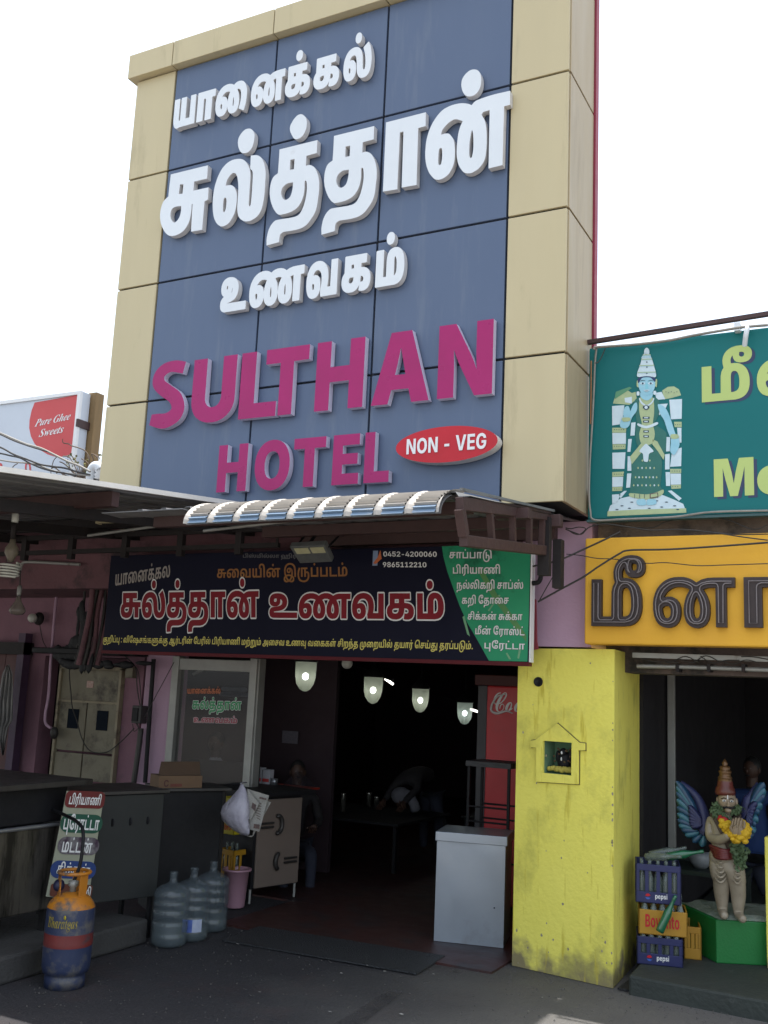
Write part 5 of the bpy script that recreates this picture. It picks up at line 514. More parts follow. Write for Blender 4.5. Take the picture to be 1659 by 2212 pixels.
# faded pale strip and scuffs on the street, 4 mm sheets
obj('painted_strip', MB().add([PZ(x, y, .008) for x, y in ((690, 2230), (760, 2230), (872, 2142), (842, 2136))], [(0, 1, 2, 3)]),
    mat('faded_paint', (.085, .078, .078), (.06, .055, .056), 7, .8, dirt=(.036, .034, .038), dscale=6, dthr=.46, alpha=.45), kind='structure')
obj('entrance_floor', MB().box(-5.05, -2.70, 7.02, 8.14, -.05, .012), m_redfl, kind='structure')
obj('restaurant_floor', MB().box(-9.5, -2.05, 8.14, 18, -.05, .0125), m_redfl, kind='structure')
sf0, sf1 = PZ(1358, 2106, .12), PZ(1659, 2163, .12)
sfd = (sf1-sf0)/(sf1.x-sf0.x); sfe = sf0+sfd*8
obj('shop_floor', MB().add([(sf0.x, sf0.y, -.05), (sfe.x, sfe.y, -.05), (8, 14, -.05), (-1.96, 14, -.05), (sf0.x, sf0.y, .12), (sfe.x, sfe.y, .12), (8, 14, .12), (-1.96, 14, .12)], [(0, 1, 5, 4), (1, 2, 6, 5), (2, 3, 7, 6), (3, 0, 4, 7), (4, 5, 6, 7)]), mat('step_concrete', (.036, .044, .038), (.025, .03, .027), 4, .75, bump=.4, bscale=30, dirt=(.09, .095, .09), dscale=7, dthr=.62), kind='structure', bevel=.015)

grit_material = mat('pebble', (.12, .11, .10), (.05, .048, .046), 9, .9)
rp = random.Random(77); mb = MB()
for k in range(1500):
    x, y = rp.uniform(-5.2, -.6), rp.uniform(4.2, 7.6) if k % 3 else rp.gauss(7.0, .15); s_ = rp.uniform(.002, .0075)
    mb.add([(x-s_, y-s_*.6, 0), (x+s_, y-s_*.4, 0), (x+s_*.1, y+s_, 0), (x, y, s_*1.2)], [(0, 1, 3), (1, 2, 3), (2, 0, 3)])
obj('grit', mb, grit_material, kind='stuff')
# ---------------------------------------------------------------- the building and its walls
# upper wall that overhangs the shop fronts, lower wall set back at y = 8.1
bl = empty('restaurant_building', (-4.3, 8.1, 0), 'pink walled restaurant building under the tall blue sign', 'building')
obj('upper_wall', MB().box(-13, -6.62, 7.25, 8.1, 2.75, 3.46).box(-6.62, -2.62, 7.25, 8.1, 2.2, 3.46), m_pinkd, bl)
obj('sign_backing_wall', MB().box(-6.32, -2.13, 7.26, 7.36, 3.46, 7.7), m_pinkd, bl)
obj('roof', MB().box(-13, -2.13, 7.37, 18, 3.40, 3.47), m_conc, bl)
obj('wall', MB().box(-13, -8.35, 8.1, 8.3, 0, 2.75), m_pink, bl)
obj('wall', MB().box(-8.35, -7.22, 8.42, 8.6, 0, 2.75).box(-8.35, -7.22, 8.1, 8.42, 2.12, 2.75), m_pink, bl)
obj('wall', MB().box(-7.22, -6.98, 8.12, 8.3, 0, 2.75), m_pink, bl)
obj('wall', MB().box(-6.92, -6.56, 8.08, 8.3, 0, 2.4), m_pinkl, bl)
obj('corner_wall', MB().box(-2.62, -2.08, 7.26, 8.1, 2.285, 3.22), m_pinkl, bl)
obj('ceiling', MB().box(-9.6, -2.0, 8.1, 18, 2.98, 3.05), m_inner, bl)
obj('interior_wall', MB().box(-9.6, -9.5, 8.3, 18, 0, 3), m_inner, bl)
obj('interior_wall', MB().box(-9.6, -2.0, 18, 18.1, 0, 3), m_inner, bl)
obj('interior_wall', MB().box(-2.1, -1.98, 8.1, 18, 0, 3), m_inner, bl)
obj('red_edge_strip', MB().box(-2.115, -2.075, 7.25, 7.33, 3.3, 8.0), mat('red_strip', (.30, .03, .06), rough=.6), bl)
# neighbour on the right: interior, lintel
m_dkshop = mat('dark_shop_wall', (.016, .013, .016), (.011, .010, .012), 2, .85)  # near-black colour for the shop's interior walls
br_ = empty('neighbour_shop', (0, 8.1, 0), 'dark open shop to the right of the yellow pillar', 'building')
obj('interior_wall', MB().box(-1.95, 8, 13.5, 13.6, 0, 3), m_dkshop, br_)
obj('interior_wall', MB().box(-1.97, -1.90, 8.1, 13.5, 0, 3), m_dkshop, br_)
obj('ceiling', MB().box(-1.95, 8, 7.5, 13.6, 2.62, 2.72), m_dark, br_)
obj('lintel', MB().box(-2.05, 8, 7.55, 7.9, 2.12, 2.62), mat('stained_lintel', (.13, .095, .085), (.09, .07, .06), 5, .9, bump=.5, bscale=20, dirt=(.03, .028, .026), dscale=3, dthr=.5), br_)
obj('parapet_wall', MB().box(-2.04, 8, 7.28, 7.6, 2.62, 3.35), mat('stained_block_wall', (.17, .13, .10), (.12, .09, .075), 6, .9, bump=.5, bscale=25, dirt=(.05, .04, .035), dscale=2.5, dthr=.5), br_)
obj('roof', MB().box(-2.04, 8, 7.2, 13.6, 3.35, 3.45), m_conc, br_)
# buildings across the street, behind the viewer, are what glass and steel mirror; nothing of them is in view

# ---------------------------------------------------------------- the tall sign
SY = 6.6
X0, XA, XS1, XS2, XB, X1 = -6.38, -5.90, -4.77, -3.66, -2.56, -2.09
ZB, Z1, Z2, Z3, ZT, ZC = 3.24, 4.325, 5.43, 6.525, 7.51, 7.80
sg = empty('tower_sign', (-4.24, 6.9, 3.24), 'tall blue and gold panelled sign tower with raised Tamil and magenta English letters', 'sign')
obj('core', MB().box(X0+.03, X1-.03, SY+.03, 7.24, ZB+.02, ZC-.03), m_seam, sg)
gap = .009
def panel(x0, x1, z0, z1, m, y=SY, t=.028):
    mb = MB().box(x0+gap, x1-gap, y, y+t, z0+gap, z1-gap)
    return obj('panel', mb, m, sg, bevel=.004)
zs = [ZB, Z1, Z2, Z3, ZT+.04]
for a, b in zip(zs, zs[1:]):
    panel(X0, XA, a, b, m_gold); panel(XB, X1, a, b, m_gold)
    for c, d in ((XA, XS1), (XS1, XS2), (XS2, XB)): panel(c, d, a, b, m_blue, SY+.004)
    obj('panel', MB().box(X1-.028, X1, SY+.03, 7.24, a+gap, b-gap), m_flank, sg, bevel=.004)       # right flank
    obj('panel', MB().box(X0, X0+.028, SY+.03, 7.24, a+gap, b-gap), m_gold, sg, bevel=.004)
for c, d in ((X0-.06, XA), (XA, XS1), (XS1, XS2), (XS2, XB), (XB, X1)):                            # coping
    obj('coping_panel', MB().box(c+gap/2, d-gap/2, SY-.07, SY+.12, ZT+.045, ZC+.0), m_gold, sg, bevel=.004)
obj('coping_panel', MB().box(X0-.06, X1, SY+.125, 7.3, ZC-.03, ZC), m_gold, sg)
# letters
LF = SY-.06                                       # letter faces stand 6 cm off the panels
KL = 6.54/6.49
def letter(cs, fn, mf, ms, depth=.056):
    mb = MB()
    for g in split(cs): mb.poly(g, fn, (0, depth, 0), 0, 1)
    return obj('letter', mb, [mf, ms], sg)
def fit(key, x0, x1, z0, z1, mf, ms, top=None, base=None, depth=.056):
    x0, x1, z0, z1 = x0*KL, x1*KL, EYE.z+(z0-EYE.z)*KL, EYE.z+(z1-EYE.z)*KL
    cs = GL[key]; xs = [p[0] for c in cs for p in c]; ys = [p[1] for c in cs for p in c]
    a, b = min(xs), max(xs); c = base if base is not None else min(ys); d = top if top is not None else max(ys)
    return letter(cs, lambda u, v: Vector((x0+(u-a)/(b-a)*(x1-x0), LF, z0+(v-c)/(d-c)*(z1-z0))), mf, ms, depth)
def tr(cs, dx=0, dz=0): return lambda u, v: Vector((u/1000+dx, LF, v/1000+dz))
def join(*ks): return [c for k in ks for c in TRC[k]]
for cs, dx in ((join('su'), 0), (join('l'), 0), (join('th'), -.535), (join('dot'), 0), (join('th'), 0), (join('aa'), 0), (join('n'), 0)):
    if cs is TRC.get('dot'): continue
    letter(cs, tr(cs, dx*KL), m_white, m_wside)
# first and third lines: run keys in visual order
def keys(run): return [k for k, x in RUN[run][0]]
k1 = keys('yanaikkal/c'); k3 = keys('unavagam/c')
ys560 = max(p[1] for c in GL[k1[1]] for p in c); y0_ = min(p[1] for c in GL[k1[1]] for p in c)
L1 = [(-5.785, -5.541), (-5.518, -5.322), (-5.314, -4.975), (-4.931, -4.583), (-4.575, -4.325), (-4.29, -4.04), (-4.00, -3.735)]
for k, (a, b) in zip(k1, L1): fit(k, a, b, 6.855, 7.145, m_white, m_wside, ys560, y0_)
L3 = [(-5.091, -4.825), (-4.796, -4.262), (-4.236, -3.946), (-3.905, -3.645), (-3.60, -3.35)]
for k, (a, b) in zip(k3, L3): fit(k, a, b, 4.99, 5.295, m_white, m_wside, ys560, y0_)
S_ = {'U': (-5.315, -4.868), 'L': (-4.82, -4.455), 'T': (-4.575, -4.165), 'H': (-4.092, -3.660), 'A': (-3.585, -3.10), 'N': (-3.033, -2.600)}
letter(join('S'), tr(None), m_mag, m_lside)
for ch, (a, b) in S_.items(): fit(latin(ch), a, b, 4.035, 4.60, m_mag, m_lside, base=0 if ch != 'U' else None)
for ch, a, b in (('H', -4.985, -4.695), ('O', -4.62, -4.288), ('T', -4.255, -3.963), ('E', -3.897, -3.665), ('L', -3.618, -3.405)):
    fit(latin(ch), a, b, 3.435 if ch != 'O' else 3.425, 3.828 if ch != 'O' else 3.838, m_mag, m_lside)
ov = empty('oval_plate', (-2.955, SY-.06, 3.69), None, None); ov.parent = sg; ov.location = Vector((-2.955, SY-.06, 3.69))-wloc(sg)
E_ = [(.405*math.cos(a), .135*math.sin(a)) for a in [2*math.pi*i/48 for i in range(48)]]
obj('plate', MB().poly([E_], lambda u, v: Vector((-2.955+u, SY-.10, 3.69+v)), (0, .09, 0), 0, 1), [m_red, m_wside], ov)
nm = MB(); text(nm, 'nonveg', (-3.275, SY-.106, 3.635), (.645/RUN['nonveg'][1], 0, 0), (0, 0, .115/727), 0, (0, .004, 0))
obj('lettering', nm, m_print, ov)

# ---------------------------------------------------------------- sheet awnings
def corrugated(mb, x0, x1, y0, y1, zf, pitch=.2, h=.028, m=0, t=.004):
    """ribs run along y; zf(y) height"""
    xs = []; x = x0
    while x < x1-.001:
        for dx, dz in ((0, 0), (.12, 0), (.14, h), (.175, h), (.195, 0)):
            if x+dx <= x1: xs.append((x+dx, dz))
        x += pitch
    xs.append((x1, 0)); ys = [y0, (y0+y1)/2, y1]
    top = [(x, y, zf(y)+dz+t) for y in ys for x, dz in xs]; bot = [(x, y, zf(y)+dz) for y in ys for x, dz in xs]; n = len(xs)
    k = n*len(ys); f = []
    for j in range(len(ys)-1):
        for i in range(n-1):
            f.append((j*n+i, j*n+i+1, (j+1)*n+i+1, (j+1)*n+i)); f.append((k+j*n+i, k+(j+1)*n+i, k+(j+1)*n+i+1, k+j*n+i+1))
    for i in range(n-1): f.append((i, k+i, k+i+1, i+1)); e = (len(ys)-1)*n; f.append((e+i, e+i+1, k+e+i+1, k+e+i))
    return mb.add(top+bot, f, m)
zl = lambda y: 3.06+(y-4.06)*.098
zr = lambda y: 2.985+(y-5.0)*.105
aw = empty('sheet_awning', (-7, 7.2, 3.3), 'grey corrugated sheet awning over the counters on the left', 'awning')
for i in range(8): obj('roof_sheet', corrugated(MB(), -4.72-(i+1)*1.0, -4.72-i*1.0+.02, 0.8, 7.24, lambda y, i=i: zl(y)+.006*(i % 2)), m_sheet, aw)
obj('verge_trim', MB().bar((-4.70, 0.8, zl(.8)+.02), (-4.70, 7.2, zl(7.2)+.02), .05, .034), m_edge, aw)
for y, h in ((1.6, .09), (3.4, .09), (5.08, .10), (6.7, .09)): obj('beam', MB().box(-12.8, -4.74, y-.035, y+.035, zl(y)-.012-h, zl(y)-.012), m_brown if y == 5.08 else m_dark, aw)
for x in (-5.1, -6.4, -7.7, -9): obj('rafter', MB().bar((x, 1.0, zl(1.0)-.14), (x, 7.2, zl(7.2)-.14), .05, .08), m_dark, aw)
tr_ = obj('truss', MB().box(-12, -4.6, 6.86, 6.90, 3.03, 3.07).box(-12, -4.6, 6.86, 6.90, 3.17, 3.215), m_dark, aw)
for x in (-5.0, -5.62, -6.25, -6.9, -7.5, -8.1): obj('post', MB().box(x-.03, x+.03, 6.855, 6.905, 2.98, 3.20), m_dark, aw)
obj('hanger', MB().tube([(-4.62, 6.88, 3.2), (-4.62, 6.88, 3.05)], .012), m_dark, aw)
obj('pipe', MB().tube([PY(x, y, 6.5) for x, y in ((190, 1157), (430, 1124))], .013, 8), m_alu, aw)

aw2 = empty('sheet_awning', (-3.4, 7.2, 3.2), 'corrugated sheet awning over the restaurant entrance with a curved pale front edge', 'awning')
for i in range(3): obj('roof_sheet', corrugated(MB(), -4.71+i*.84, -3.85+i*.84, 5.12, 7.24, lambda y, i=i: zr(y)+.005*(i % 2)), m_sheet, aw2)
obj('verge_trim', MB().bar((-2.17, 5.0, zr(5.0)+.03), (-2.17, 6.62, zr(6.62)+.03), .018, .016), m_sheet, aw2)
# crimped front strip: nine bays between raised ribs, each bay louvred in fine steps
def prof(t): a = R(90*t); return 5.30-.34*math.sin(a), zr(5.25)+.03-.16+.16*math.cos(a)+.0
nb = 9; xa, xb = -4.03, -2.27; bw = (xb-xa)/nb
obj('roof_sheet', MB().box(-4.71, -4.04, 4.93, 5.115, zr(5)-.012, zr(5)-.006), m_sheet, aw2)
for i in range(nb):
    a, b = xa+i*bw, xa+(i+1)*bw; mb = MB(); ns = 10
    for k in range(ns):
        y0, z0 = prof(k/ns); y1, z1 = prof((k+1)/ns); dn = Vector((0, -(z0-z1), -(y0-y1)*-1)); 
        nv = Vector((0, -(z0-z1), (y0-y1))).normalized()*(-1 if (z0-z1) < 0 else 1); nv = Vector((0, -abs(z0-z1), abs(y0-y1))).normalized()
        p0 = Vector((0, y0, z0)); p1 = Vector((0, y1, z1)); o = nv*.022
        A, B = a+.028, b-.028
        # tread, then a small step down: the crimp
        q = [p0+o*.1, p1+o]
        mm = 1 if k >= ns-2 else 0
        mb.add([(A, *q[0][1:]), (B, *q[0][1:]), (B, *q[1][1:]), (A, *q[1][1:])], [(0, 3, 2, 1)], mm)
        mb.add([(A, *q[1][1:]), (B, *q[1][1:]), (B, *(p1+o*.1)[1:]), (A, *(p1+o*.1)[1:])], [(0, 3, 2, 1)], mm)
    for xx in (a, b-.028 if True else b):   # shoulders and raised rib
        pts = [prof(k/10) for k in range(11)]; nn = []
        for k, (y, z) in enumerate(pts):
            t_ = k/10; nn.append(Vector((0, -math.sin(R(90*t_)), math.cos(R(90*t_)))))
        x2 = xx+.028
        r1, r2 = (xx, x2) if xx == a else (xx, x2)
        hi = .026
        va = []; 
        for (y, z), n_ in zip(pts, nn):
            lo = n_*.006; h_ = n_*hi
            P = [Vector((r1, y, z))+(h_ if xx == a else lo), Vector((r2, y, z))+(lo if xx == a else h_)]
            va += P
        mb.add(va, [(2*k, 2*k+1, 2*k+3, 2*k+2) for k in range(10)], 0)
    # underside skin
    pts = [prof(k/10) for k in range(11)]
    mb.add([(x, y+.004, z-.004) for y, z in pts for x in (a, b)], [(2*k, 2*k+2, 2*k+3, 2*k+1) for k in range(10)], 2)
    obj('crimped_bay', mb, [m_canopy, m_canblue, m_sheet], aw2)
# end lattice on the right
ZX = -2.2
T = lambda x, y: PX(x, y, ZX)
tb = [T(992, 1088), T(1183, 1113)]; bb = [T(1000, 1168), T(1180, 1190)]
obj('top_chord', MB().bar(tb[0], tb[1], .05, .075), m_brown, aw2, bevel=.004)
obj('bottom_chord', MB().bar(bb[0], bb[1], .05, .065), m_brown, aw2, bevel=.004)
for k, x in enumerate((992, 1046, 1092, 1130, 1162)):
    t = (x-992)/190; a = tb[0].lerp(tb[1], min(1, t*1.03+.0)); b = bb[0].lerp(bb[1], min(1, t*1.03))
    obj('strut', MB().bar(a+Vector((.004, 0, -.03)), b+Vector((.004, 0, .03)), .035 if k else .05, .035 if k else .05), m_brown, aw2)
obj('bracket', MB().box(-2.24, -2.16, 6.5, 6.56, zr(6.5)-.42, zr(6.5)-.02).box(-2.20, -2.14, 6.7, 6.78, 2.66, 3.0), m_dark, aw2)
obj('front_beam', MB().box(-4.55, -2.22, 5.26, 5.31, zr(5.2)-.075, zr(5.2)-.005), m_brown, aw2)
obj('beam', MB().box(-4.55, -2.1, 6.55, 6.62, zr(6.6)-.09, zr(6.6)-.005), m_brown, aw2, bevel=.004)
obj('end_plate', MB().box(-2.32, -2.10, 5.9, 5.97, zr(5.9)-.07, zr(5.9)-.004), m_brown, aw2)
obj('pipe', MB().tube([PY(x, y, 6.2) for x, y in ((440, 1147), (620, 1126), (655, 1121))], .012, 8), m_alu, aw2)
obj('beam', MB().box(-4.5, -2.3, 7.05, 7.12, 3.06, 3.22), m_brown, aw2)

# ---------------------------------------------------------------- fascia banner with Tamil writing
m_ban = mat('banner_navy', (.0060, .0068, .019), (.008, .0085, .023), 2, .5, spec=.12)
m_bgreen = mat('banner_green', (.012, .22, .11), (.04, .34, .16), 1.6, .45, spec=.2, amt=.7, dirt=(.012, .09, .05), dscale=2.6, dthr=.52)
m_bred = mat('banner_red', (.24, .013, .024), (.19, .012, .02), 6, .5, spec=.2)
m_rail = mat('dark_red_rail', (.11, .010, .016), (.08, .009, .014), 6, .5, spec=.2)
m_by = mat('banner_yellow_print', (.75, .68, .16), (.55, .46, .1), 7, .4)
m_gold2 = mat('banner_gold_print', (.34, .16, .03), (.22, .07, .02), 22, .4)
m_silver = mat('banner_silver_print', (.40, .37, .34), (.26, .22, .2), 18, .4)
m_orange = mat('orange_print', (.62, .16, .05), rough=.4)
BY = 7.0
F = fr(350, 2100, .8968); PB = lambda x, y: PY(*F(x, y), BY)
P2 = lambda d: (lambda x, y: PY(*F(x, y), BY-.0015*d))
def ban(run, bl_, br_2, tl, m, layer=1, name='lettering', **k):
    mb = MB(); ptext(mb, run, bl_, br_2, tl, P2(layer), **k); return mb
bn = empty('fascia_banner', (-4.5, 7.1, 2.15), 'dark navy Tamil banner with red main name and green dish list at its right end', 'banner')
c4 = [PB(92, 96), PB(55, 452), PB(1578, 487), PB(1592, 95)]
z0_, z1_ = 2.155, 3.02
obj('board', MB().box(c4[0].x-.02, c4[3].x, BY, BY+.06, z0_, z1_), m_ban, bn)
obj('bottom_rail', MB().box(c4[0].x-.02, c4[3].x, BY-.012, BY+.06, z0_-.028, z0_), m_rail, bn)
gp = [(1272, 60), (1276, 110), (1290, 165), (1315, 235), (1335, 290), (1362, 350), (1400, 415), (1440, 487), (1578, 490), (1591, 100), (1592, 60)]
g3 = [P2(1)(*p) for p in gp]
for p in g3: p.z = min(max(p.z, z0_), z1_); p.x = min(p.x, c4[3].x-.004)
def flatpoly(pts): return MB().poly([[(p.x, p.z) for p in pts][::-1]], lambda u, v: Vector((u, BY-.0015, v)))
obj('green_panel', flatpoly(g3), m_bgreen, bn)
stalk = [P2(2)(*p) for p in ((1395, 155), (1412, 150), (1470, 250), (1530, 330), (1574, 395), (1574, 420), (1520, 352), (1455, 265))]
obj('leaf_print', MB().poly([[(p.x, p.z) for p in stalk]], lambda u, v: Vector((u, BY-.0028, v))), mat('leaf_print', (.10, .26, .06), (.05, .2, .07), 9, .4), bn)
for pts in ([(1345, 330), (1352, 325), (1372, 400), (1362, 392)], [(1475, 250), (1482, 252), (1440, 310), (1436, 306)], [(1500, 460), (1506, 458), (1520, 482), (1512, 482)], [(1548, 440), (1556, 442), (1548, 480), (1542, 478)]):
    q = [P2(2)(*p) for p in pts]
    obj('leaf_print', MB().poly([[(p.x, p.z) for p in q]], lambda u, v: Vector((u, BY-.0026, v))), mat('leaf_light', (.16, .38, .2), rough=.4), bn)
obj('edge_strip', MB().box(c4[3].x, c4[3].x+.012, BY-.006, BY+.06, z0_, z1_), m_print, bn)
obj('lettering', ban('yanaikkal_w', (97, 218), (297, 186), (99, 178), m_silver), m_silver, bn)
obj('lettering', ban('bismilla', (556, 117), (800, 119), (556, 106), m_silver, 1), mat('banner_grey_print', (.12, .12, .13), rough=.4), bn)
obj('lettering', ban('suvai', (463, 190), (935, 184), (463, 158), m_gold2), m_gold2, bn)
for run, a, b, t in (('sulthan', (116, 332), (616, 332), (118, 245)), ('unavagam', (648, 333), (1283, 339), (650, 248))):
    obj('lettering', ban(run+'/f', a, b, t, m_print, 1), m_print, bn); obj('lettering', ban(run, a, b, t, m_bred, 2), m_bred, bn)
obj('lettering', ban('tel1', (1060, 113), (1254, 114), (1060, 95), 0, xh=727), m_print, bn)
obj('lettering', ban('tel2', (1058, 151), (1217, 152), (1058, 133), 0, xh=727), m_print, bn)
obj('phone_mark', MB().poly([[(0, 0), (.045, 0), (.045, .12), (0, .12)]], lambda u, v: P2(1)(1022, 146)+Vector((u, 0, v)), None, 0).poly([[(.005, .02), (.045, .07), (.065, .125), (.08, .055), (.03, .012)]], lambda u, v: P2(2)(1022, 146)+Vector((u, 0, v)), None, 1), [mat('phone_blue', (.25, .33, .5), rough=.4), m_orange], bn)
obj('lettering', ban('note', (54, 420), (1383, 446), (56, 403), m_by), m_by, bn)
FM = fr(1750, 2150, 4.1475)
for run, a, b, t in (('m1', (190, 345), (912, 348), (190, 240)), ('m2', (245, 600), (1050, 602), (245, 495)), ('m3', (312, 852), (1428, 852), (314, 748)), ('m4', (398, 1100), (1185, 1100), (400, 1000)),
                     ('m5', (495, 1362), (1408, 1370), (497, 1268)), ('m6', (617, 1605), (1445, 1625), (620, 1505)), ('m7', (765, 1840), (1450, 1860), (768, 1745))):
    mm_ = m_print if run in ('m5', 'm6', 'm7') else m_silver
    mm_ = m_print
    mb = MB(); ptext(mb, run, a, b, t, lambda x, y: PY(*FM(x, y), BY-.0034), dx=16, dy=-24); obj('lettering', mb, m_black, bn)
    mb = MB(); ptext(mb, run, a, b, t, lambda x, y: PY(*FM(x, y), BY-.0052)); obj('lettering', mb, mm_, bn)
# red backing board with torn corner that sticks out on the right
q = [PY(x, y, 7.13) for x, y in ((1145, 1292), (1158, 1295), (1160, 1385), (1163, 1402), (1150, 1405), (1152, 1425), (1140, 1432))]
tag(obj('torn_board', MB().poly([[(p.x, p.z) for p in q][::-1]], lambda u, v: Vector((u, 7.12, v)), (0, .02, 0)), mat('faded_red_board', (.28, .035, .05), (.22, .03, .045), 6, .6, dirt=(.35, .12, .12), dscale=8, dthr=.6)),
    'torn red board sticking out behind the right end of the dark banner', 'board')
# flood light on an arm above the banner
fl = empty('flood_light', PY(675, 1150, 6.75), 'black square LED flood light on a bracket in front of the banner', 'light')
FF = fr(850, 2150, 1.659)
cs = [(510, 62), (745, 50), (795, 162), (580, 172)]
pf = [PY(*FF(*p), 6.62) for p in cs]; pf[0].y = pf[1].y = 6.56; pf[2].y = pf[3].y = 6.66
pf = [PY(*FF(*p), (6.50, 6.50, 6.66, 6.66)[i]) for i, p in enumerate(cs)]
nrm = (pf[1]-pf[0]).cross(pf[3]-pf[0]).normalized(); nrm = -nrm if nrm.y > 0 else nrm
def fq(u, v, d=0): return (pf[0]*(1-u)*(1-v)+pf[1]*u*(1-v)+pf[2]*u*v+pf[3]*(1-u)*v)+nrm*d
obj('housing', MB().hexa([fq(0, 0), fq(0, 1), fq(1, 1), fq(1, 0)], nrm*-.05), mat('lamp_grey', (.17, .18, .18), (.12, .13, .13), 20, .4, .3), fl, bevel=.006)
for a, b in ((.1, .5), (.56, .94)):
    obj('led_window', MB().hexa([fq(a, .1, .004), fq(a, .42, .004), fq(b, .42, .004), fq(b, .1, .004)], nrm*-.003), mat('led_plate', (.52, .50, .30), (.42, .4, .25), 30, .35), fl)
c0 = fq(.5, .1, -.05)
obj('bracket', MB().tube([c0, c0+Vector((0, .12, .12)), c0+Vector((0, .5, .14))], .014), m_black, fl)
obj('bracket', MB().tube([fq(.02, .3, -.03), fq(.02, .3, -.03)+Vector((-.02, .2, .16)), fq(.98, .3, -.03)+Vector((.02, .2, .16)), fq(.98, .3, -.03)], .01), m_black, fl)

# ---------------------------------------------------------------- right: yellow pillar with niche
a, b, c_ = Vector((-2.66, 7.32, 0)), Vector((-1.89, 7.19, 0)), Vector((-1.93, 8.10, 0))
pl = empty('yellow_pillar', (-2.27, 7.4, 0), 'thick weathered yellow pillar with a small shrine niche', 'pillar')
d_ = Vector((-2.70, 8.10, 0)); ux = (b-a).normalized(); uy = Vector((-ux.y, ux.x, 0)); W = (b-a).length
PP = lambda u, y, z: a+ux*u+uy*y+Vector((0, 0, z))      # u along face, y into the pillar
def uz(x, y):
    o = PL(x, y, a, b); return (o-a).dot(ux), o.z
# niche opening from the photograph's corners
FN = fr(1950, 2600, 1.4786)
n0 = uz(*FN(335, 722)); n1 = uz(*FN(507, 548))
hx0, hx1, hz0, hz1 = n0[0], n1[0], n0[1]-.005, n1[1]
H = 2.27
mb = MB(); us = [0, hx0, hx1, W]; zz = [0, hz0, hz1, H]
def cell(u0, u1, z0, z1, y=0., m=0): mb.add([PP(u0, y, z0), PP(u1, y, z0), PP(u1, y, z1), PP(u0, y, z1)], [(0, 1, 2, 3)], m)
for i in range(3):
    for j in range(3):
        if i == 1 and j == 1: continue
        cell(us[i], us[i+1], zz[j], zz[j+1])
D = .16
mb.add([PP(hx0, 0, hz0), PP(hx1, 0, hz0), PP(hx1, D, hz0), PP(hx0, D, hz0), PP(hx0, 0, hz1), PP(hx1, 0, hz1), PP(hx1, D, hz1), PP(hx0, D, hz1)], [(0, 1, 2, 3), (7, 6, 5, 4), (0, 3, 7, 4), (2, 1, 5, 6), (3, 2, 6, 7)], 1)
# side faces; chipped top and right edge
A, B, Cc, Dd = PP(0, 0, 0), PP(W, 0, 0), c_.copy(), d_.copy()
tz = lambda v: Vector((v.x, v.y, H))
mb.add([B, Cc, tz(Cc), PP(W, 0, H)], [(0, 1, 2, 3)]); mb.add([Dd, A, PP(0, 0, H), tz(Dd)], [(0, 1, 2, 3)]); mb.add([Cc, Dd, tz(Dd), tz(Cc)], [(0, 1, 2, 3)]); mb.add([PP(0, 0, H), PP(W, 0, H), tz(Cc), tz(Dd)], [(0, 1, 2, 3)])
m_yw = m_yellow; t_ = m_yw.node_tree; bsd = t_.nodes['Principled BSDF']; s0 = bsd.inputs['Base Color'].links[0].from_socket
# grime along the base and rust streaks: wear with its own shape on the paint
tc = t_.nodes.new('ShaderNodeTexCoord'); sx = t_.nodes.new('ShaderNodeSeparateXYZ'); t_.links.new(tc.outputs['Object'], sx.inputs[0])
n1_ = t_.nodes.new('ShaderNodeTexNoise'); n1_.inputs['Scale'].default_value = 6; n1_.inputs['Detail'].default_value = 8; t_.links.new(tc.outputs['Object'], n1_.inputs[0])
ma = t_.nodes.new('ShaderNodeMath'); ma.operation = 'MULTIPLY_ADD'; t_.links.new(n1_.outputs[0], ma.inputs[0]); ma.inputs[1].default_value = -.75; t_.links.new(sx.outputs[2], ma.inputs[2])
rg = t_.nodes.new('ShaderNodeValToRGB'); e = rg.color_ramp.elements; e[0].position = 0; e[0].color = (1, 1, 1, 1); e[1].position = .16; e[1].color = (0, 0, 0, 1)
ofs = t_.nodes.new('ShaderNodeMath'); ofs.operation = 'ADD'; t_.links.new(ma.outputs[0], ofs.inputs[0]); ofs.inputs[1].default_value = .35; t_.links.new(ofs.outputs[0], rg.inputs[0])
mx1 = t_.nodes.new('ShaderNodeMix'); mx1.data_type = 'RGBA'; t_.links.new(rg.outputs[0], mx1.inputs[0]); t_.links.new(s0, mx1.inputs[6]); mx1.inputs[7].default_value = (.24, .20, .10, 1)
mpp = t_.nodes.new('ShaderNodeMapping'); mpp.inputs['Scale'].default_value = (1.3, 1.3, .9); t_.links.new(tc.outputs['Object'], mpp.inputs[0])
n2_ = t_.nodes.new('ShaderNodeTexNoise'); n2_.inputs['Scale'].default_value = 2.2; n2_.inputs['Detail'].default_value = 7; n2_.inputs['Roughness'].default_value = .62; t_.links.new(mpp.outputs[0], n2_.inputs[0])
rg2 = t_.nodes.new('ShaderNodeValToRGB'); rg2.color_ramp.elements[0].position = .52; rg2.color_ramp.elements[1].position = .74; t_.links.new(n2_.outputs[0], rg2.inputs[0])
mx2 = t_.nodes.new('ShaderNodeMix'); mx2.data_type = 'RGBA'; t_.links.new(rg2.outputs[0], mx2.inputs[0]); t_.links.new(mx1.outputs[2], mx2.inputs[6]); mx2.inputs[7].default_value = (.50, .46, .09, 1)
mp3 = t_.nodes.new('ShaderNodeMapping'); mp3.inputs['Scale'].default_value = (9, 9, 1.1); t_.links.new(tc.outputs['Object'], mp3.inputs[0])
n3_ = t_.nodes.new('ShaderNodeTexNoise'); n3_.inputs['Scale'].default_value = 2.4; n3_.inputs['Detail'].default_value = 5; t_.links.new(mp3.outputs[0], n3_.inputs[0])
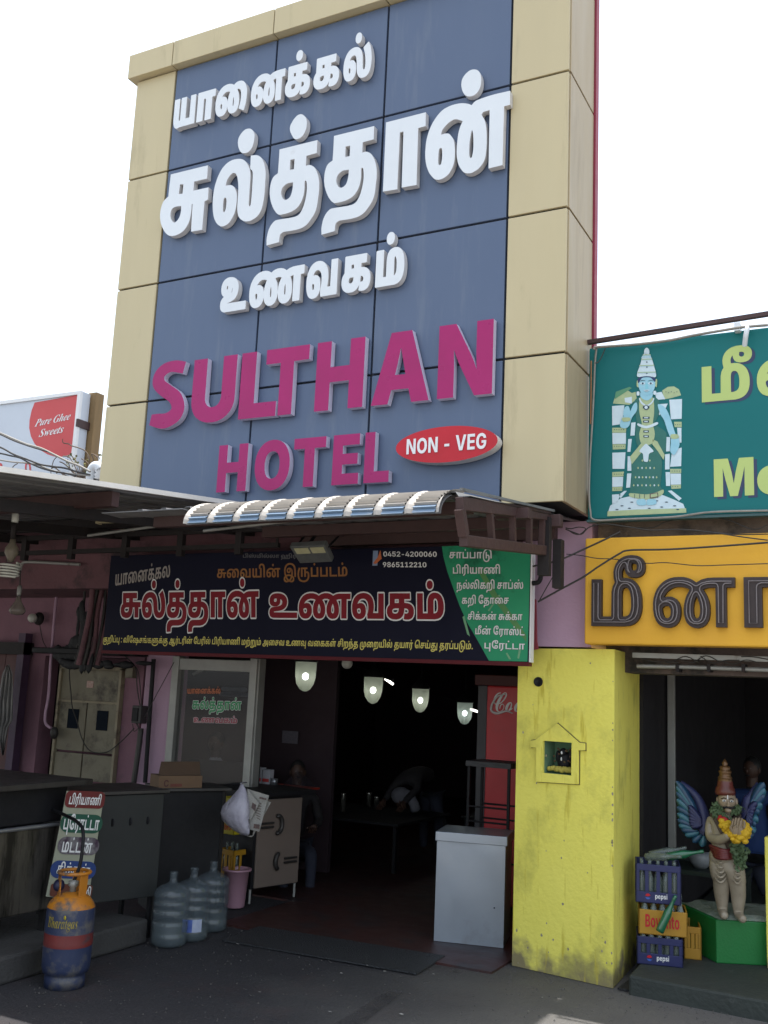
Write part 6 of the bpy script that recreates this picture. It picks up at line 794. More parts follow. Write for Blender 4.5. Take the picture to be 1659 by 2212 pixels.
rg3 = t_.nodes.new('ShaderNodeValToRGB'); rg3.color_ramp.elements[0].position = .60; rg3.color_ramp.elements[1].position = .72; t_.links.new(n3_.outputs[0], rg3.inputs[0])
mx3 = t_.nodes.new('ShaderNodeMix'); mx3.data_type = 'RGBA'; t_.links.new(rg3.outputs[0], mx3.inputs[0]); t_.links.new(mx2.outputs[2], mx3.inputs[6]); mx3.inputs[7].default_value = (.56, .46, .05, 1)
t_.links.new(mx3.outputs[2], bsd.inputs['Base Color'])
m_niche = mat('niche_green', (.16, .28, .17), (.12, .22, .14), 9, .85)
po = obj('shaft', mb, [m_yw, m_niche], pl)
rn0 = random.Random(17); mb = MB()
def chip(u, z, s_, fn):
    mb.add([fn(u+s_*rn0.uniform(.5, 1)*math.cos(t), z+s_*rn0.uniform(.6, 1.6)*math.sin(t)) for t in [i*.9 for i in range(7)]], [tuple(range(7))], 0)
for k in range(16): z = rn0.uniform(.1, 2.2); chip(W-.010, z, rn0.uniform(.004, .010), lambda u, v: PP(min(u, W+.001), -.0022, v))
for k in range(26): chip(rn0.uniform(.03, W-.03), rn0.choice([rn0.uniform(.02, .3), rn0.uniform(.3, 2.2)]), rn0.uniform(.003, .011), lambda u, v: PP(u, -.0022, v))
obj('chips', mb, mat('bare_plaster', (.42, .38, .30), (.2, .17, .1), 30, .9), pl, kind='stuff')
# raised plaster house outline round the niche
u_ = lambda x, y: uz(*FN(x, y))
hs = [u_(297, 778), u_(545, 793), u_(545, 593), u_(583, 593), u_(583, 552), u_(548, 548), u_(420, 435), u_(290, 533), u_(264, 535), u_(264, 575), u_(297, 577)]
hole = [(hx0, hz0), (hx1, hz0), (hx1, hz1), (hx0, hz1)]
obj('niche_surround', MB().poly([hs, hole], lambda u, v: PP(u, -.026, v), uy*.025), m_yw, pl, bevel=.003)
obj('shadow_joint', MB().tube([PP(u, -.004, v) for u, v in hs], .0075, 5, closed=True), mat('joint_shadow', (.20, .17, .05), (.12, .10, .05), 20, .9), pl)  # dark line standing for both the crack and the thin edge shadow
pu, pz_ = u_(302, 188)
obj('pipe_hole', MB().lathe([(.036, .0), (.035, .012), (.027, .012), (.024, .004), (.0, .003)], PP(pu, 0, pz_), 20, rot=Matrix.Rotation(R(90), 3, 'X')), m_black, pl)
# shrine figure inside
nc = (hx0+hx1)/2
sh = empty('shrine_figure', PP(nc, .08, hz0), 'small dark garlanded shrine idol inside the niche of the yellow pillar', 'idol')
mb = MB(); rnd = random.Random(3)
mb.ball(PP(nc, .09, hz0+.09), (.055, .03, .075)); mb.ball(PP(nc, .075, hz0+.155), (.03, .025, .03)); mb.ball(PP(nc-.05, .09, hz0+.12), (.02, .02, .045)); mb.ball(PP(nc+.055, .09, hz0+.13), (.022, .02, .05))
obj('body', mb, m_black, sh)
mb = MB()
for k in range(16): t = k/15; mb.ball(PP(hx0+.02+t*(hx1-hx0-.04), .04+.01*rnd.random(), hz0+.025+.012*rnd.random()), .017+.006*rnd.random(), n=7, k=5)
obj('cloth', mb, mat('yellow_cloth', (.5, .42, .08), (.4, .33, .06), 30, .8), sh)
mb = MB()
for k in range(22): mb.ball(PP(nc+.075*rnd.uniform(-1, 1), .06+.02*rnd.random(), hz0+.08+.1*rnd.random()), .008, n=5, k=4)
obj('flowers', mb, mat('red_flowers', (.16, .03, .03), (.07, .09, .03), 60, .8), sh, kind='stuff')
mb = MB(); mb.ball(PP(nc-.002, .052, hz0+.15), (.008, .004, .012)); mb.ball(PP(nc-.005, .052, hz0+.105), (.006, .004, .014)); obj('mark', mb, m_print, sh)

# ---------------------------------------------------------------- right: mustard board with channel letters and tubes
YB = 7.1
yb = empty('mustard_board', (0, 7.3, 2.3), 'mustard yellow painted fascia board with dark Tamil channel letters', 'sign')
x0b = PY(1263, 1270, YB).x; zt, zb_ = 3.065, 2.30
obj('board', MB().box(x0b, 6.0, YB, YB+.17, zb_, zt), m_yboard, yb, bevel=.012)
m_chan = mat('channel_letter', (.030, .020, .020), (.045, .03, .028), 8, .6, .1)
m_tube = mat('neon_tube', (.22, .19, .19), (.14, .12, .12), 20, .35)
FZ = fr(2050, 2050, 1.6233)
O = PY(*FZ(515, 740), YB-.03); keyz = keys('meena'); rr = RUN['meena'][0]
pos = {0: (515, 863, 0), 1: (915, 1448, 0), 2: (1505, 2010, 0)}
# the vowel sign is part of the first glyph: one glyph each
zbase = PY(*FZ(1000, 742), YB-.03).z; ztop = PY(*FZ(1000, 432), YB-.03).z
for k, key in enumerate(keyz):
    cs = GL[key]; xs = [p[0] for c in cs for p in c]
    xa_, xb_ = PY(*FZ(pos[k][0], 640), YB-.03).x, PY(*FZ(pos[k][1], 640), YB-.03).x
    if k == 2: xb_ = xa_+.42
    a0, b0 = min(xs), max(xs); V1 = (ztop-zbase)/(555 if k else 560)
    fn = lambda u, v, d=0: Vector((xa_+(u-a0)/(b0-a0)*(xb_-xa_), YB-.045-d, zbase+v*V1))
    mb = MB()
    for g in split(cs): mb.poly(g, fn, (0, .045, 0))
    lo = obj('letter', mb, m_chan, yb)
    mb = MB()
    for c in GL[key+1000 if False else keys('meena/m')[k]]:
        if abs(area(c)) < 500: continue
        mb.tube([fn(u, v, .012) for u, v in c], .0045, 5, closed=True)
    obj('tube', mb, m_tube, lo)

# ---------------------------------------------------------------- right: teal sign with the goddess print
YT = 7.12
ts = empty('teal_sign', (0, 7.2, 3.2), 'teal sheet sign with a printed goddess and pale yellow letters', 'sign')
xl = PY(1271, 930, YT).x
obj('sheet', MB().box(xl, 5.0, YT, YT+.05, 3.205, 4.52), m_teal, ts, bevel=.01)
obj('frame', MB().box(xl-.004, 5.0, YT-.012, YT+.055, 3.185, 3.203), mat('frame_teal', (.05, .12, .13), rough=.5), ts)
obj('top_angle', MB().bar(PY(1275, 742, YT+.02)+Vector((-.02, 0, .01)), PY(1659, 690, YT+.02)+Vector((.0, 0, .04)), .04, .03).bar(PY(1659, 690, YT+.02)+Vector((.0, 0, .04)), (5, YT+.02, 4.64), .04, .03), m_brown, ts)
m_lime = mat('pale_yellow_print', (.46, .56, .17), (.42, .52, .16), 3, .45)
m_shadow = mat('navy_print', (.022, .035, .10), rough=.45)
m_gw = mat('goddess_white', (.60, .72, .78), (.50, .63, .70), 14, .45)
m_gs = mat('goddess_skin', (.24, .50, .62), (.33, .60, .71), 10, .45)
m_gg = mat('goddess_green', (.010, .12, .10), (.02, .15, .12), 18, .45)
m_gy = mat('goddess_gold', (.42, .50, .26), (.33, .42, .24), 26, .45)
m_gd = mat('goddess_dark', (.015, .05, .09), rough=.45)
FT = fr(2250, 1250, 2.0182); PT = lambda L_: (lambda x, y: PY(*FT(x, y), YT-.0016*L_))
def prt(L_, cs, m, name='print'):
    f = PT(L_); return obj(name, MB().poly([cs], lambda u, v: f(u, v)), m, ts)
def spr(L_, s, m, name='print'):                         # smooth closed outline
    P = [Vector((x, y, 0)) for x, y in s]; out = []
    for i in range(len(P)):
        a_, b_, c2, d2 = P[i-1], P[i], P[(i+1) % len(P)], P[(i+2) % len(P)]
        for k in range(4): t = k/4; out.append(.5*((2*b_)+(c2-a_)*t+(2*a_-5*b_+4*c2-d2)*t*t+(3*b_-a_-3*c2+d2)*t**3))
    return prt(L_, [(p.x, p.y) for p in out], m, name)

# arch of carved blocks behind the figure
prt(1, [(408, 735), (420, 690), (470, 640), (520, 625), (560, 650), (590, 640), (600, 700), (540, 745)], m_gy)
prt(1, [(805, 630), (850, 600), (900, 596), (940, 620), (957, 668), (880, 690), (820, 700)], m_gy)
BLK = [((400, 755), (500, 748), (480, 900), (402, 912), 0), ((402, 930), (515, 930), (512, 970), (402, 970), 1), ((402, 972), (512, 972), (512, 1060), (404, 1062), 0), ((404, 1064), (510, 1064), (508, 1102), (406, 1106), 1),
       ((402, 1132), (508, 1128), (500, 1262), (404, 1262), 0), ((402, 1288), (496, 1284), (492, 1322), (402, 1326), 1), ((402, 1328), (490, 1326), (486, 1405), (402, 1408), 0), ((402, 1410), (484, 1408), (480, 1440), (402, 1442), 1),
       ((400, 1470), (470, 1466), (440, 1540), (402, 1545), 0), ((862, 704), (965, 698), (962, 858), (875, 862), 0), ((900, 882), (962, 882), (962, 925), (905, 925), 1), ((925, 930), (960, 930), (960, 1050), (935, 1052), 0),
       ((885, 1110), (962, 1090), (958, 1240), (868, 1246), 0), ((868, 1262), (958, 1262), (958, 1296), (870, 1298), 1), ((870, 1300), (956, 1300), (956, 1388), (874, 1390), 0), ((876, 1392), (956, 1390), (955, 1420), (880, 1424), 1),
       ((850, 1440), (880, 1436), (962, 1500), (940, 1520), 0), ((555, 890), (590, 885), (582, 992), (548, 995), 0), ((530, 1022), (560, 1020), (548, 1125), (524, 1125), 0), ((526, 1160), (556, 1160), (556, 1278), (524, 1278), 0),
       ((522, 1300), (556, 1298), (546, 1412), (514, 1415), 0), ((840, 1005), (870, 1005), (866, 1120), (836, 1122), 0), ((828, 1145), (866, 1140), (864, 1265), (828, 1268), 0), ((832, 1288), (868, 1288), (870, 1400), (836, 1400), 0),
       ((500, 690), (560, 680), (560, 735), (505, 725), 0), ((745, 650), (800, 640), (830, 700), (760, 705), 0), ((770, 740), (850, 735), (820, 800), (780, 830), 0), ((430, 640), (540, 600), (560, 610), (420, 700), 2), ((455, 1470), (500, 1440), (520, 1440), (470, 1500), 0)]
for a_, b_, c2, d2, k in BLK: prt(2, [a_, b_, c2, d2], (m_gw, m_gy, mat('parrot_green', (.10, .30, .16), rough=.45))[k])
for x, y in [(420+18*i, y0) for y0 in (945, 1080, 1305, 1425) for i in range(5)]+[(x, 905) for x in (912, 930, 948)]+[(x, 1280) for x in (885, 905, 925, 945)]+[(x, 1406) for x in (890, 910, 930)]+[(835+22*i, 640+8*(i % 2)) for i in range(5)]:
    prt(3, [(x-3, y-3), (x+3, y-3), (x+3, y+3), (x-3, y+3)], m_gd)
# pedestal
prt(2, [(362, 1645), (372, 1600), (385, 1560), (470, 1500), (560, 1480), (800, 1470), (900, 1510), (975, 1545), (1000, 1612)], m_gw)
prt(3, [(362, 1645), (364, 1605), (600, 1590), (998, 1580), (1000, 1616)], m_gy)
for x, y in ((480, 1560), (560, 1530), (760, 1520), (840, 1530), (905, 1560), (440, 1590), (700, 1580), (800, 1570), (930, 1590), (540, 1580)): spr(4, [(x-14, y), (x, y-4), (x+14, y), (x, y+5)], m_gd)
# skirt, sash, body
spr(3, [(612, 1100), (740, 1090), (800, 1180), (800, 1300), (790, 1400), (810, 1450), (690, 1500), (560, 1480), (545, 1440), (560, 1330), (555, 1220), (575, 1150)], m_gg)
spr(4, [(540, 1460), (600, 1462), (680, 1468), (760, 1450), (812, 1430), (812, 1462), (760, 1495), (680, 1508), (600, 1500), (545, 1485)], m_gy)
for x in (580, 620, 660, 720, 765): prt(5, [(x, 1466), (x+4, 1466), (x+4, 1500), (x, 1498)], m_gd)
prt(5, [(704, 1462), (770, 1452), (775, 1490), (704, 1502)], mat('goddess_maroon', (.12, .07, .08), rough=.5))
prt(6, [(712, 1468), (764, 1458), (768, 1484), (712, 1494)], m_gy)
for r_, (y, n_, w_) in enumerate(((1195, 3, 60), (1255, 5, 130), (1330, 7, 170), (1395, 7, 200))):
    for i in range(n_):
        x = 675-w_/2+w_*i/(n_-1); s_ = 7; prt(4, [(x-s_, y), (x, y-s_*1.5), (x+s_, y), (x, y+s_*1.5)], m_gw if i % 2 else m_gy)
spr(3, [(590, 700), (640, 680), (720, 680), (770, 700), (790, 760), (770, 840), (750, 900), (830, 960), (840, 1010), (820, 1150), (740, 1060), (700, 1110), (640, 1110), (600, 1060), (590, 980), (600, 900), (590, 830), (570, 760)], m_gg)
prt(4, [(545, 1165), (640, 1050), (665, 1060), (660, 1100), (560, 1225)], m_gy); prt(4, [(730, 1025), (765, 1040), (825, 1150), (815, 1190), (770, 1120), (725, 1065)], m_gy)
spr(4, [(625, 690), (675, 665), (730, 690), (740, 800), (730, 900), (745, 980), (720, 1060), (640, 1060), (620, 980), (640, 900), (620, 800)], m_gy)
for y, w_ in ((765, 26), (850, 28), (880, 24), (960, 22), (1000, 22)): prt(5, [(675-w_, y-9), (675+w_, y-9), (675+w_, y+9), (675-w_, y+9)], m_gd); prt(6, [(675-w_*.6, y-4), (675+w_*.6, y-4), (675+w_*.6, y+4), (675-w_*.6, y+4)], m_gw)
spr(6, [(675+21*math.cos(a_), 766+21*math.sin(a_)) for a_ in [i*math.pi/4 for i in range(8)]], m_gd); spr(7, [(675+13*math.cos(a_), 766+13*math.sin(a_)) for a_ in [i*math.pi/4 for i in range(8)]], m_gw)
spr(5, [(610, 895), (680, 915), (760, 885), (765, 905), (680, 935), (612, 915)], m_gw)
spr(5, [(620, 1120), (650, 1080), (675, 1060), (700, 1080), (735, 1120), (700, 1140), (690, 1200), (672, 1205), (655, 1195), (648, 1140)], m_gw)
# arms
spr(5, [(575, 740), (600, 730), (600, 790), (560, 850), (540, 910), (510, 935), (470, 925), (465, 890), (490, 840), (520, 840), (545, 800)], m_gs)
spr(6, [(500, 770), (530, 755), (545, 790), (545, 830), (510, 850), (490, 830)], m_gs); spr(7, [(482, 850), (545, 850), (540, 875), (490, 880)], m_gy)
spr(5, [(770, 740), (830, 770), (870, 850), (905, 960), (925, 1020), (880, 1020), (850, 960), (820, 870), (790, 820)], m_gs)
spr(6, [(880, 1010), (930, 1010), (945, 1060), (930, 1110), (900, 1150), (870, 1120), (875, 1060)], m_gs); spr(7, [(875, 985), (930, 985), (935, 1015), (880, 1018)], m_gy)
# neck, face, crown
spr(5, [(640, 630), (720, 630), (725, 680), (680, 710), (630, 680)], m_gs)
spr(6, [(620, 530), (680, 510), (740, 530), (748, 590), (725, 645), (680, 668), (635, 645), (612, 590)], m_gs)
spr(6, [(600, 555), (612, 550), (614, 600), (600, 595)], m_gy); spr(6, [(752, 540), (764, 545), (760, 600), (748, 590)], m_gy)
spr(6, [(600, 640), (620, 640), (620, 668), (600, 668)], m_gw); spr(6, [(735, 635), (755, 635), (755, 660), (735, 662)], m_gw)
spr(7, [(608, 535), (640, 518), (720, 516), (750, 535), (745, 560), (715, 528), (680, 522), (640, 530), (614, 570)], mat('goddess_hair', (.01, .03, .12), rough=.5))
for cx in (648, 712):
    spr(7, [(cx-24, 572), (cx, 562), (cx+22, 572), (cx, 582)], m_gw); spr(8, [(cx-8, 572), (cx, 564), (cx+8, 572), (cx, 580)], m_gd); spr(8, [(cx-26, 556), (cx, 545), (cx+24, 553), (cx, 550)], m_gd)
spr(7, [(672, 575), (684, 575), (692, 612), (680, 618), (668, 612)], mat('goddess_light', (.25, .62, .74), rough=.45)); spr(8, [(655, 628), (680, 623), (705, 626), (680, 640)], m_gw); spr(9, [(660, 632), (680, 630), (700, 631), (680, 634)], m_gd)
spr(7, [(608, 520), (606, 480), (625, 430), (640, 370), (655, 335), (675, 325), (702, 335), (722, 375), (738, 430), (752, 480), (750, 522), (680, 512)], m_gw)
spr(7, [(660, 330), (662, 300), (680, 283), (698, 300), (700, 330), (680, 340)], m_gw)
for y, w_ in ((340, 32), (375, 44), (425, 60), (480, 72)): prt(8, [(680-w_, y), (680+w_, y-3), (680+w_, y+4), (680-w_, y+7)], m_gy); prt(9, [(680-w_, y+7), (680+w_, y+4), (680+w_, y+7), (680-w_, y+10)], m_gs)
for y in (400, 440, 490): spr(9, [(675, y), (681, y-6), (687, y), (681, y+6)], m_gd)
for i in range(7): prt(9, [(644+i*11, 350), (648+i*11, 350), (644+i*13-6, 368), (640+i*13-6, 368)], m_gs)
spr(5, [(600, 1515), (660, 1505), (675, 1550), (640, 1558), (605, 1550)], m_gs); spr(5, [(680, 1550), (690, 1508), (750, 1510), (755, 1545), (710, 1555)], m_gs)
# neck chains
spr(6, [(625, 690), (640, 720), (680, 745), (720, 720), (735, 690), (740, 700), (722, 735), (680, 758), (636, 735), (618, 700)], m_gw)
# letters with navy drop shadow
km = keys('meen'); tz0 = PT(1)(1128, 727); xs_ = lambda k: [p[0] for c in GL[k] for p in c]
V1 = (PT(1)(1280, 420)-PT(1)(1280, 705)).z/560
zb1 = PT(1)(1300, 712).z
def tl(key, px0, px1, zb, V1, L_, m, dx=0, dz=0):
    a_, b_ = min(xs_(key)), max(xs_(key)); X0_, X1_ = px0, px1
    mb = MB()
    for g in split(GL[key]): mb.poly(g, lambda u, v: Vector((X0_+(u-a_)/(b_-a_)*(X1_-X0_)+dx, YT-.0016*L_, zb+v*V1+dz)))
    return obj('letter', mb, m, ts)
A0, A1 = PT(1)(1124, 600).x, PT(1)(1535, 600).x
for L_, m, dx, dz in ((1, m_shadow, .022, -.016), (2, m_lime, 0, 0)):
    tl(km[0], A0, A1, zb1, V1, L_, m, dx, dz)
    tl(km[1], PT(1)(1570, 600).x, PT(1)(1570, 600).x+.48, zb1+.01, V1, L_, m, dx, dz)
    tl(latin('M'), PT(1)(1222, 1330).x, PT(1)(1545, 1330).x, PT(1)(1400, 1482).z, (PT(1)(1400, 1175)-PT(1)(1400, 1482)).z/727, L_, m, dx, dz)
    tl(latin('e'), PT(1)(1572, 1330).x, PT(1)(1572, 1330).x+.205, PT(1)(1400, 1482).z, (PT(1)(1400, 1175)-PT(1)(1400, 1482)).z/727, L_, m, dx, dz)
# cables draped over the teal sign and the mustard board
def cable(pts, Y, r=.006, m=None, label=None, n=5, cat='cable', name='cable'):
    P = [PY(x, y, Y if not hasattr(Y, '__len__') else Y[i]) for i, (x, y) in enumerate(pts)]
    return tag(obj(name, MB().tube(smooth(P), r, n), m or m_cable), label, cat)
Dz = lambda f, L_: [f(*p) for p in L_]
cable(Dz(FT, [(255, 300), (270, 280), (400, 270), (600, 255), (850, 225), (1050, 185), (1250, 150), (1450, 118), (1659, 100)]), 7.06, .011, m_cabg, 'pale cable bundle running along the top edge of the teal sign')
cable(Dz(FT, [(275, 290), (262, 420), (255, 600), (240, 900), (222, 1200), (215, 1450), (225, 1600), (260, 1675), (500, 1668), (900, 1650), (1200, 1612), (1659, 1600)]), 7.085, .008, m_cabg, 'grey cable following the left and lower edges of the teal sign')
cable(Dz(FT, [(232, 390), (232, 520), (230, 700), (226, 900)]), 7.09, .006, mat('orange_cable', (.35, .16, .06), rough=.5), 'short orange cable hanging down the left edge of the teal sign')
cable(Dz(FT, [(345, 290), (320, 350), (290, 400), (265, 408)]), 7.07, .004, None, 'thin wire loop at the top left corner of the teal sign')
cv = empty('tube_bracket', PT(3)(1480, 180), 'white plastic bracket hooked over the top of the teal sign', 'bracket')
obj('arm', MB().tube([PY(*FT(*p), y) for p, y in (((1492, 105), 7.15), ((1490, 135), 6.98), ((1478, 200), 7.0), ((1470, 270), 7.04))], .017, 6), m_white, cv); obj('clip', MB().box(-1.02, -.98, 7.06, 7.14, 4.50, 4.56), m_white, cv)
FY = fr(2050, 2050, 1.6233)
cable(Dz(FY, [(165, 580), (300, 505), (460, 418), (560, 350), (690, 270), (760, 245), (1000, 240), (1300, 222), (1659, 195)]), [6.9, 6.95, 6.98, 7.0, 7.03, 7.04, 7.04, 7.03, 7.0], .007, None, 'black cable rising from the red board across the mustard board')
cable(Dz(FY, [(130, 350), (300, 310), (460, 240), (600, 175), (700, 125)]), [6.85, 6.9, 7.0, 7.02, 7.05], .007, None, 'black cable from the awning lattice to the top of the mustard board')
cable(Dz(FY, [(350, 270), (450, 280), (550, 298), (650, 302), (760, 318), (880, 330), (1000, 326), (1200, 345), (1400, 340), (1659, 332)]), 7.05, .0035, None, 'thin sagging wire lying across the dark letters')
cable(Dz(FY, [(305, 310), (270, 400), (220, 490), (170, 580)]), 6.95, .004, None, 'thin wire hanging over the lilac wall beside the mustard board')
cable(Dz(FY, [(345, 108), (400, 130), (450, 140), (500, 95), (600, 75), (760, 95), (900, 115), (1100, 110), (1300, 130), (1500, 160), (1659, 180)]), 7.06, .0045, None, 'black wire sagging along the top of the mustard board')
cable(Dz(FY, [(470, 50), (700, 90), (900, 100), (1000, 60), (1200, 20), (1400, 50), (1560, 110), (1659, 80)]), 7.16, .0045, None, 'wire crossing the stained gap under the teal sign')
cable(Dz(FY, [(1100, 115), (1300, 128), (1450, 142), (1659, 140)]), 7.1, .004, None, 'short wire at the right end of the mustard board top')
cable(Dz(FY, [(345, 100), (380, 105), (430, 95), (475, 105), (440, 140), (400, 138), (360, 112)]), 7.12, .004, None, 'tangled loop of wire on the lilac wall corner')
cable(Dz(FY, [(130, 460), (170, 450), (185, 410), (190, 350), (195, 285)]), 7.0, .018, m_black, 'black bent conduit at the right end of the dish list', n=8, name='conduit', cat='pipe')
# pipes and wiring below the mustard board
FLn = fr(1950, 2600, 1.4786)
li = empty('tube_light', PY(*FLn(1250, 110), 7.5), 'unlit tube light pipe under the mustard board', 'light')
obj('tube', MB().tube([PY(*FLn(885, 95), 7.45), PY(*FLn(1170, 100), 7.45), PY(*FLn(1659, 118), 7.45), PY(*FLn(1659, 118), 7.45)+Vector((2, 0, 0))], .016, 8), m_alu, li)
for x in (1125, 1310, 1515): obj('clip', MB().box(PY(*FLn(x, 105), 7.45).x-.012, PY(*FLn(x, 105), 7.45).x+.012, 7.43, 7.55, PY(*FLn(x, 105), 7.45).z-.03, PY(*FLn(x, 105), 7.45).z+.025), m_dark, li)
li2 = tag(obj('batten', MB().bar(PY(*FLn(860, 30), 7.4), PY(*FLn(1659, 55), 7.4), .03, .035), m_alu), 'pale wooden batten close under the mustard board', 'batten')
rn = random.Random(11)
for k in range(6):
    x = 900+k*120; pts = [(x, 50+rn.uniform(-15, 15)), (x+70, 60+rn.uniform(-20, 25)), (x+150, 45+rn.uniform(-15, 30)), (x+230, 75+rn.uniform(-15, 15))]
    o = cable(Dz(FLn, pts), 7.38, .0035, None, None)
    tag(o, 'loose wire tangled under the mustard board', 'cable', 'loose wires under the mustard board')

# ---------------------------------------------------------------- right shop: doors, crates, statue
for i, (px, py0, py1, Y, w_, lab) in enumerate(((1452, 1490, 1800, 8.9, .035, 'left aluminium door post standing inside the dark shop'), (1503, 1470, 1700, 10.5, .05, 'dim rear door post inside the dark shop'))):
    p = PY(px, py1, Y); tag(obj('door_post', MB().box(p.x-w_, p.x+w_*.7, Y, Y+.05, .12, 2.6), m_alu if i == 0 else m_steeld, bevel=.004), lab, 'door post')
p = PY(1433, 1552, 12.2)
bu = empty('wall_lamp', p, 'small lit lamp glowing far inside the dark right shop', 'lamp')
m_glow = mat('lamp_glow', (1, .97, .9), (1, .97, .9), emis=7)
obj('bulb', MB().ball(PY(1434, 1560, 12.2), (.035, .02, .05)), m_glow, bu); obj('fitting', MB().box(p.x-.05, p.x+.03, 12.2, 12.3, p.z+.06, p.z+.24), m_alu, bu)
for k, (x, y, s_) in enumerate(((1396, 1536, .04), (1395, 1550, .03), (1397, 1559, .028))):
    q = PY(x, y-3, 13.2); tag(obj('wall_lamp', MB().ball(q, (s_, .02, s_*.6), n=8, k=5), m_glow), ('largest upper', 'middle', 'lowest')[k]+' of three small glints stacked inside the dark right shop', 'lamp')
m_cr = mat('crate_blue', (.014, .019, .095), (.011, .015, .075), 8, .45, dirt=(.05, .05, .10), dscale=9, dthr=.62)
m_amber_crate = mat('crate_yellow', (.42, .22, .012), (.36, .18, .012), 8, .5, dirt=(.2, .12, .035), dscale=9, dthr=.62)
m_bot = mat('bottle_glass', (.20, .24, .22), (.12, .15, .14), 9, .12, alpha=.55, spec=.8); m_botg = mat('green_bottle', (.01, .10, .045), (.015, .13, .06), 9, .1, spec=.8)
def crate(name, loc, label, m, W=.31, D_=.33, Hh=.26, words=None, wm=None, solid=False, mark=True, rz=0):
    t = empty(name, loc, label, 'crate', rz=rz)
    mb = MB(); th = .012
    def wall(p, u, n_, L_, hol):                        # lattice wall: rails and posts with real openings
        rails = [(0, .075), (Hh-.045, Hh)] if not solid else [(0, Hh)]
        for z0, z1 in rails: mb.hexa([p+Vector((0, 0, z0)), p+u*L_+Vector((0, 0, z0)), p+u*L_+Vector((0, 0, z1)), p+Vector((0, 0, z1))], n_*-th)
        if not solid:
            k = hol
            for i in range(k+1):
                c = L_*i/k; w2 = .013 if 0 < i < k else .028; c0_, c1_ = max(0, c-w2), min(L_, c+w2)
                mb.hexa([p+u*c0_+Vector((0, 0, .075)), p+u*c1_+Vector((0, 0, .075)), p+u*c1_+Vector((0, 0, Hh-.045)), p+u*c0_+Vector((0, 0, Hh-.045))], n_*-th)
    wall(Vector((-W/2, -D_/2, 0)), Vector((1, 0, 0)), Vector((0, -1, 0)), W, 4); wall(Vector((W/2, -D_/2, 0)), Vector((0, 1, 0)), Vector((1, 0, 0)), D_, 3)
    wall(Vector((-W/2, D_/2, 0)), Vector((0, -1, 0)), Vector((-1, 0, 0)), D_, 3); wall(Vector((W/2, D_/2, 0)), Vector((-1, 0, 0)), Vector((0, 1, 0)), W, 4)
    mb.box(-W/2, W/2, -D_/2, D_/2, 0, .01)
    obj('box', mb, m, t, local=True, bevel=.003)
    if words:
        mb = MB(); h_ = words[1]; wd = words[2]; text(mb, words[0], (-wd/2+words[3], -D_/2-.002, words[4]), (wd/RUN[words[0]][1], 0, 0), (0, 0, h_/727)); obj('lettering', mb, wm, t, local=True)
    if mark:
        o_ = Vector((-.07, -D_/2-.002, .045)); mb = MB(); r_ = .018
        top = [(r_*math.cos(a_), r_*math.sin(a_)) for a_ in [math.pi*i/10 for i in range(11)]]; bot = [(x, -y) for x, y in top][::-1]
        mb.poly([top+[(-r_, .004), (0, -.001), (r_, .006)]], lambda u, v: o_+Vector((u, 0, v+.001)), None, 0); mb.poly([[(x, y) for x, y in bot]+[(r_, -.008), (0, -.004), (-r_, -.004)]], lambda u, v: o_+Vector((u, 0, v-.002)), None, 1)
        obj('emblem', mb, [m_red, mat('emblem_blue', (.05, .12, .45), rough=.4)], t, local=True)
    return t
def bottle_mesh(m=0, h=.27):
    return MB().lathe([(.027, 0), (.029, .02), (.029, .13), (.026, .15), (.014, .19), (.011, .23), (.013, .235), (.013, h-.015), (.011, h)], (0, 0, 0), 10)
def bottles(loc, W, D_, nx, ny, z, lab, grp, m=m_bot, rz=0, rows=2):
    first = None; Mz = Matrix.Rotation(rz, 3, 'Z')
    for j in range(rows):
        for i in range(nx):
            q = Vector(loc)+Mz @ Vector((-W/2+W*(i+.5)/nx, -D_/2+D_*(j+.5)/ny, z))
            if first is None: first = tag(obj('bottle', bottle_mesh(), m, origin=(0, 0, 0)), lab, 'bottle', grp); first.location = q
            else: c = first.copy(); C.objects.link(c); c.location = q
            (first if i == j == 0 else c)['label'] = lab+(' in its front row', ' in its second row')[j]
    return first
cz = .12; c1 = PZ(1430, 2066, cz); cx, cy = c1.x+.0, c1.y+.15
cA, cB = PZ(1383, 2083, cz), PZ(1470, 2092, cz); cx, cy = cB.x-.175, (cA.y+cB.y)/2+.17
rzc = math.atan2(cB.y-cA.y, cB.x-cA.x)
zq = lambda y: PL(1384, y, cA, cB).z-cz
crate('bottle_crate', (cx, cy, cz), 'blue soft drink crate at the bottom of the stack beside the yellow pillar', m_cr, Hh=zq(2019)-.012, words=('pepsi', .032, .085, .02, .034), wm=m_print, rz=rzc)
crate('bottle_crate', (cx+.02, cy+.01, cz+zq(2019)), 'yellow drink crate in the middle of the stack with red lettering', m_amber_crate, Hh=.165, W=.33, D_=.30, words=('bovonto', .085, .235, -.005, .05), wm=m_red, solid=True, mark=False, rz=rzc)
crate('bottle_crate', (cx-.01, cy, cz+zq(1950)), 'blue soft drink crate on top of the stack beside the yellow pillar', m_cr, words=('pepsi', .032, .085, .02, .034), wm=m_print, rz=rzc)
bottles((cx, cy, cz), .28, .29, 5, 4, .012, 'empty clear bottle standing in the bottom blue crate', 'bottles in the bottom blue crate', rz=rzc)
bottles((cx+.02, cy, cz+zq(2019)), .30, .29, 5, 4, .012, 'empty clear bottle standing in the yellow crate', 'bottles in the yellow crate', rz=rzc)
bottles((cx-.01, cy, cz+zq(1950)), .28, .29, 5, 4, .012, 'empty clear bottle standing in the top blue crate', 'bottles in the top blue crate', rz=rzc)
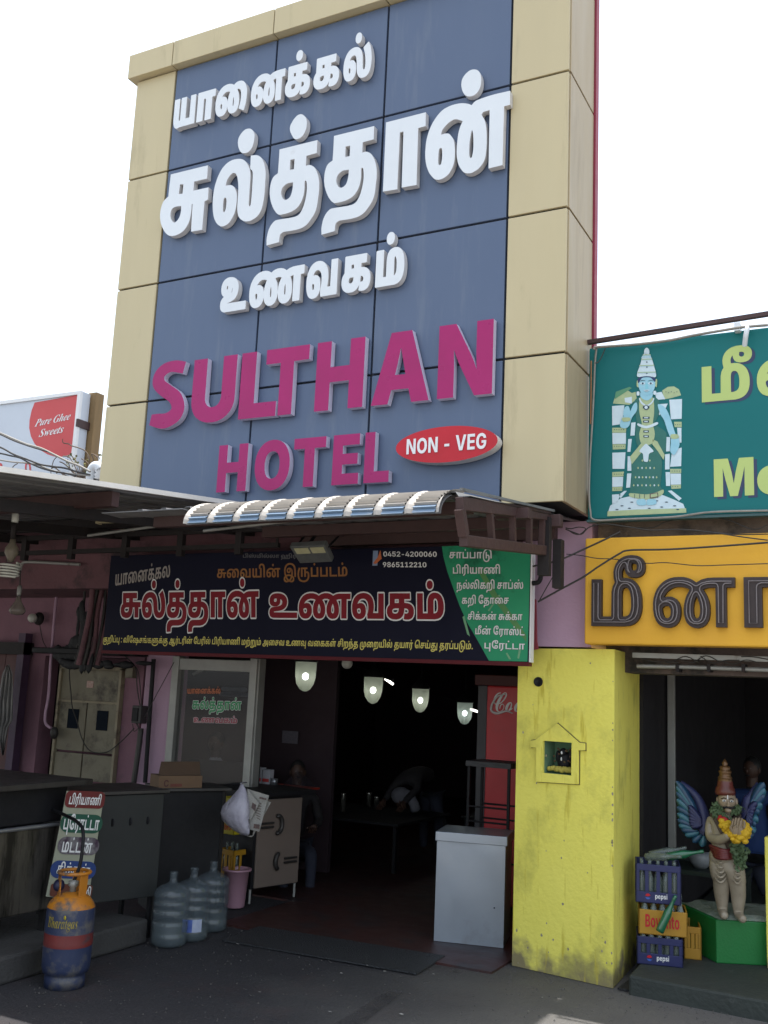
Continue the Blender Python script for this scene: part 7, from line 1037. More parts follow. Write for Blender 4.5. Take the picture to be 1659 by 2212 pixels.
def lying(a_, b_, m, lab):
    a_ = Vector(a_); b_ = Vector(b_); q = (b_-a_).to_track_quat('Z', 'Y').to_matrix()
    o = obj('bottle', bottle_mesh().__class__().lathe([(.027, 0), (.029, .02), (.029, .13), (.026, .15), (.014, .19), (.011, .23), (.013, .235), (.013, .255), (.011, .27)], (0, 0, 0), 10), m, origin=(0, 0, 0)); o.location = a_; o.rotation_euler = q.to_euler()
    return tag(o, lab, 'bottle')
zt_ = cz+zq(1950)+.26+.03
lying((cx-.08, cy-.05, zt_), (cx+.13, cy-.10, zt_+.03), m_bot, 'clear bottle lying across the top blue crate, nearest the street')
lying((cx-.08, cy+.06, zt_), (cx+.10, cy+.12, zt_+.05), m_bot, 'clear bottle lying at the back of the top blue crate')
lying((cx+.05, cy-.02, zt_+.01), (cx+.26, cy+.02, zt_+.06), m_botg, 'green bottle neck sticking out to the right of the top blue crate')
lying((cx+.05, cy-.215, cz+.235), (cx+.12, cy-.19, cz+.40), m_botg, 'green bottle leaning against the lettering of the yellow crate')
crate('bottle_crate', (cx+.16, cy+.33, cz), 'narrow yellow crate mostly hidden behind the lower blue crate', m_amber_crate, W=.12, Hh=.22, mark=False, rz=rzc)

# plinth and winged statue
p0 = PZ(1548, 2081, .12)
pn = empty('green_plinth', (p0.x+.3, p0.y+.3, .12), 'bright green plinth with a pale rough top carrying the winged statue', 'plinth')
m_pg = mat('plinth_green', (.007, .17, .032), (.007, .14, .028), 3, .5, bump=.1, dirt=(.012, .07, .03), dscale=3, dthr=.62)
px_, py_ = p0.x, p0.y; ph = PL(1548, 1987.5, (px_, py_), (px_+1, py_)).z
qa = Vector((p0.x, p0.y, ph)); qr = PZ(1659, 1993, ph)-qa; ql = PZ(1502, 1967, ph)-qa; qr = qr.normalized()*1.0; ql = ql.normalized()*.62
obj('block', MB().hexa([qa+Vector((0, 0, .12-ph)), qa+qr+Vector((0, 0, .12-ph)), qa+qr, qa], ql), m_pg, pn, bevel=.008)
mb = MB(); nn = 14; rs = random.Random(5)
g_ = [[qa+qr*(.03+.94*i/nn)+ql*(.03+.94*j/nn)+Vector((0, 0, .001+(.03*rs.random()+.008 if 0 < i < nn and 0 < j < nn else 0))) for i in range(nn+1)] for j in range(nn+1)]
mb.add([v_ for r_ in g_ for v_ in r_], [(j*(nn+1)+i, j*(nn+1)+i+1, (j+1)*(nn+1)+i+1, (j+1)*(nn+1)+i) for j in range(nn) for i in range(nn)], 0, True)
obj('rough_top', mb, mat('plaster_top', (.30, .32, .28), (.18, .24, .18), 12, .9, bump=.4), pn)
tag(obj('yellow_post', MB().box(PY(1654, 1950, 7.9).x, PY(1654, 1950, 7.9).x+.12, 7.9, 8.0, .12, PY(1652, 1808, 7.9).z), m_yellow, bevel=.006), 'yellow post at the right edge in front of the statue', 'post')
mq = [PZ(1334, 2134, .012), PZ(1659, 2196, .012), PZ(1659, 2172, .012), PZ(1364, 2112, .012)]; mq[1] = mq[1]+(mq[1]-mq[0])*1.5; mq[2] = mq[2]+(mq[2]-mq[3])*1.5
tag(obj('rubber_mat', MB().add([tuple(mq[i].xy)+(z,) for z in (.002, .014) for i in range(4)], [(0, 1, 5, 4), (1, 2, 6, 5), (2, 3, 7, 6), (3, 0, 4, 7), (4, 5, 6, 7)]),
    mat('rubber', (.016, .016, .018), (.028, .028, .03), 40, .6, bump=.8, bscale=120)), 'black rubber mat in front of the concrete step on the right', 'mat')

# person builder: skin-modifier chains turned into one mesh
def skinned(chains, mats, parent=None, name='body', sub=1, label=None, cat=None, group=None, mfn=None, **kw):
    """chains: joints (name, pos, radius, link)"""
    me = bpy.data.meshes.new('skin'); vs_ = [Vector(c[0]) for c in chains]; es = [(c[2], i) for i, c in enumerate(chains) if c[2] is not None]
    me.from_pydata(vs_, es, []); o = bpy.data.objects.new('skin', me); C.objects.link(o)
    mo = o.modifiers.new('s', 'SKIN'); mo.branch_smoothing = .6
    for i, c in enumerate(chains):
        r_ = c[1]; me.skin_vertices[0].data[i].radius = (r_, r_) if not hasattr(r_, '__len__') else r_
    me.skin_vertices[0].data[0].use_root = True
    sb = o.modifiers.new('b', 'SUBSURF'); sb.levels = sub; sb.render_levels = sub
    bpy.context.view_layer.update()
    ev = o.evaluated_get(bpy.context.evaluated_depsgraph_get()); m2 = bpy.data.meshes.new_from_object(ev)
    mb = MB(); mb.v = [v_.co.copy() for v_ in m2.vertices]; mb.f = [list(p_.vertices) for p_ in m2.polygons]; mb.m = [0]*len(mb.f); mb.s = [True]*len(mb.f)
    if mfn:
        mb.m = [mfn(p_.center) for p_ in m2.polygons]
    bpy.data.objects.remove(o)
    return obj(name, mb, mats, parent, label, cat, group, **kw)
FS = fr(2680, 3020, 3.161); YS = PZ(1580, 1982, ph+.02).y
Q = lambda x, y, d=0.: PY(*FS(x, y), YS+d)
m_cream = mat('cream_paint', (.34, .29, .215), (.26, .215, .155), 12, .4, bump=.05, dirt=(.14, .105, .07), dscale=12, dthr=.6)
m_skin_s = mat('statue_skin', (.32, .245, .165), (.24, .18, .12), 14, .4, dirt=(.12, .08, .05), dscale=13, dthr=.58)
st = empty('winged_statue', (Q(760, 2000).x, YS, ph), 'painted winged statue with tall gilt crown, hands pressed together and a flower garland', 'statue')
B = []
def J(p, r, l): B.append((p, r, l)); return len(B)-1
hips = J(Q(680, 1230), (.115, .085), None); waist = J(Q(670, 1120, .0), (.10, .075), hips); ch = J(Q(690, 900), (.135, .09), waist); shoulder = J(Q(700, 790), (.10, .065), ch); neck = J(Q(715, 730), .045, shoulder); chin = J(Q(715, 700), .04, neck)
arm_l = J(Q(510, 820, .02), .055, ch); el = J(Q(520, 1050, -.02), .045, arm_l); fore_l = J(Q(640, 1075, -.12), .038, el); wrist_l = J(Q(760, 1010, -.20), .027, fore_l)
arm_r = J(Q(880, 830, .02), .05, ch); er = J(Q(950, 1000, -.0), .04, arm_r); fore_r = J(Q(930, 1040, -.10), .034, er); wrist_r = J(Q(880, 1000, -.20), .026, fore_r)
thigh_l = J(Q(640, 1450, -.02), (.085, .085), hips); knee_l = J(Q(650, 1640), .062, thigh_l); calf_l = J(Q(650, 1750, .02), .058, knee_l); ankle_l = J(Q(665, 1980, .02), .034, calf_l); toe_l = J(Q(690, 2040, -.12), .03, ankle_l)
thigh_r = J(Q(830, 1480, -.02), (.085, .085), hips); knee_r = J(Q(860, 1680), .06, thigh_r); calf_r = J(Q(865, 1800, .02), .056, knee_r); ankle_r = J(Q(865, 2020, .02), .034, calf_r); toe_r = J(Q(930, 2085, -.12), .03, ankle_r)
skinned(B, [m_cream, m_skin_s], st, sub=2)
# hands with separate fingers, palms pressed together
for s_ in (0, 1):
    wx = Q(825 if s_ == 0 else 890, 990, -.20); tip = Q(855 if s_ == 0 else 895, 790, -.22)
    mb = MB(); up_ = (tip-wx); mb.tube([wx-up_*.12, wx+up_*.1, wx+up_*.42], [.022, .030, .028], 8); 
    for k in range(4):
        off_ = Vector((-.018+.012*k, .012*(1 if s_ else -1)*0-.004*k, 0)); b0_ = wx+up_*.38+off_*1.4; L_ = (.52, .60, .58, .46)[k]
        mb.tube([b0_, b0_+up_*L_*.5+off_*.2, b0_+up_*L_], [.0095, .009, .0065], 6)
    mb.tube([wx+up_*.12+Vector((-.02, -.01, 0)), wx+up_*.32+Vector((-.034, -.02, 0)), wx+up_*.5+Vector((-.03, -.024, 0))], [.011, .010, .007], 6)
    obj('hand', mb, m_skin_s, st)
# head with face, turned to its left
hc = Q(722, 585, -.01)
mb = MB(); mb.ball(hc, (.066, .078, .088), n=16, k=12)
for i, v_ in enumerate(mb.v):
    d_ = v_-hc
    if d_.z < -.02: v_.x = hc.x+d_.x*(1-.35*min(1, (-.02-d_.z)/.07)); v_.y = hc.y+d_.y*(1-.2*min(1, (-.02-d_.z)/.07))
mb.ball(hc+Vector((.018, -.07, -.055)), (.026, .022, .02), n=10, k=7)
hd = obj('head', mb, m_skin_s, st)
fx = .016
mb = MB(); mb.ball(hc+Vector((fx+.006, -.082, -.008)), (.010, .016, .022), n=8, k=6); mb.ball(hc+Vector((fx+.006, -.086, -.022)), (.014, .012, .009), n=8, k=6); obj('nose', mb, m_skin_s, hd)
mb = MB(); mb.tube(smooth([hc+Vector((x+fx, y, z)) for x, y, z in ((-.045, -.070, -.040), (-.03, -.080, -.040), (0, -.088, -.034), (.03, -.084, -.038), (.048, -.07, -.028))], 4), [.004]*4+[.007]*4+[.008]*4+[.006]*4+[.003], 6); obj('moustache', mb, m_black, hd)
obj('mouth', MB().ball(hc+Vector((fx, -.083, -.050)), (.014, .005, .004), n=8, k=5), mat('lip', (.25, .05, .04), rough=.4), hd)
for s_ in (-1, 1):
    ec = hc+Vector((fx+s_*.026, -.071-.003*(s_ < 0), .008)); eo = obj('eye', MB().ball(ec, (.013, .007, .008), n=10, k=6), m_print, hd)
    obj('eyebrow', MB().tube([ec+Vector((-.017, -.002, .014)), ec+Vector((0, -.006, .021)), ec+Vector((.017, -.002, .015))], .0032, 5), m_black, hd)
    obj('pupil', MB().ball(ec+Vector((.002, -.0055, 0)), (.0055, .003, .006), n=8, k=5), m_black, hd)
    obj('ear', MB().ball(hc+Vector((s_*.066, -.005, 0)), (.010, .018, .028), n=8, k=6), m_skin_s, hd)
obj('forehead_mark', MB().box(hc.x+fx-.002, hc.x+fx+.003, hc.y-.082, hc.y-.07, hc.z+.022, hc.z+.05), m_print, hd)
m_gilt = mat('gilt_paint', (.16, .085, .03), (.11, .05, .022), 22, .3, .35); m_capr = mat('crown_red', (.13, .022, .016), (.09, .03, .018), 14, .35)
kz = Q(700, 490).z; kc = Vector((hc.x-.012, hc.y, 0))
obj('crown', MB().lathe([(r_*.86, kz+h_*.76) for r_, h_ in [(0.08, -0.01), (0.084, 0.02), (0.078, 0.05), (0.066, 0.075), (0.06, 0.12), (0.056, 0.145), (0.06, 0.15), (0.05, 0.165), (0.046, 0.185), (0.054, 0.2), (0.052, 0.215), (0.038, 0.225), (0.046, 0.24), (0.04, 0.255), (0.02, 0.262), (0.026, 0.28), (0.018, 0.3), (0.004, 0.325)]], kc, 20, mm=[0]*4+[1]*13), [m_capr, m_gilt], st)
# dhoti with hanging folds, sash, shawl
m_sash = mat('sash_maroon', (.14, .02, .02), (.10, .016, .018), 20, .35); m_shawl = mat('shawl_brown', (.075, .05, .035), (.055, .038, .028), 24, .7)
cr2 = lambda L_: [(p_, r_, l_) for p_, r_, l_ in L_]
u1 = (Q(200, 0)-Q(100, 0)).length/100
mb = MB().ball(Q(690, 1290, -.0), (190*u1, .10, 150*u1), n=20, k=12)
mb.tube(smooth([Q(620, 1260, -.0), Q(608, 1380, -.01), Q(625, 1490, -.01), Q(650, 1580, -.0), Q(655, 1640, -.0)], 4), [u1*(94+24*math.sin(math.pi*i/16)-14*i/16) for i in range(17)], 16)
mb.tube(smooth([Q(800, 1290, -.0), Q(830, 1400, -.01), Q(848, 1520, -.01), Q(862, 1620, -.0), Q(868, 1690, -.0)], 4), [u1*(85+22*math.sin(math.pi*i/16)-12*i/16) for i in range(17)], 16)
obj('dhoti', mb, m_cream, st)
mb = MB()
for cx_, top_, w_, n_ in ((640, 1290, 150, 5), (845, 1350, 110, 4)):
    for k in range(n_):
        y0 = top_+k*62; pts = [Q(cx_-w_/2+w_*t, y0+75*math.sin(math.pi*t)+(30 if cx_ > 700 else 0)*t, -.045-.058*math.sin(math.pi*t)) for t in [i/8 for i in range(9)]]; mb.tube(pts, .0085, 5)
obj('fold', mb, m_cream, st)
mb = MB()
for k in range(5): mb.tube(smooth([Q(515+8*k, 1150+25*k, -.03), Q(600, 1190+26*k, -.115), Q(720, 1215+22*k, -.13), Q(850, 1180+24*k, -.03)], 4), .016, 6)
obj('sash', mb, m_sash, st)
mb = MB()
for k in range(5):
    mb.tube(smooth([Q(520+14*k, 740, .03), Q(560+14*k, 800, -.07), Q(620+14*k, 920, -.13), Q(680+14*k, 1040, -.12), Q(740+12*k, 1180, -.09)], 4), .014, 6)
    mb.tube(smooth([Q(880-12*k, 760, .0), Q(860-14*k, 840, -.09), Q(800-14*k, 960, -.13), Q(760-10*k, 1050, -.12)], 4), .013, 6)
obj('shawl', mb, m_shawl, st)
# wings: every feather its own piece
m_w1 = mat('wing_blue', (.014, .038, .10), (.022, .085, .15), 9, .35, dirt=(.22, .30, .36), dscale=14, dthr=.66); m_w2 = mat('wing_teal', (.025, .10, .155), (.045, .16, .21), 11, .35, dirt=(.25, .33, .38), dscale=14, dthr=.64); m_w3 = mat('wing_violet', (.03, .028, .09), (.02, .03, .10), 16, .5, dirt=(.2, .2, .28), dscale=20, dthr=.68)
def feather(a_, b_, w_, m, wing, th=.012):
    a_ = Vector(a_); b_ = Vector(b_); d_ = (b_-a_); s_ = Vector((-d_.z, 0, d_.x)).normalized(); P = []
    for t, ww in ((0, .35), (.25, .8), (.55, 1), (.8, .9), (.94, .55), (1.0, .12)):
        c = a_+d_*t; P.append([c-s_*w_*ww/2, c+Vector((0, -th, 0))*(1-t*.3), c+s_*w_*ww/2, c+Vector((0, th*.6, 0))])
    mb = MB(); k = len(P); mb.add([q for r_ in P for q in r_], [(i*4+j, (i+1)*4+j, (i+1)*4+(j+1) % 4, i*4+(j+1) % 4) for i in range(k-1) for j in range(4)]+[(3, 2, 1, 0), tuple((k-1)*4+j for j in range(4))], 0, True)
    return obj('feather', mb, m, wing)
for nm_, root, tips in (('wing', (440, 960), [(75, 330), (80, 400), (78, 470), (85, 560), (88, 660), (92, 740), (95, 820), (110, 890), (145, 950), (190, 1020), (290, 1105), (400, 1160)]),
                        ('wing', (960, 820), [(1185, 345), (1195, 420), (1190, 500), (1160, 610), (1135, 700), (1118, 800), (1090, 880), (1070, 985), (1025, 1060)])):
    wg = empty('wing', Q(*root, .10), None, None); wg.parent = st; wg.location = Q(*root, .10)-Vector(st.location)
    sg_ = 1 if root[0] < 700 else -1
    arm = [root, (root[0]-sg_*20, root[1]-230), (root[0]-sg_*(110 if sg_ > 0 else 60), 520), (tips[0][0]+sg_*60, tips[0][1]+20)]
    mb = MB(); pa = smooth([Q(*p, .10) for p in arm], 6); mb.tube(pa, [.05-.03*i/(len(pa)-1) for i in range(len(pa))], 8)
    skn = MB(); pts_ = [arm[0]]+[(root[0]-sg_*20, root[1]-200), (root[0]-sg_*90, root[1]-330)]+[(root[0]+(t[0]-root[0])*.62, root[1]+(t[1]-root[1])*.62) for t in tips]
    skn.poly([[(x, -y) for x, y in pts_]], lambda u, v: Q(u, -v, .085), (0, .03, 0)); obj('web', skn, m_w3, wg)
    obj('arm', mb, m_w3, wg)
    for i, t in enumerate(tips):
        f0 = (root[0]+(t[0]-root[0])*.30, root[1]+(t[1]-root[1])*.30-(60 if i < 5 else 0)); feather(Q(*f0, .07), Q(*t, .06), .075 if i < len(tips)-3 else .06, (m_w1, m_w2)[i % 2], wg)
    for i in range(7):
        t = tips[min(len(tips)-1, i+2)]; f0 = (root[0]+(t[0]-root[0])*.12, root[1]+(t[1]-root[1])*.12-80); f1 = (root[0]+(t[0]-root[0])*.58, root[1]+(t[1]-root[1])*.58-40); feather(Q(*f0, .05), Q(*f1, .045), .05, m_w3, wg)
gr_ = empty('flower_garland', Q(800, 900, -.16), 'garland of yellow flowers and green leaves hanging from the statue neck', 'garland')
rn = random.Random(4)
m_fy = mat('marigold_yellow', (.62, .40, .01), (.50, .28, .01), 50, .7); m_leaf = mat('garland_leaf', (.045, .085, .035), (.08, .12, .05), 40, .7)
def puffs(pts, r_, n_, m, nm, jit=.02):
    mb = MB(); P = smooth(pts, 8)
    for k in range(n_):
        c = P[int(k*(len(P)-1)/max(1, n_-1))]+Vector((rn.uniform(-jit, jit), rn.uniform(-jit, jit), rn.uniform(-jit, jit))); q = r_*rn.uniform(.7, 1.2); mb.ball(c, (q, q, q*.8), n=6, k=4)
    return obj(nm, mb, m, gr_, kind='stuff')
puffs([Q(690, 870, -.14), Q(760, 970, -.17), Q(830, 1070, -.2)], .024, 60, m_fy, 'flowers', .022); puffs([Q(935, 890, -.18), Q(965, 970, -.2), Q(900, 1075, -.2)], .024, 54, m_fy, 'flowers', .02)
puffs([Q(640, 800, -.12), Q(720, 840, -.13)], .020, 16, mat('rose_red', (.42, .015, .015), (.3, .01, .01), 40, .6), 'flowers', .014)
def leaves(pts, n_, sz, spread):
    mb = MB(); P = smooth(pts, 8)
    for k in range(n_):
        c = P[int(rn.random()*(len(P)-1))]+Vector((rn.gauss(0, spread), rn.gauss(0, spread*.5), rn.gauss(0, spread))); d_ = Vector((rn.uniform(-1, 1), rn.uniform(-.6, .2), rn.uniform(-1.4, .4))).normalized(); s_ = d_.cross(Vector((rn.uniform(-1, 1), 1, rn.uniform(-1, 1)))).normalized()*sz*.28
        mb.add([c-d_*sz/2, c+s_, c+d_*sz/2, c-s_], [(0, 1, 2), (0, 2, 3)])
    return obj('leaves', mb, m_leaf, gr_, kind='stuff')
leaves([Q(590, 640, -.06), Q(600, 740, -.08), Q(680, 800, -.10)], 150, .034, .018); leaves([Q(870, 690, -.05), Q(800, 720, -.08)], 80, .03, .016); leaves([Q(850, 1110, -.17), Q(880, 1250, -.15), Q(890, 1380, -.13)], 300, .04, .021)

# ---------------------------------------------------------------- left: sweets sign, post, cables, twigs
FSW = fr(0, 1550, 3.6867); YSW = 9.0
W_ = lambda x, y, d=0.: PY(*FSW(x, y), YSW+d)
sw = empty('light_box_sign', (-10, 9.1, 4), 'white light box sign with a red rounded corner patch reading Pure Ghee Sweets', 'sign')
tr1, br1 = W_(1200, 75), W_(1080, 1380)
xr = tr1.x; zt_s = tr1.z+.02
m_box = mat('sign_white', (.56, .60, .66), (.50, .54, .6), 1.5, .5)
obj('box', MB().box(-14, xr, YSW, YSW+.16, 3.6, zt_s), m_box, sw)
m_sred = mat('sign_red', (.55, .06, .06), (.50, .045, .05), 1.4, .45)
RP = [(510, 222), (800, 170), (1178, 100), (1140, 540), (1085, 962), (1040, 985), (940, 1018), (820, 1022), (700, 985), (600, 925), (510, 830), (455, 720), (430, 600), (435, 480), (465, 340)]
f_ = lambda L_: (lambda u, v: W_(u, v, -.002*L_))
obj('red_patch', MB().poly([RP], f_(1)), m_sred, sw)
for run, a, b, t in (('pure', (512, 578), (1030, 470), (545, 470)), ('sweets', (570, 730), (930, 662), (600, 620))):
    mb = MB(); ptext(mb, run, a, b, t, lambda x, y: W_(x, y, -.006), xh=680); obj('lettering', mb, m_print, sw)
mb = MB(); ptext(mb, 'ki', (275, 1440), (470, 1425), (275, 1215), lambda x, y: W_(x, y, -.004)); obj('lettering', mb, m_sred, sw)
obj('lettering', MB().poly([[(0+35*math.cos(a_), 1150+38*math.sin(a_)) for a_ in [i*math.pi/8 for i in range(16)]]], f_(2)).poly([[(175+35*math.cos(a_), 1240+20*math.sin(a_)) for a_ in [i*math.pi/8 for i in range(16)]]], f_(2)), m_sred, sw)
m_brn = mat('weathered_plywood', (.26, .165, .07), (.20, .13, .06), 3, .8, stretch=(6, 6, .6), dirt=(.10, .07, .045), dscale=4, dthr=.62)
obj('frame', MB().box(-14, xr+.01, YSW-.02, YSW+.02, zt_s-.045, zt_s).box(xr-.045, xr+.01, YSW-.02, YSW+.02, 3.6, zt_s-.045), m_print, sw)
bp = W_(1210, 520, 0); obj('clamp', MB().box(xr-.01, xr+.02, YSW-.03, YSW+.19, bp.z-.05, bp.z+.05), m_brown, sw)
pp0, pp1 = PY(*FSW(1288, 300), YSW+.18), PY(*FSW(1405, 300), YSW+.18)
tag(obj('wooden_post', MB().box(pp0.x, pp1.x, YSW+.18, YSW+.32, 3.3, PY(*FSW(1350, 76), YSW+.18).z), m_brn, bevel=.006), 'brown weathered plywood post behind the end of the sweets sign', 'post')
def cab3(pts, d0, d1, r, lab, m=None):
    n_ = len(pts); P = [W_(x, y, d0+(d1-d0)*i/(n_-1)) for i, (x, y) in enumerate(pts)]; tag(obj('cable', MB().tube(smooth(P), r, 5), m or m_cable), lab, 'cable')
cab3([(-300, 560), (0, 672), (200, 760), (400, 840), (600, 895), (800, 990), (1000, 1090), (1180, 1160), (1330, 1240)], -1.6, -1.5, .012, 'uppermost grey cable sagging in front of the sweets sign', m_cabg)
cab3([(-300, 570), (0, 690), (200, 782), (400, 855), (560, 905), (700, 945)], -1.62, -1.55, .008, 'dark cable twisted under the uppermost grey cable')
cab3([(-300, 800), (0, 880), (200, 985), (400, 1060), (600, 1135), (780, 1165), (960, 1190), (1130, 1240), (1330, 1290)], -1.6, -1.5, .010, 'second black cable from the top across the sweets sign')
cab3([(-300, 930), (0, 972), (150, 1005), (300, 1040), (430, 1110), (600, 1185), (780, 1235), (960, 1265), (1120, 1305)], -1.62, -1.52, .009, 'black cable crossing the two others in front of the sweets sign')
cab3([(-300, 1030), (0, 1070), (200, 1100), (400, 1115), (560, 1140), (680, 1190), (880, 1250), (1100, 1280), (1330, 1300)], -1.58, -1.5, .009, 'lowest pale cable in front of the sweets sign', m_cabg)
rn = random.Random(21)
tw = empty('leafless_creeper', W_(1200, 1300, .2), 'brown leafless creeper twigs climbing over the corner of the sweets sign', 'creeper')
m_twig = mat('brown_twig_bark', (.14, .10, .07), (.09, .07, .055), 30, .9)
def twig(pts, r_=.006, d=-.1): return MB().tube(smooth([W_(x, y, d) for x, y in pts], 3), r_, 4)
for pts in ([(1180, 1350), (1120, 1200), (1060, 1080), (1010, 1020), (930, 1010)], [(1200, 1330), (1290, 1180), (1320, 1050), (1270, 950), (1190, 900), (1060, 860), (1010, 830), (930, 815), (925, 760)], [(1200, 1330), (1160, 1150), (1100, 1060), (1040, 990)],
            [(1230, 1340), (1330, 1250), (1300, 1120), (1200, 1050)], [(1330, 1120), (1380, 1070), (1350, 980), (1450, 1020), (1470, 1060)], [(1140, 1350), (1000, 1310), (900, 1250), (800, 1180), (750, 1220), (765, 1330)], [(1180, 1340), (1010, 1180), (940, 1120), (880, 1095)],
            [(1190, 1330), (1060, 1240), (1020, 1150), (1000, 1060)], [(760, 1200), (790, 1080), (850, 1010)], [(200, 1240), (190, 1170), (260, 1120)], [(1440, 1120), (1450, 1050), (1400, 1000)], [(820, 1180), (900, 1260), (980, 1330), (1060, 1370)], [(1270, 1330), (1280, 1200), (1310, 1100), (1290, 1000)]):
    obj('twig', twig(pts, .007, rn.uniform(-.25, -.05)), m_twig, tw)
mb = MB()
for k in range(260):
    c = W_(rn.uniform(1140, 1310), rn.uniform(1270, 1420), rn.uniform(-.3, .2)); d_ = Vector((rn.uniform(-1, 1), rn.uniform(-1, 1), rn.uniform(-1, 1))).normalized()*rn.uniform(.04, .10); mb.tube([c-d_, c+Vector((rn.uniform(-.02, .02),)*3), c+d_], .0035, 3)
obj('nest_of_twigs', mb, m_twig, tw, kind='stuff')
mb = MB()
for k in range(60):
    x, y = rn.choice([(1040, 1050), (1100, 1100), (1450, 1060), (1290, 1150), (1010, 1150), (760, 1250), (1280, 1230)]); c = W_(x+rn.gauss(0, 30), y+rn.gauss(0, 40), -.2); s_ = rn.uniform(.012, .028)
    a_ = rn.uniform(0, 6); mb.add([c, c+Vector((s_*math.cos(a_), .01, s_*math.sin(a_))), c+Vector((s_*1.6*math.cos(a_+.4), 0, s_*1.6*math.sin(a_+.4))), c+Vector((s_*math.cos(a_+.9), -.01, s_*math.sin(a_+.9)))], [(0, 1, 2, 3)])
obj('leaves', mb, mat('brown_leaf', (.12, .085, .05), (.16, .18, .05), 40, .9), tw, kind='stuff')
# white pipe bend with insulators between the post and the tower
ib = empty('service_pipe', W_(1380, 1400, -1.2), 'white curved service pipe with cable insulators beside the sign tower', 'pipe')
V_ = lambda x, y: W_(x, y, -1.3)
obj('bend', MB().tube(smooth([V_(1350, 1420), V_(1345, 1300), V_(1365, 1210), V_(1410, 1165), V_(1465, 1170), V_(1490, 1215)], 6), .055, 12), m_white, ib)
obj('insulator', MB().lathe([(.03, -.06), (.05, -.04), (.03, -.02), (.05, 0), (.03, .02), (.045, .04), (.02, .06)], V_(1455, 1290), 12), m_print, ib)
for k in range(4): p = V_(1440-3*k, 1350+26*k); obj('insulator', MB().lathe([(.02, -.018), (.045, -.006), (.045, .006), (.02, .018)], p, 12), m_black, ib)
obj('mast', MB().tube([V_(1425, 1240), V_(1425, 1560)], .014, 6), m_black, ib)
obj('marker', MB().ball(V_(1300, 1262), .024), mat('lime_cap', (.35, .55, .02), rough=.5), ib)

# ---------------------------------------------------------------- left: wall furniture under the awning
FL = fr(0, 2600, 1.659); FK = fr(0, 2050, 1.659); YW = 8.1
L2 = lambda x, y, Y=YW: PY(*FL(x, y), Y); K2 = lambda x, y, Y=YW: PY(*FK(x, y), Y)
# dark red shutter at the far left, post
rs_ = empty('steel_shutter', (-9.6, 8.0, 0), 'dark red steel shutter door at the far left', 'door')
xr_ = L2(300, 400).x
for i in range(8): x1_ = -8.60-.24*i; obj('slat', MB().box(x1_-.235, x1_, 8.0, 8.03, .1, 2.12), m_dkred, rs_, bevel=.004)
obj('frame', MB().box(-8.62, -8.52, 7.95, 8.05, .05, 2.35), mat('purple_post', (.07, .035, .075), (.05, .025, .05), 6, .6), rs_)
obj('head_beam', MB().box(-12, -8.52, 7.94, 8.08, 2.12, 2.25), m_dark, rs_)
# cupboard doors set in the wall
cu = empty('wall_cupboard', (-7.75, 8.1, .8), 'weathered beige steel cupboard with two small dark vents let into the pink wall', 'cupboard')
m_cup = mat('cupboard_beige', (.20, .18, .125), (.15, .13, .09), 4, .6, .1, dirt=(.045, .035, .026), dscale=2.6, dthr=.52)
x0c, xmc, x1c = -8.12, -7.74, -7.32; zc = [.78, 1.06, 1.68, 2.04]
xs0 = [L2(380, 600).x, L2(565, 600).x, L2(770, 600).x]; x0c, xmc, x1c = xs0
z_a, z_b, z_c, z_d = L2(600, 870).z, L2(600, 685).z, L2(600, 345).z, L2(600, 130).z
obj('panel', MB().box(x0c, x1c, 8.085, 8.11, z_c+.012, z_d), m_cup, cu, bevel=.004)
for a_, b_ in ((x0c, xmc), (xmc, x1c)):
    dr = obj('door', MB().box(a_+.008, b_-.008, 8.08, 8.105, z_b+.01, z_c-.008), m_cup, cu, bevel=.005)
    cxm = (a_+b_)/2+.02; obj('vent', MB().box(cxm-.075, cxm+.075, 8.072, 8.082, z_c-.28, z_c-.08), mat('vent_dark', (.008, .012, .02), rough=.8, spec=.1), dr, bevel=.003)
    obj('door', MB().box(a_+.008, b_-.008, 8.08, 8.105, z_a, z_b-.01), m_cup, cu, bevel=.005)
obj('frame', MB().box(x0c-.03, x0c, 8.06, 8.12, z_a-.02, z_d+.02).box(x1c, x1c+.03, 8.06, 8.12, z_a-.02, z_d+.02).box(x0c-.03, x1c+.03, 8.06, 8.12, z_d+.0, z_d+.035).box(x0c, x1c, 8.07, 8.12, z_c-.012, z_c+.012), mat('frame_cream', (.30, .26, .18), (.2, .16, .1), 8, .6, dirt=(.05, .04, .03), dscale=5, dthr=.55), cu, bevel=.003)
q = L2(597, 228, 8.08); obj('sticker', MB().box(q.x-.045, q.x+.045, 8.080, 8.084, q.z-.035, q.z+.035), mat('sticker', (.35, .16, .13), (.5, .4, .35), 60, .6), cu)
# loft slab edge above cupboard, dark with soot
tag(obj('ledge', MB().box(-8.3, -6.95, 7.85, 8.09, 2.14, 2.20).box(-7.1, -6.9, 7.85, 8.08, 2.14, 2.38), m_black, bevel=.01), 'soot blackened ledge above the beige cupboard', 'ledge')
bb = MB(); rn = random.Random(9)
for k in range(24): c = L2(rn.uniform(400, 960), rn.gauss(92, 9), 7.845); bb.ball(c, (rn.uniform(.05, .13), .012, rn.uniform(.02, .05)), n=7, k=4)
tag(obj('grime', bb, m_black, kind='stuff'), 'clumps of soot and rags along the dark ledge', 'soot')
mtr = empty('meter_box', L2(905, 430, 8.0), 'dark grey switch box on the pink wall with black wires', 'switch box')
q0, q1 = L2(868, 485, 7.98), L2(948, 372, 7.98)
obj('box', MB().box(q0.x, q1.x-.02, 7.98, 8.1, q0.z, q1.z), mat('switch_grey', (.035, .033, .034), (.05, .048, .048), 20, .5), mtr, bevel=.008)
obj('cover', MB().box(q0.x+.012, q1.x-.05, 7.968, 7.979, q0.z+.02, q1.z-.02), m_black, mtr, bevel=.003)
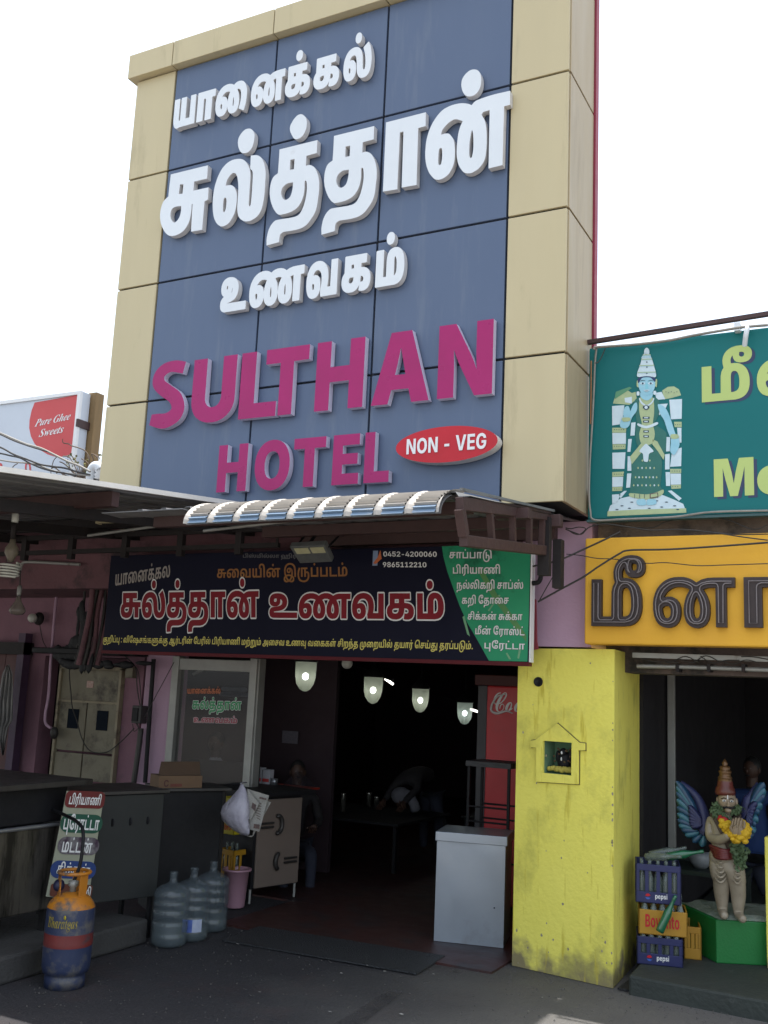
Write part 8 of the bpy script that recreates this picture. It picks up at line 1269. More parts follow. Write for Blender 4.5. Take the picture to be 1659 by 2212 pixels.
q = L2(865, 150, 8.06); tag(obj('junction_box', MB().box(q.x-.05, q.x+.045, 8.04, 8.1, q.z-.055, q.z+.055), m_cup, bevel=.005), 'small brown junction box high on the pink wall above the switch box', 'junction box')
tag(obj('pipe', MB().tube([L2(935, 520, 8.02), L2(925, 620, 8.02), L2(905, 760, 8.02), L2(888, 880, 8.02)], .028, 10), m_steeld), 'stained pipe running down the pink wall under the switch box', 'pipe')
tag(obj('pipe', MB().tube([L2(1020, 60, 8.02), L2(1000, 330, 8.02), L2(975, 700, 8.02), L2(962, 880, 8.02)], .022, 8), m_black), 'black downpipe between the pink wall and the window', 'pipe')
tag(obj('conduit', MB().tube(smooth([K2(530, 345, 7.2), K2(350, 335, 7.2), K2(180, 328, 7.2), K2(145, 345, 7.2), K2(135, 385, 7.2)], 5), .015, 8), m_alu), 'pale bent conduit holding the upper lamp on the left wall', 'conduit')
tag(obj('pipe', MB().tube(smooth([K2(405, 340, 8.04), K2(370, 600, 8.04), K2(345, 900, 8.04), L2(335, 100, 8.04), L2(322, 300, 8.04), L2(300, 430, 8.04), L2(305, 490, 8.04), L2(340, 518, 8.04)], 5), .016, 8), m_pinkl), 'thin painted water pipe running down the pink wall beside the shutter', 'pipe')
tag(obj('valve', MB().lathe([(.02, -.06), (.035, -.04), (.045, 0), (.035, .04), (.02, .06)], L2(360, 550, 8.0), 12), m_steeld), 'grey valve on the thin pipe beside the cupboard', 'valve')
# lamps hanging at the left
lp = empty('spiral_bulb', K2(75, 300, 5.6), 'white spiral energy saving bulb hanging at the upper left', 'bulb')
KK = lambda x, y: K2(x, y, 5.6); top_, bot_ = KK(68, 335), KK(58, 430); n_ = 5; P = []
rr_ = (KK(110, 380)-KK(15, 380)).length/2-.008; cc = (top_+bot_)/2
for i in range(n_*14+1): t = i/(n_*14); P.append(Vector((cc.x+rr_*math.cos(2*math.pi*n_*t), cc.y+rr_*math.sin(2*math.pi*n_*t), top_.z+(bot_.z-top_.z)*t)))
m_cfl = mat('cfl_glass', (.62, .63, .56), (.55, .55, .5), 5, .3)
obj('spiral', MB().tube(P, .0085, 8), m_cfl, lp)
tz_ = KK(72, 320).z; obj('base', MB().lathe([(.022, tz_-.01), (.03, tz_+.02), (.052, tz_+.06), (.05, tz_+.10), (.025, tz_+.14), (.02, tz_+.17)], (cc.x, cc.y, 0), 16), mat('cfl_base', (.22, .19, .14), (.15, .13, .1), 20, .5), lp)
obj('holder', MB().lathe([(.02, tz_+.17), (.022, tz_+.26), (.03, tz_+.30)], (cc.x, cc.y, 0), 12), m_dark, lp); obj('cap', MB().lathe([(.02, tz_+.30), (.028, tz_+.31), (.028, tz_+.37), (.018, tz_+.38)], (cc.x, cc.y, 0), 12), m_cfl, lp)
l2 = empty('hanging_bulb', K2(120, 620, 6.6), 'clear glass bulb hanging on a cord under the bent conduit', 'bulb'); q = K2(118, 620, 6.6); s_ = .0052*.9
obj('glass', MB().lathe([(.018, .09), (.03, .04), (.065, -.02), (.075, -.045), (.055, -.075), (.0, -.085)], q, 16), m_cfl if False else mat('bulb_glass', (.30, .26, .22), (.2, .17, .15), 8, .2, alpha=.7), l2)
obj('holder', MB().lathe([(.015, .09), (.02, .11), (.022, .17), (.012, .19)], q, 12), m_alu, l2); obj('cord', MB().tube([q+Vector((0, 0, .18)), K2(135, 385, 6.6)], .006, 5), m_cable, l2)
l3 = empty('wall_bulb_holder', K2(258, 705, 8.0), 'round white wall holder with a bulb on the stained pink wall', 'lamp holder'); q = K2(262, 705, 8.02)
obj('plate', MB().lathe([(.0, 0), (.07, .0), (.07, .02), (.05, .04), (.03, .045)], q, 20, rot=Matrix.Rotation(R(90), 3, 'X')), m_dark, l3); obj('bulb', MB().ball(q+Vector((-.02, -.08, 0)), (.05, .055, .05), n=12, k=8), m_cfl, l3)
# wires on the left wall
for pts, Y_, r_, lab in (([K2(262, 730), K2(285, 850), K2(330, 920), K2(400, 945), K2(450, 920)], 0, .005, 'black wire looping down from the white wall holder'),
                         ([K2(545, 340), K2(620, 430), K2(715, 525)], 0, .004, 'thin wire slanting towards the dark banner from the conduit'),
                         ([L2(470, 0, 8.03), L2(460, 150, 8.03), L2(470, 280, 8.03), L2(480, 380, 8.03), L2(510, 470, 8.03), L2(545, 590, 8.03), L2(600, 670, 8.03), L2(700, 680, 8.03), L2(790, 620, 8.03), L2(890, 520, 8.03)], 0, .006, 'long black wire looping in front of the beige cupboard to the switch box'),
                         ([L2(760, -20, 7.9), L2(850, 60, 7.95), L2(900, 120, 8.0), L2(910, 250, 8.0), L2(930, 370, 7.99)], 0, .006, 'black wire dropping into the switch box from the ledge'),
                         ([L2(770, -20, 7.9), L2(880, 90, 7.95), L2(920, 160, 8.0), L2(940, 380, 7.99)], 0, .005, 'second wire dropping into the switch box, slightly to the right'),
                         ([L2(1155, 80, 8.0), L2(1080, 220, 8.0), L2(1010, 350, 7.98), L2(955, 455, 7.96)], 0, .004, 'thin wire slanting from the window top down to the switch box'),
                         ([L2(880, 490, 7.97), L2(890, 540, 7.95), L2(920, 510, 7.95), L2(900, 480, 7.96), L2(930, 540, 7.96)], 0, .004, 'tangled wire ends under the switch box'),
                         ([L2(550, 20, 7.9), L2(520, -40, 7.9), L2(500, 60, 7.9)], 0, .012, 'thick cable stub hanging from the ledge')):
    tag(obj('wire', MB().tube(smooth(pts, 5), r_, 5), m_cable), lab, 'wire')
# bundle of cables and drain pipes left of the banner
cb = empty('cable_bundle', K2(640, 900, 7.5), 'sooty bundle of thick cables and pipes running down left of the banner', 'cables')
for k, (xt, xb2, r_) in enumerate(((640, 540, .028), (670, 575, .02), (700, 610, .024), (725, 640, .016), (755, 660, .03), (600, 520, .014))):
    y1_ = 7.35+.03*k; obj('cable', MB().tube(smooth([K2(xt, 262, y1_), K2(xt-20+8*math.sin(k), 450, y1_), K2((xt+xb2)/2+10*math.cos(k*2), 650, y1_), K2(xb2+20, 850, y1_), K2(xb2-20, 1010, y1_)], 5), r_, 6), m_cable if k % 2 else m_pinkd, cb)
mb = MB()
for k in range(50): c = K2(rn.gauss(560, 22)-0, rn.uniform(640, 1000), 7.4); mb.ball(c, (rn.uniform(.02, .05), .010, rn.uniform(.04, .13)), n=6, k=4)
for k in range(26): c = K2(rn.gauss(450, 30), rn.gauss(940, 26), 7.9); mb.ball(c, (rn.uniform(.05, .10), .010, rn.uniform(.05, .10)), n=7, k=4)
obj('soot', mb, m_black, cb, kind='stuff')
# white cloth hanging at the left edge
mb = MB(); n_ = 10; rows_ = [(105, 52, 8), (160, 50, 32), (260, 44, 42), (360, 40, 45), (470, 38, 44), (520, 22, 30), (600, 16, 22), (690, 20, 3)]; V = []
for y, cx_, hw in rows_:
    for i in range(n_+1): t = i/n_*2-1; V.append(L2(cx_+hw*t, y+(10*math.sin(i*1.7)), 7.75+.035*math.sin(i*2.1+y*.01)))
mb.add(V, [(r_*(n_+1)+i, r_*(n_+1)+i+1, (r_+1)*(n_+1)+i+1, (r_+1)*(n_+1)+i) for r_ in range(len(rows_)-1) for i in range(n_)], 0, True)
co_ = tag(obj('cloth', mb, mat('grey_white_cloth', (.26, .25, .24), (.2, .19, .19), 12, .9)), 'greyish white cloth hanging in front of the dark red shutter', 'cloth')
so_ = co_.modifiers.new('s', 'SOLIDIFY'); so_.thickness = .006

# ---------------------------------------------------------------- window with green and red lettering, seated man behind
wn = empty('restaurant_window', (-6.05, 8.1, .9), 'framed glass window with orange, green and red Tamil lettering', 'window')
fx0, fx1, fzt = -6.56, -5.52, 2.155
obj('frame', MB().box(fx0, fx0+.085, 8.04, 8.14, .42, fzt), m_alu, wn, bevel=.004); obj('frame', MB().box(fx1-.10, fx1-.02, 8.04, 8.14, .02, fzt), m_alu, wn, bevel=.004)
obj('frame', MB().box(fx0+.085, fx1-.10, 8.05, 8.13, fzt-.13, fzt-.02), m_alu, wn, bevel=.004); obj('frame', MB().box(fx1-.018, fx1, 8.06, 8.16, .02, fzt), m_alu, wn)
obj('glass', MB().box(fx0+.08, fx1-.09, 8.085, 8.091, .75, fzt-.12), m_glass, wn)
FWn = fr(600, 2600, 2.07375); wp = lambda x, y: PY(*FWn(x, y), 8.08)
m_wg = mat('green_film', (.02, .30, .10), rough=.4); m_wr = mat('red_film', (.32, .015, .05), rough=.4)
def wt(run, a, b, t, m, L_=0): mb = MB(); ptext(mb, run, a, b, t, lambda x, y: PY(*FWn(x, y), 8.08-.0016*L_)); obj('lettering', mb, m, wn)
wt('yanaikkal', (308, 362), (586, 362), (308, 322), m_orange); wt('sulthan/f', (348, 488), (758, 498), (350, 422), m_print); wt('sulthan', (348, 488), (758, 498), (350, 422), m_wg, 1)
wt('unavagam/f', (358, 600), (725, 610), (359, 560), m_print); wt('unavagam', (358, 600), (725, 610), (359, 560), m_wr, 1)
m_skin = mat('person_skin', (.075, .038, .026), (.06, .03, .021), 20, .55); m_hair = mat('black_hair', (.006, .006, .007), (.012, .012, .013), 60, .6)
m_eye = mat('eye_white', (.20, .18, .17), (.12, .10, .1), 90, .5)
def head(parent, c, s=1., yawd=0., cap=None):
    rz_ = Matrix.Rotation(R(yawd), 3, 'Z'); f2 = lambda x, y, z: Vector(c)+rz_ @ Vector((x, y, z))*s
    mb = MB(); mb.ball(Vector(c), (.073*s, .088*s, .105*s), n=16, k=12)
    for v_ in mb.v:
        d_ = v_-Vector(c)
        if d_.z < -.02*s: k_ = min(1, (-.02*s-d_.z)/(.085*s)); v_.x -= d_.x*.32*k_; v_.y -= d_.y*.15*k_
    hd_ = obj('head', mb, m_skin, parent)
    obj('hair', MB().ball(f2(0, .014, .022), (.079*s, .090*s, .098*s), n=16, k=10), m_hair, hd_)
    obj('nose', MB().ball(f2(0, -.09, -.015), (.012*s, .018*s, .02*s)), m_skin, hd_); obj('mouth', MB().ball(f2(0, -.08, -.052), (.024*s, .008*s, .006*s)), m_hair, hd_)
    for k in (-1, 1): obj('eye', MB().ball(f2(k*.03, -.077, .012), (.010*s, .005*s, .0035*s)), m_eye, hd_); obj('ear', MB().ball(f2(k*.074, 0, -.005), (.010*s, .02*s, .032*s)), m_skin, hd_)
    return hd_
def sitting(name, base, hc, label, shirt, trous, face=0., lean=0.):
    """base: point on floor under hips, hc: head centre"""
    p = empty('person', base, label, 'person'); h = Vector(hc); rz_ = Matrix.Rotation(R(face), 3, 'Z'); g = lambda x, y, z: Vector((h.x, h.y, 0))+rz_ @ Vector((x, y, 0))+Vector((0, 0, h.z+z))
    L_ = [(g(0, .05+lean, -.68), (.16, .12), None), (g(0, .03+lean, -.50), (.14, .105), 0), (g(0, .02, -.30), (.165, .11), 1), (g(0, .01, -.17), (.08, .07), 2), (g(0, 0, -.10), .05, 3)]
    for s in (-1, 1): k = len(L_); L_ += [(g(s*.19, .02, -.24), .06, 2), (g(s*.24, -.05, -.48), .048, k), (g(s*.16, -.28, -.50), .036, k+1)]
    skinned(L_, shirt, p, 'shirt', 1)
    L_ = [(g(0, .05+lean, -.74), (.15, .12), None)]
    for s in (-1, 1): k = len(L_); L_ += [(g(s*.09, -.02, -.76), .085, 0), (g(s*.13, -.36, -.74), .068, k), (g(s*.13, -.38, -1.12), .048, k+1), (g(s*.13, -.46, -1.18), .042, k+2)]
    skinned(L_, trous, p, 'trousers', 1)
    obj('neck', MB().tube([g(0, .01, -.16), g(0, 0, -.04)], .052, 10), m_skin, p); head(p, h, 1, face)
    for s in (-1, 1):
        b_ = g(s*.16, -.28, -.50); d_ = rz_ @ Vector((-s*.03, -.09, -.005)); mb = MB().tube([b_-d_*.2, b_+d_*.45, b_+d_*.8], [.026, .036, .032], 8)
        sd = d_.cross(Vector((0, 0, 1))).normalized()
        for k in range(4): o2 = sd*(k-1.5)*.018; mb.tube([b_+d_*.75+o2, b_+d_*(1.3+.1*(k in (1, 2)))+o2*1.1+Vector((0, 0, -.006)), b_+d_*(1.65+.12*(k in (1, 2)))+o2*1.1+Vector((0, 0, -.026))], [.010, .009, .007], 6)
        mb.tube([b_+d_*.2+sd*s*.03, b_+d_*.7+sd*s*.055, b_+d_*1.1+sd*s*.055], [.011, .011, .008], 6); obj('hand', mb, m_skin, p)
    return p
m_shw = mat('white_shirt', (.42, .42, .46), (.36, .36, .4), 6, .8); m_shb = mat('dark_shirt', (.018, .016, .02), (.026, .023, .026), 8, .8); m_trb = mat('blue_trousers', (.032, .036, .06), (.026, .03, .048), 9, .85)
hA = PY(*FWn(545, 775), 8.75); hA2 = Vector((hA.x, 8.75, hA.z)); s1 = sitting('person', (hA.x, 8.8, .02), hA2, 'man in a white shirt sitting behind the lettered window', m_shw, m_trb, 15)
tag(obj('dark_partition', MB().box(fx0+.1, fx1-.11, 8.30, 8.34, .02, PY(*FWn(500, 915), 8.30).z), m_black), 'black board behind the lower half of the lettered window', 'board')
tag(obj('wall_poster', MB().box(-6.12, -5.92, 9.45, 9.46, PY(*FWn(700, 740), 9.45).z, PY(*FWn(700, 640), 9.45).z), mat('poster', (.13, .12, .15), (.09, .08, .1), 60, .8)), 'grey paper notice on the wall behind the seated man', 'notice')
q = PY(*FWn(685, 345), 9.3); tag(obj('folded_cloths', MB().box(q.x-.16, q.x+.16, 9.25, 9.4, q.z-.055, q.z-.005).box(q.x-.14, q.x+.15, 9.26, 9.38, q.z-.002, q.z+.05), mat('folded_cloth', (.20, .22, .26), (.14, .15, .19), 20, .9), bevel=.02), 'pale folded cloths on a shelf behind the window lettering', 'cloths')
tag(obj('partition_wall', MB().box(-9.4, -5.5, 9.5, 9.56, .02, 2.98), mat('partition', (.036, .020, .027), (.03, .017, .023), 3, .85)), 'pinkish partition wall behind the lettered window', 'wall')
q = PY(*FWn(395, 185), 8.6); tag(obj('small_tube_lamp', MB().tube([q+Vector((-.06, 0, -.02)), q+Vector((.06, 0, .025))], .014, 8), m_cfl), 'short pale tube hanging behind the top of the lettered window', 'lamp')

# ---------------------------------------------------------------- counters, menu board, kerb
kx = -5.10
tag(obj('kerb', MB().box(-5.95, kx, 4.0, 6.22, 0, .17), m_conc, bevel=.02), 'low concrete kerb under the counters on the left', 'kerb')
# stainless counter at the far left
ca, cbp = (-5.42, 4.3), (-5.36, 5.62)
CA = lambda x, y: PL(x, y, ca, cbp)
FD = fr(0, 3100, 1.659)
def quad3(mb, L_, d, m=0): mb.hexa(L_, d, m)
k1c = empty('steel_counter', (-5.8, 5.0, 0), 'stained stainless steel counter at the far left', 'counter')
zt1 = CA(60, 1690).z
m_worn = mat('worn_steel', (.15, .135, .12), (.085, .078, .07), 3, .34, .6, dirt=(.03, .027, .025), dscale=2.6, dthr=.50, stretch=(3, 3, .5))
mb = MB().box(-6.2, -5.38, 3.6, 5.60, .32, zt1-.30); obj('body', mb, m_worn, k1c, bevel=.01)
obj('upper_band', MB().box(-6.2, -5.40, 3.6, 5.58, zt1-.285, zt1-.045), m_black, k1c, bevel=.01)
obj('top', MB().box(-6.3, -5.30, 3.6, 5.72, zt1-.04, zt1), m_steeld, k1c, bevel=.006)
obj('rail', MB().tube([(-5.37, 3.6, zt1-.30), (-5.37, 5.6, zt1-.30)], .014, 8), m_steel, k1c)
for y in (4.5, 5.5): obj('leg', MB().box(-5.46, -5.41, y-.025, y+.025, .17, .32), m_black, k1c)
for y in (4.5, 5.5): obj('leg', MB().box(-6.15, -6.1, y-.025, y+.025, 0, .32), m_black, k1c)
# grey painted counter
ga, gb = Vector((-5.40, 5.66, 0)), Vector((-5.16, 6.36, 0)); gu = (gb-ga).normalized(); gn = Vector((-gu.y, gu.x, 0)); zg = 1.085
k2c = empty('grey_counter', (ga+gb)/2+gn*.3, 'grey painted steel counter behind the gas cylinder', 'counter')
obj('front_panel', MB().hexa([ga+Vector((0, 0, .30)), gb+Vector((0, 0, .30)), gb+Vector((0, 0, zg-.03)), ga+Vector((0, 0, zg-.03))], gn*.5), m_gray, k2c, bevel=.006)
obj('top', MB().hexa([ga-gu*.03-gn*.03+Vector((0, 0, zg-.025)), gb+gu*.03-gn*.03+Vector((0, 0, zg-.025)), gb+gu*.03-gn*.03+Vector((0, 0, zg)), ga-gu*.03-gn*.03+Vector((0, 0, zg))], gn*.58), m_steeld, k2c, bevel=.004)
for p in (ga+gu*.03, gb-gu*.03): obj('leg', MB().bar(p+gn*.04+Vector((0, 0, 0)), p+gn*.04+Vector((0, 0, .30)), .03), m_black, k2c)
for p in (ga+gu*.03, gb-gu*.03): obj('leg', MB().bar(p+gn*.45+Vector((0, 0, 0)), p+gn*.45+Vector((0, 0, .30)), .03), m_black, k2c)
for k in range(3): obj('knob_mark', MB().ball(ga.lerp(gb, .42+.2*k)+Vector((0, 0, .86))-gn*.004, (.022, .006, .03)), m_black, k2c)
# black counter
ba, b2 = Vector((-5.54, 6.79, 0)), Vector((-5.24, 7.25, 0)); bu_ = (b2-ba).normalized(); bn_ = Vector((-bu_.y, bu_.x, 0))
k3c = empty('black_counter', (ba+b2)/2+bn_*.3, 'black counter with thin steel edges behind the water jars', 'counter')
obj('body', MB().hexa([ba+bn_*.01+Vector((0, 0, .05)), b2+bn_*.01+Vector((0, 0, .05)), b2+bn_*.01+Vector((0, 0, 1.01)), ba+bn_*.01+Vector((0, 0, 1.01))], bn_*.40), m_black, k3c, bevel=.006)
obj('top', MB().hexa([ba-bu_*.02-bn_*.04+Vector((0, 0, 1.012)), b2+bu_*.05-bn_*.04+Vector((0, 0, 1.012)), b2+bu_*.05-bn_*.04+Vector((0, 0, 1.037)), ba-bu_*.02-bn_*.04+Vector((0, 0, 1.037))], bn_*.46), m_steeld, k3c, bevel=.004)
for p in (ba, b2): obj('leg', MB().bar(p+Vector((0, 0, 0)), p+Vector((0, 0, 1.012)), .022), m_steeld, k3c)
# carton on it
FC = fr(600, 3030, 5.53); CC = lambda x, y: PL(x, y, ba-bn_*.0, b2)
cd1, cd2 = CC(200, 650), CC(1120, 665); zc0 = 1.038
cdv = Vector((cd2.x-cd1.x, cd2.y-cd1.y, 0)).normalized(); cl_w = .36; cn = Vector((-cdv.y, cdv.x, 0)); c00 = PZ(342, 1703, zc0); c01 = PZ(436, 1702, zc0); cdv = (c01-c00).normalized(); cn = Vector((-cdv.y, cdv.x, 0)); cl_w = (c01-c00).length
m_card = mat('cardboard', (.17, .105, .06), (.14, .085, .05), 6, .85); m_card2 = mat('cardboard_dark', (.10, .06, .038), (.08, .05, .03), 6, .85)
ct = empty('cardboard_box', c00+cdv*cl_w/2, 'open flat cardboard carton lying on the counter in front of the window', 'carton')
hb = PL(345, 1676, c00, c01).z-zc0
obj('body', MB().hexa([c00, c01, c01+Vector((0, 0, hb)), c00+Vector((0, 0, hb))], cn*.22), m_card, ct, bevel=.003)
obj('flap', MB().hexa([c00+cdv*.01+Vector((0, 0, hb))+cn*.05, c01+Vector((0, 0, hb))+cn*.05, c01+cdv*.01+cn*.12+Vector((0, 0, hb+.105)), c00+cdv*.05+cn*.12+Vector((0, 0, hb+.105))], cn*.006), m_card2, ct)
mb = MB(); text(mb, 'C', c00+cdv*.04+Vector((0, 0, .012))-cn*.003, cdv*(.045/700), Vector((0, 0, .055/727))); obj('lettering', mb, m_dkred, ct)
obj('label', MB().hexa([c00+cdv*.10+Vector((0, 0, .012))-cn*.003, c00+cdv*.20+Vector((0, 0, .012))-cn*.003, c00+cdv*.20+Vector((0, 0, .036))-cn*.003, c00+cdv*.10+Vector((0, 0, .036))-cn*.003], cn*.002), mat('carton_red', (.16, .05, .035), rough=.8), ct)
# leaning enamel dish board
FB = fr(180, 3120, 3.813); pa_, pb_ = (-5.27, 5.36), (-5.12, 6.1)
MBP = lambda x, y, d=0.: PL(*FB(x, y), (pa_[0]+d, pa_[1]-d*.3), (pb_[0]+d, pb_[1]-d*.3))
mbd = empty('dish_board', MBP(400, 1750), 'tall chipped enamel board with Tamil dish names in coloured ovals, leaning on the grey counter', 'sign board')
m_enam = mat('enamel_cream', (.33, .34, .26), (.27, .28, .21), 7, .45, dirt=(.10, .06, .04), dscale=5, dthr=.60)
B4 = [MBP(340, 165), MBP(910, 195), MBP(660, 1850), MBP(20, 1780)]
bd_n = (B4[1]-B4[0]).cross(B4[3]-B4[0]).normalized(); bd_n = -bd_n if bd_n.x > 0 else bd_n
obj('board', MB().hexa([B4[3], B4[2], B4[1], B4[0]], bd_n*.012), m_enam, mbd, bevel=.003)
def badge(cx_, cy_, w_, h_, skew, m, L_=1, r_=.45):
    P = []
    for sx_, sy_, a0 in ((1, -1, -90), (1, 1, 0), (-1, 1, 90), (-1, -1, 180)):
        for k in range(6):
            a_ = R(a0+18*k); rr2 = min(w_, h_)*r_; x = cx_+sx_*(w_/2-rr2)+rr2*math.cos(a_); y = cy_+sy_*(h_/2-rr2)+rr2*math.sin(a_); P.append((x-(y-cy_)*skew, y+(x-cx_)*.04))
    return obj('badge', MB().poly([P], lambda u, v: MBP(u, v, .004*L_)), m, mbd)
m_bg = mat('enamel_green', (.010, .075, .05), (.012, .085, .055), 5, .4); m_bb = mat('enamel_blue', (.018, .045, .17), (.02, .05, .2), 5, .4); m_bm = mat('enamel_maroon', (.15, .014, .018), (.11, .012, .015), 5, .4, dirt=(.06, .03, .03), dscale=14, dthr=.6); m_bp = mat('enamel_purple', (.045, .02, .045), (.2, .19, .2), 14, .5, amt=.25); m_bbr = mat('enamel_brown', (.13, .035, .02), (.09, .028, .018), 9, .5)
badge(610, 300, 600, 260, .15, m_bm, r_=.3); badge(555, 665, 640, 285, .15, m_bg); badge(510, 1005, 630, 270, .15, m_bp); badge(430, 1370, 690, 270, .15, m_bb); badge(400, 1690, 640, 200, .15, m_bbr, r_=.2)
for run, a, b, t in (('m2', (352, 368), (845, 388), (378, 250)), ('s2', (265, 752), (815, 770), (290, 590)), ('s3', (240, 1100), (705, 1118), (268, 940)), ('s4', (165, 1430), (670, 1465), (190, 1300)), ('s5', (530, 1760), (690, 1790), (550, 1650))):
    mb = MB(); ptext(mb, run, a, b, t, lambda x, y: MBP(x, y, .009)); obj('lettering', mb, m_print, mbd)

# ---------------------------------------------------------------- gas cylinder
gc = behind(PZ(137, 2141, 0), .125)
KG = Matrix.Diagonal((.92, .92, .865))
gas = empty('gas_cylinder', gc, 'dented dark blue gas cylinder with orange top and red band', 'gas cylinder')
m_drum = mat('cylinder_blue', (.018, .028, .075), (.026, .036, .08), 5, .5, bump=.08, bscale=15, dirt=(.095, .09, .09), dscale=7, dthr=.50); m_orange_paint = mat('cylinder_orange', (.50, .19, .008), (.38, .13, .01), 5, .55, bump=.1, bscale=20, dirt=(.09, .075, .065), dscale=7, dthr=.50); m_band = mat('cylinder_red', (.17, .02, .018), (.12, .018, .018), 8, .5, dirt=(.045, .035, .045), dscale=9, dthr=.53)
prf = [(.135, .0), (.135, .075), (.120, .085), (.150, .10), (.160, .135), (.162, .20), (.163, .285), (.165, .30), (.163, .315), (.163, .375), (.163, .40), (.163, .50), (.160, .53), (.161, .545), (.150, .575), (.115, .615), (.07, .64), (.03, .648), (0, .65)]
mm_ = [0]*6+[2, 2, 2]+[0]*3+[0]+[1]*5
obj('body', MB().lathe(prf, gc, 40, mm=mm_), [m_drum, m_orange_paint, m_band], gas)
for a_ in (-60, 60, 180):
    d_ = Vector((math.cos(R(a_-62)), math.sin(R(a_-62)), 0)); s_ = Vector((-d_.y, d_.x, 0)); p0_ = gc+d_*.095+Vector((0, 0, .60)); p1_ = gc+d_*.10+Vector((0, 0, .775))
    obj('stay', MB().hexa([p0_-s_*.035, p0_+s_*.035, p1_+s_*.035, p1_-s_*.035], -d_*.006), m_orange_paint, gas, bevel=.002)
obj('ring', MB().tube([gc+Vector((.105*math.cos(t), .105*math.sin(t), .785)) for t in [2*math.pi*i/32 for i in range(32)]], .013, 8, closed=True), m_orange_paint, gas)
obj('valve', MB().lathe([(.022, .64), (.022, .68), (.035, .69), (.035, .72), (.015, .73)], gc, 14), m_alu, gas)
obj('regulator', MB().ball(gc+Vector((-.075, -.06, .69)), (.04, .04, .045), n=12, k=8), mat('regulator_blue', (.012, .015, .05), rough=.5), gas)
tag(obj('gas_hose', MB().tube(smooth([gc+Vector((0, 0, .62)), gc+Vector((.02, .02, .72)), gc+Vector((.02, .03, .84)), gc+Vector((-.02, .06, .93)), gc+Vector((-.10, .10, .96)), gc+Vector((-.3, .22, .97)), gc+Vector((-.72, .40, .99))], 6), .011, 8), m_black), 'black rubber hose from the gas cylinder valve to the steel counter', 'hose')
mb = MB(); run = RUN['bharat'][0]; Wd = RUN['bharat'][1]
for k, x in run:                                   # yellow script wrapped round the drum
    for grp in split(GL[k]):
        mb.poly(grp, lambda u, v: gc+Vector((.1655*math.sin((u+x-Wd/2)/Wd*1.35+.42), -.1655*math.cos((u+x-Wd/2)/Wd*1.35+.42), .425+v*.075/700)))
obj('lettering', mb, mat('cylinder_yellow_print', (.42, .32, .02), (.12, .10, .04), 30, .5, amt=.35), gas)
q = gc+Vector((.164*math.sin(.55), -.166*math.cos(.55), .50)); obj('emblem', MB().ball(q, (.012, .003, .016), n=8, k=5), mat('emblem_yellow', (.42, .34, .02), rough=.5), gas)

for ch_ in gas.children:
    ch_.data.transform(KG.to_4x4())
# ---------------------------------------------------------------- water jars, bucket, bag, crates, desk, cabinet
m_jar = mat('jar_plastic', (.15, .185, .21), (.10, .13, .15), 4, .08, alpha=.34, spec=1); m_jarw = mat('jar_water', (.20, .245, .25), (.14, .17, .18), 5, .15, alpha=.38)
def jar(loc, label, wl, lab2=False):
    t = empty('water_jar', loc, label, 'water jar', 'water jars on the floor'); p = [(0, .0), (.11, .0), (.130, .015), (.133, .05)]
    for z in (.10, .18, .26, .32): p += [(.133, z-.012), (.125, z), (.133, z+.012)]
    p += [(.133, .36), (.125, .39), (.09, .415), (.05, .43), (.029, .445), (.027, .50), (.031, .502), (.031, .512), (.026, .515)]
    mb = MB().lathe(p, (0, 0, 0), 28)
    obj('jar', mb, m_jar, t, local=True)
    obj('water', MB().lathe([(0, .006), (.105, .006), (.124, .02), (.125, wl), (0, wl)], (0, 0, 0), 24), m_jarw, t, local=True)
    if lab2:
        V = [Vector((.1345*math.sin(a_), -.1345*math.cos(a_), z)) for z in (.075, .165) for a_ in [R(10+8*i) for i in range(9)]]
        obj('label', MB().add(V, [(i, i+1, i+10, i+9) for i in range(4)], 0).add(V, [(i, i+1, i+10, i+9) for i in range(4, 8)], 1), [mat('label_blue', (.03, .07, .30), (.1, .16, .45), 30, .4), mat('label_white', (.42, .46, .55), (.3, .34, .5), 30, .4)], t, local=True)
    return t
j1, j2, j3 = behind(PZ(363, 2050, 0), .12), behind(PZ(409, 2037, 0), .12), behind(PZ(452, 2016, 0), .12)
jar(j1, 'half full clear water jar nearest the street, leftmost of three', .16)
jar(j2, 'water jar with a blue and white label, between two others', .10, True)
jar(j3, 'clear water jar next to the pink bucket, rightmost of three', .13)
m_bk = mat('pink_plastic', (.42, .24, .30), (.36, .2, .26), 5, .4)
bk = behind(PZ(506, 1963, .013), .08)
bt = empty('bucket', bk, 'pale pink plastic bucket beside the water jars', 'bucket')
obj('pail', MB().lathe([(0, .006), (.082, .0), (.086, .01), (.108, .30), (.128, .302), (.128, .318), (.108, .318), (.104, .30), (.080, .02), (0, .02)], (0, 0, 0), 28), m_bk, bt, local=True)
# yellow crates seen edge-on behind the counter
for i, (z, lab, m) in enumerate(((.62, 'bright yellow bottle crate on top, beside the hanging bag', mat('crate_lemon', (.55, .46, .02), (.48, .40, .02), 8, .4)), (.25, 'orange yellow crate with bottles under the lemon crate', m_amber_crate))):
    q = PY(483, 1830 if i == 0 else 1880, 7.6); ck = crate('bottle_crate', (q.x+.02, 7.75, z-.02), lab, m, W=.20, D_=.28, Hh=.31 if i == 0 else .24, words=('vibro', .05, .13, .0, .035) if i == 0 else None, wm=m_red, mark=False, rz=R(-8))
    if i == 0: crx = q.x+.02
bottles((crx, 7.75, .24), .16, .2, 3, 2, .01, 'bottle standing in the orange yellow crate', 'bottles in the orange yellow crate', rows=2)
tag(obj('support_box', MB().box(crx-.11, crx+.11, 7.6, 7.9, .02, .22), m_black), 'dark box under the yellow crates', 'box')
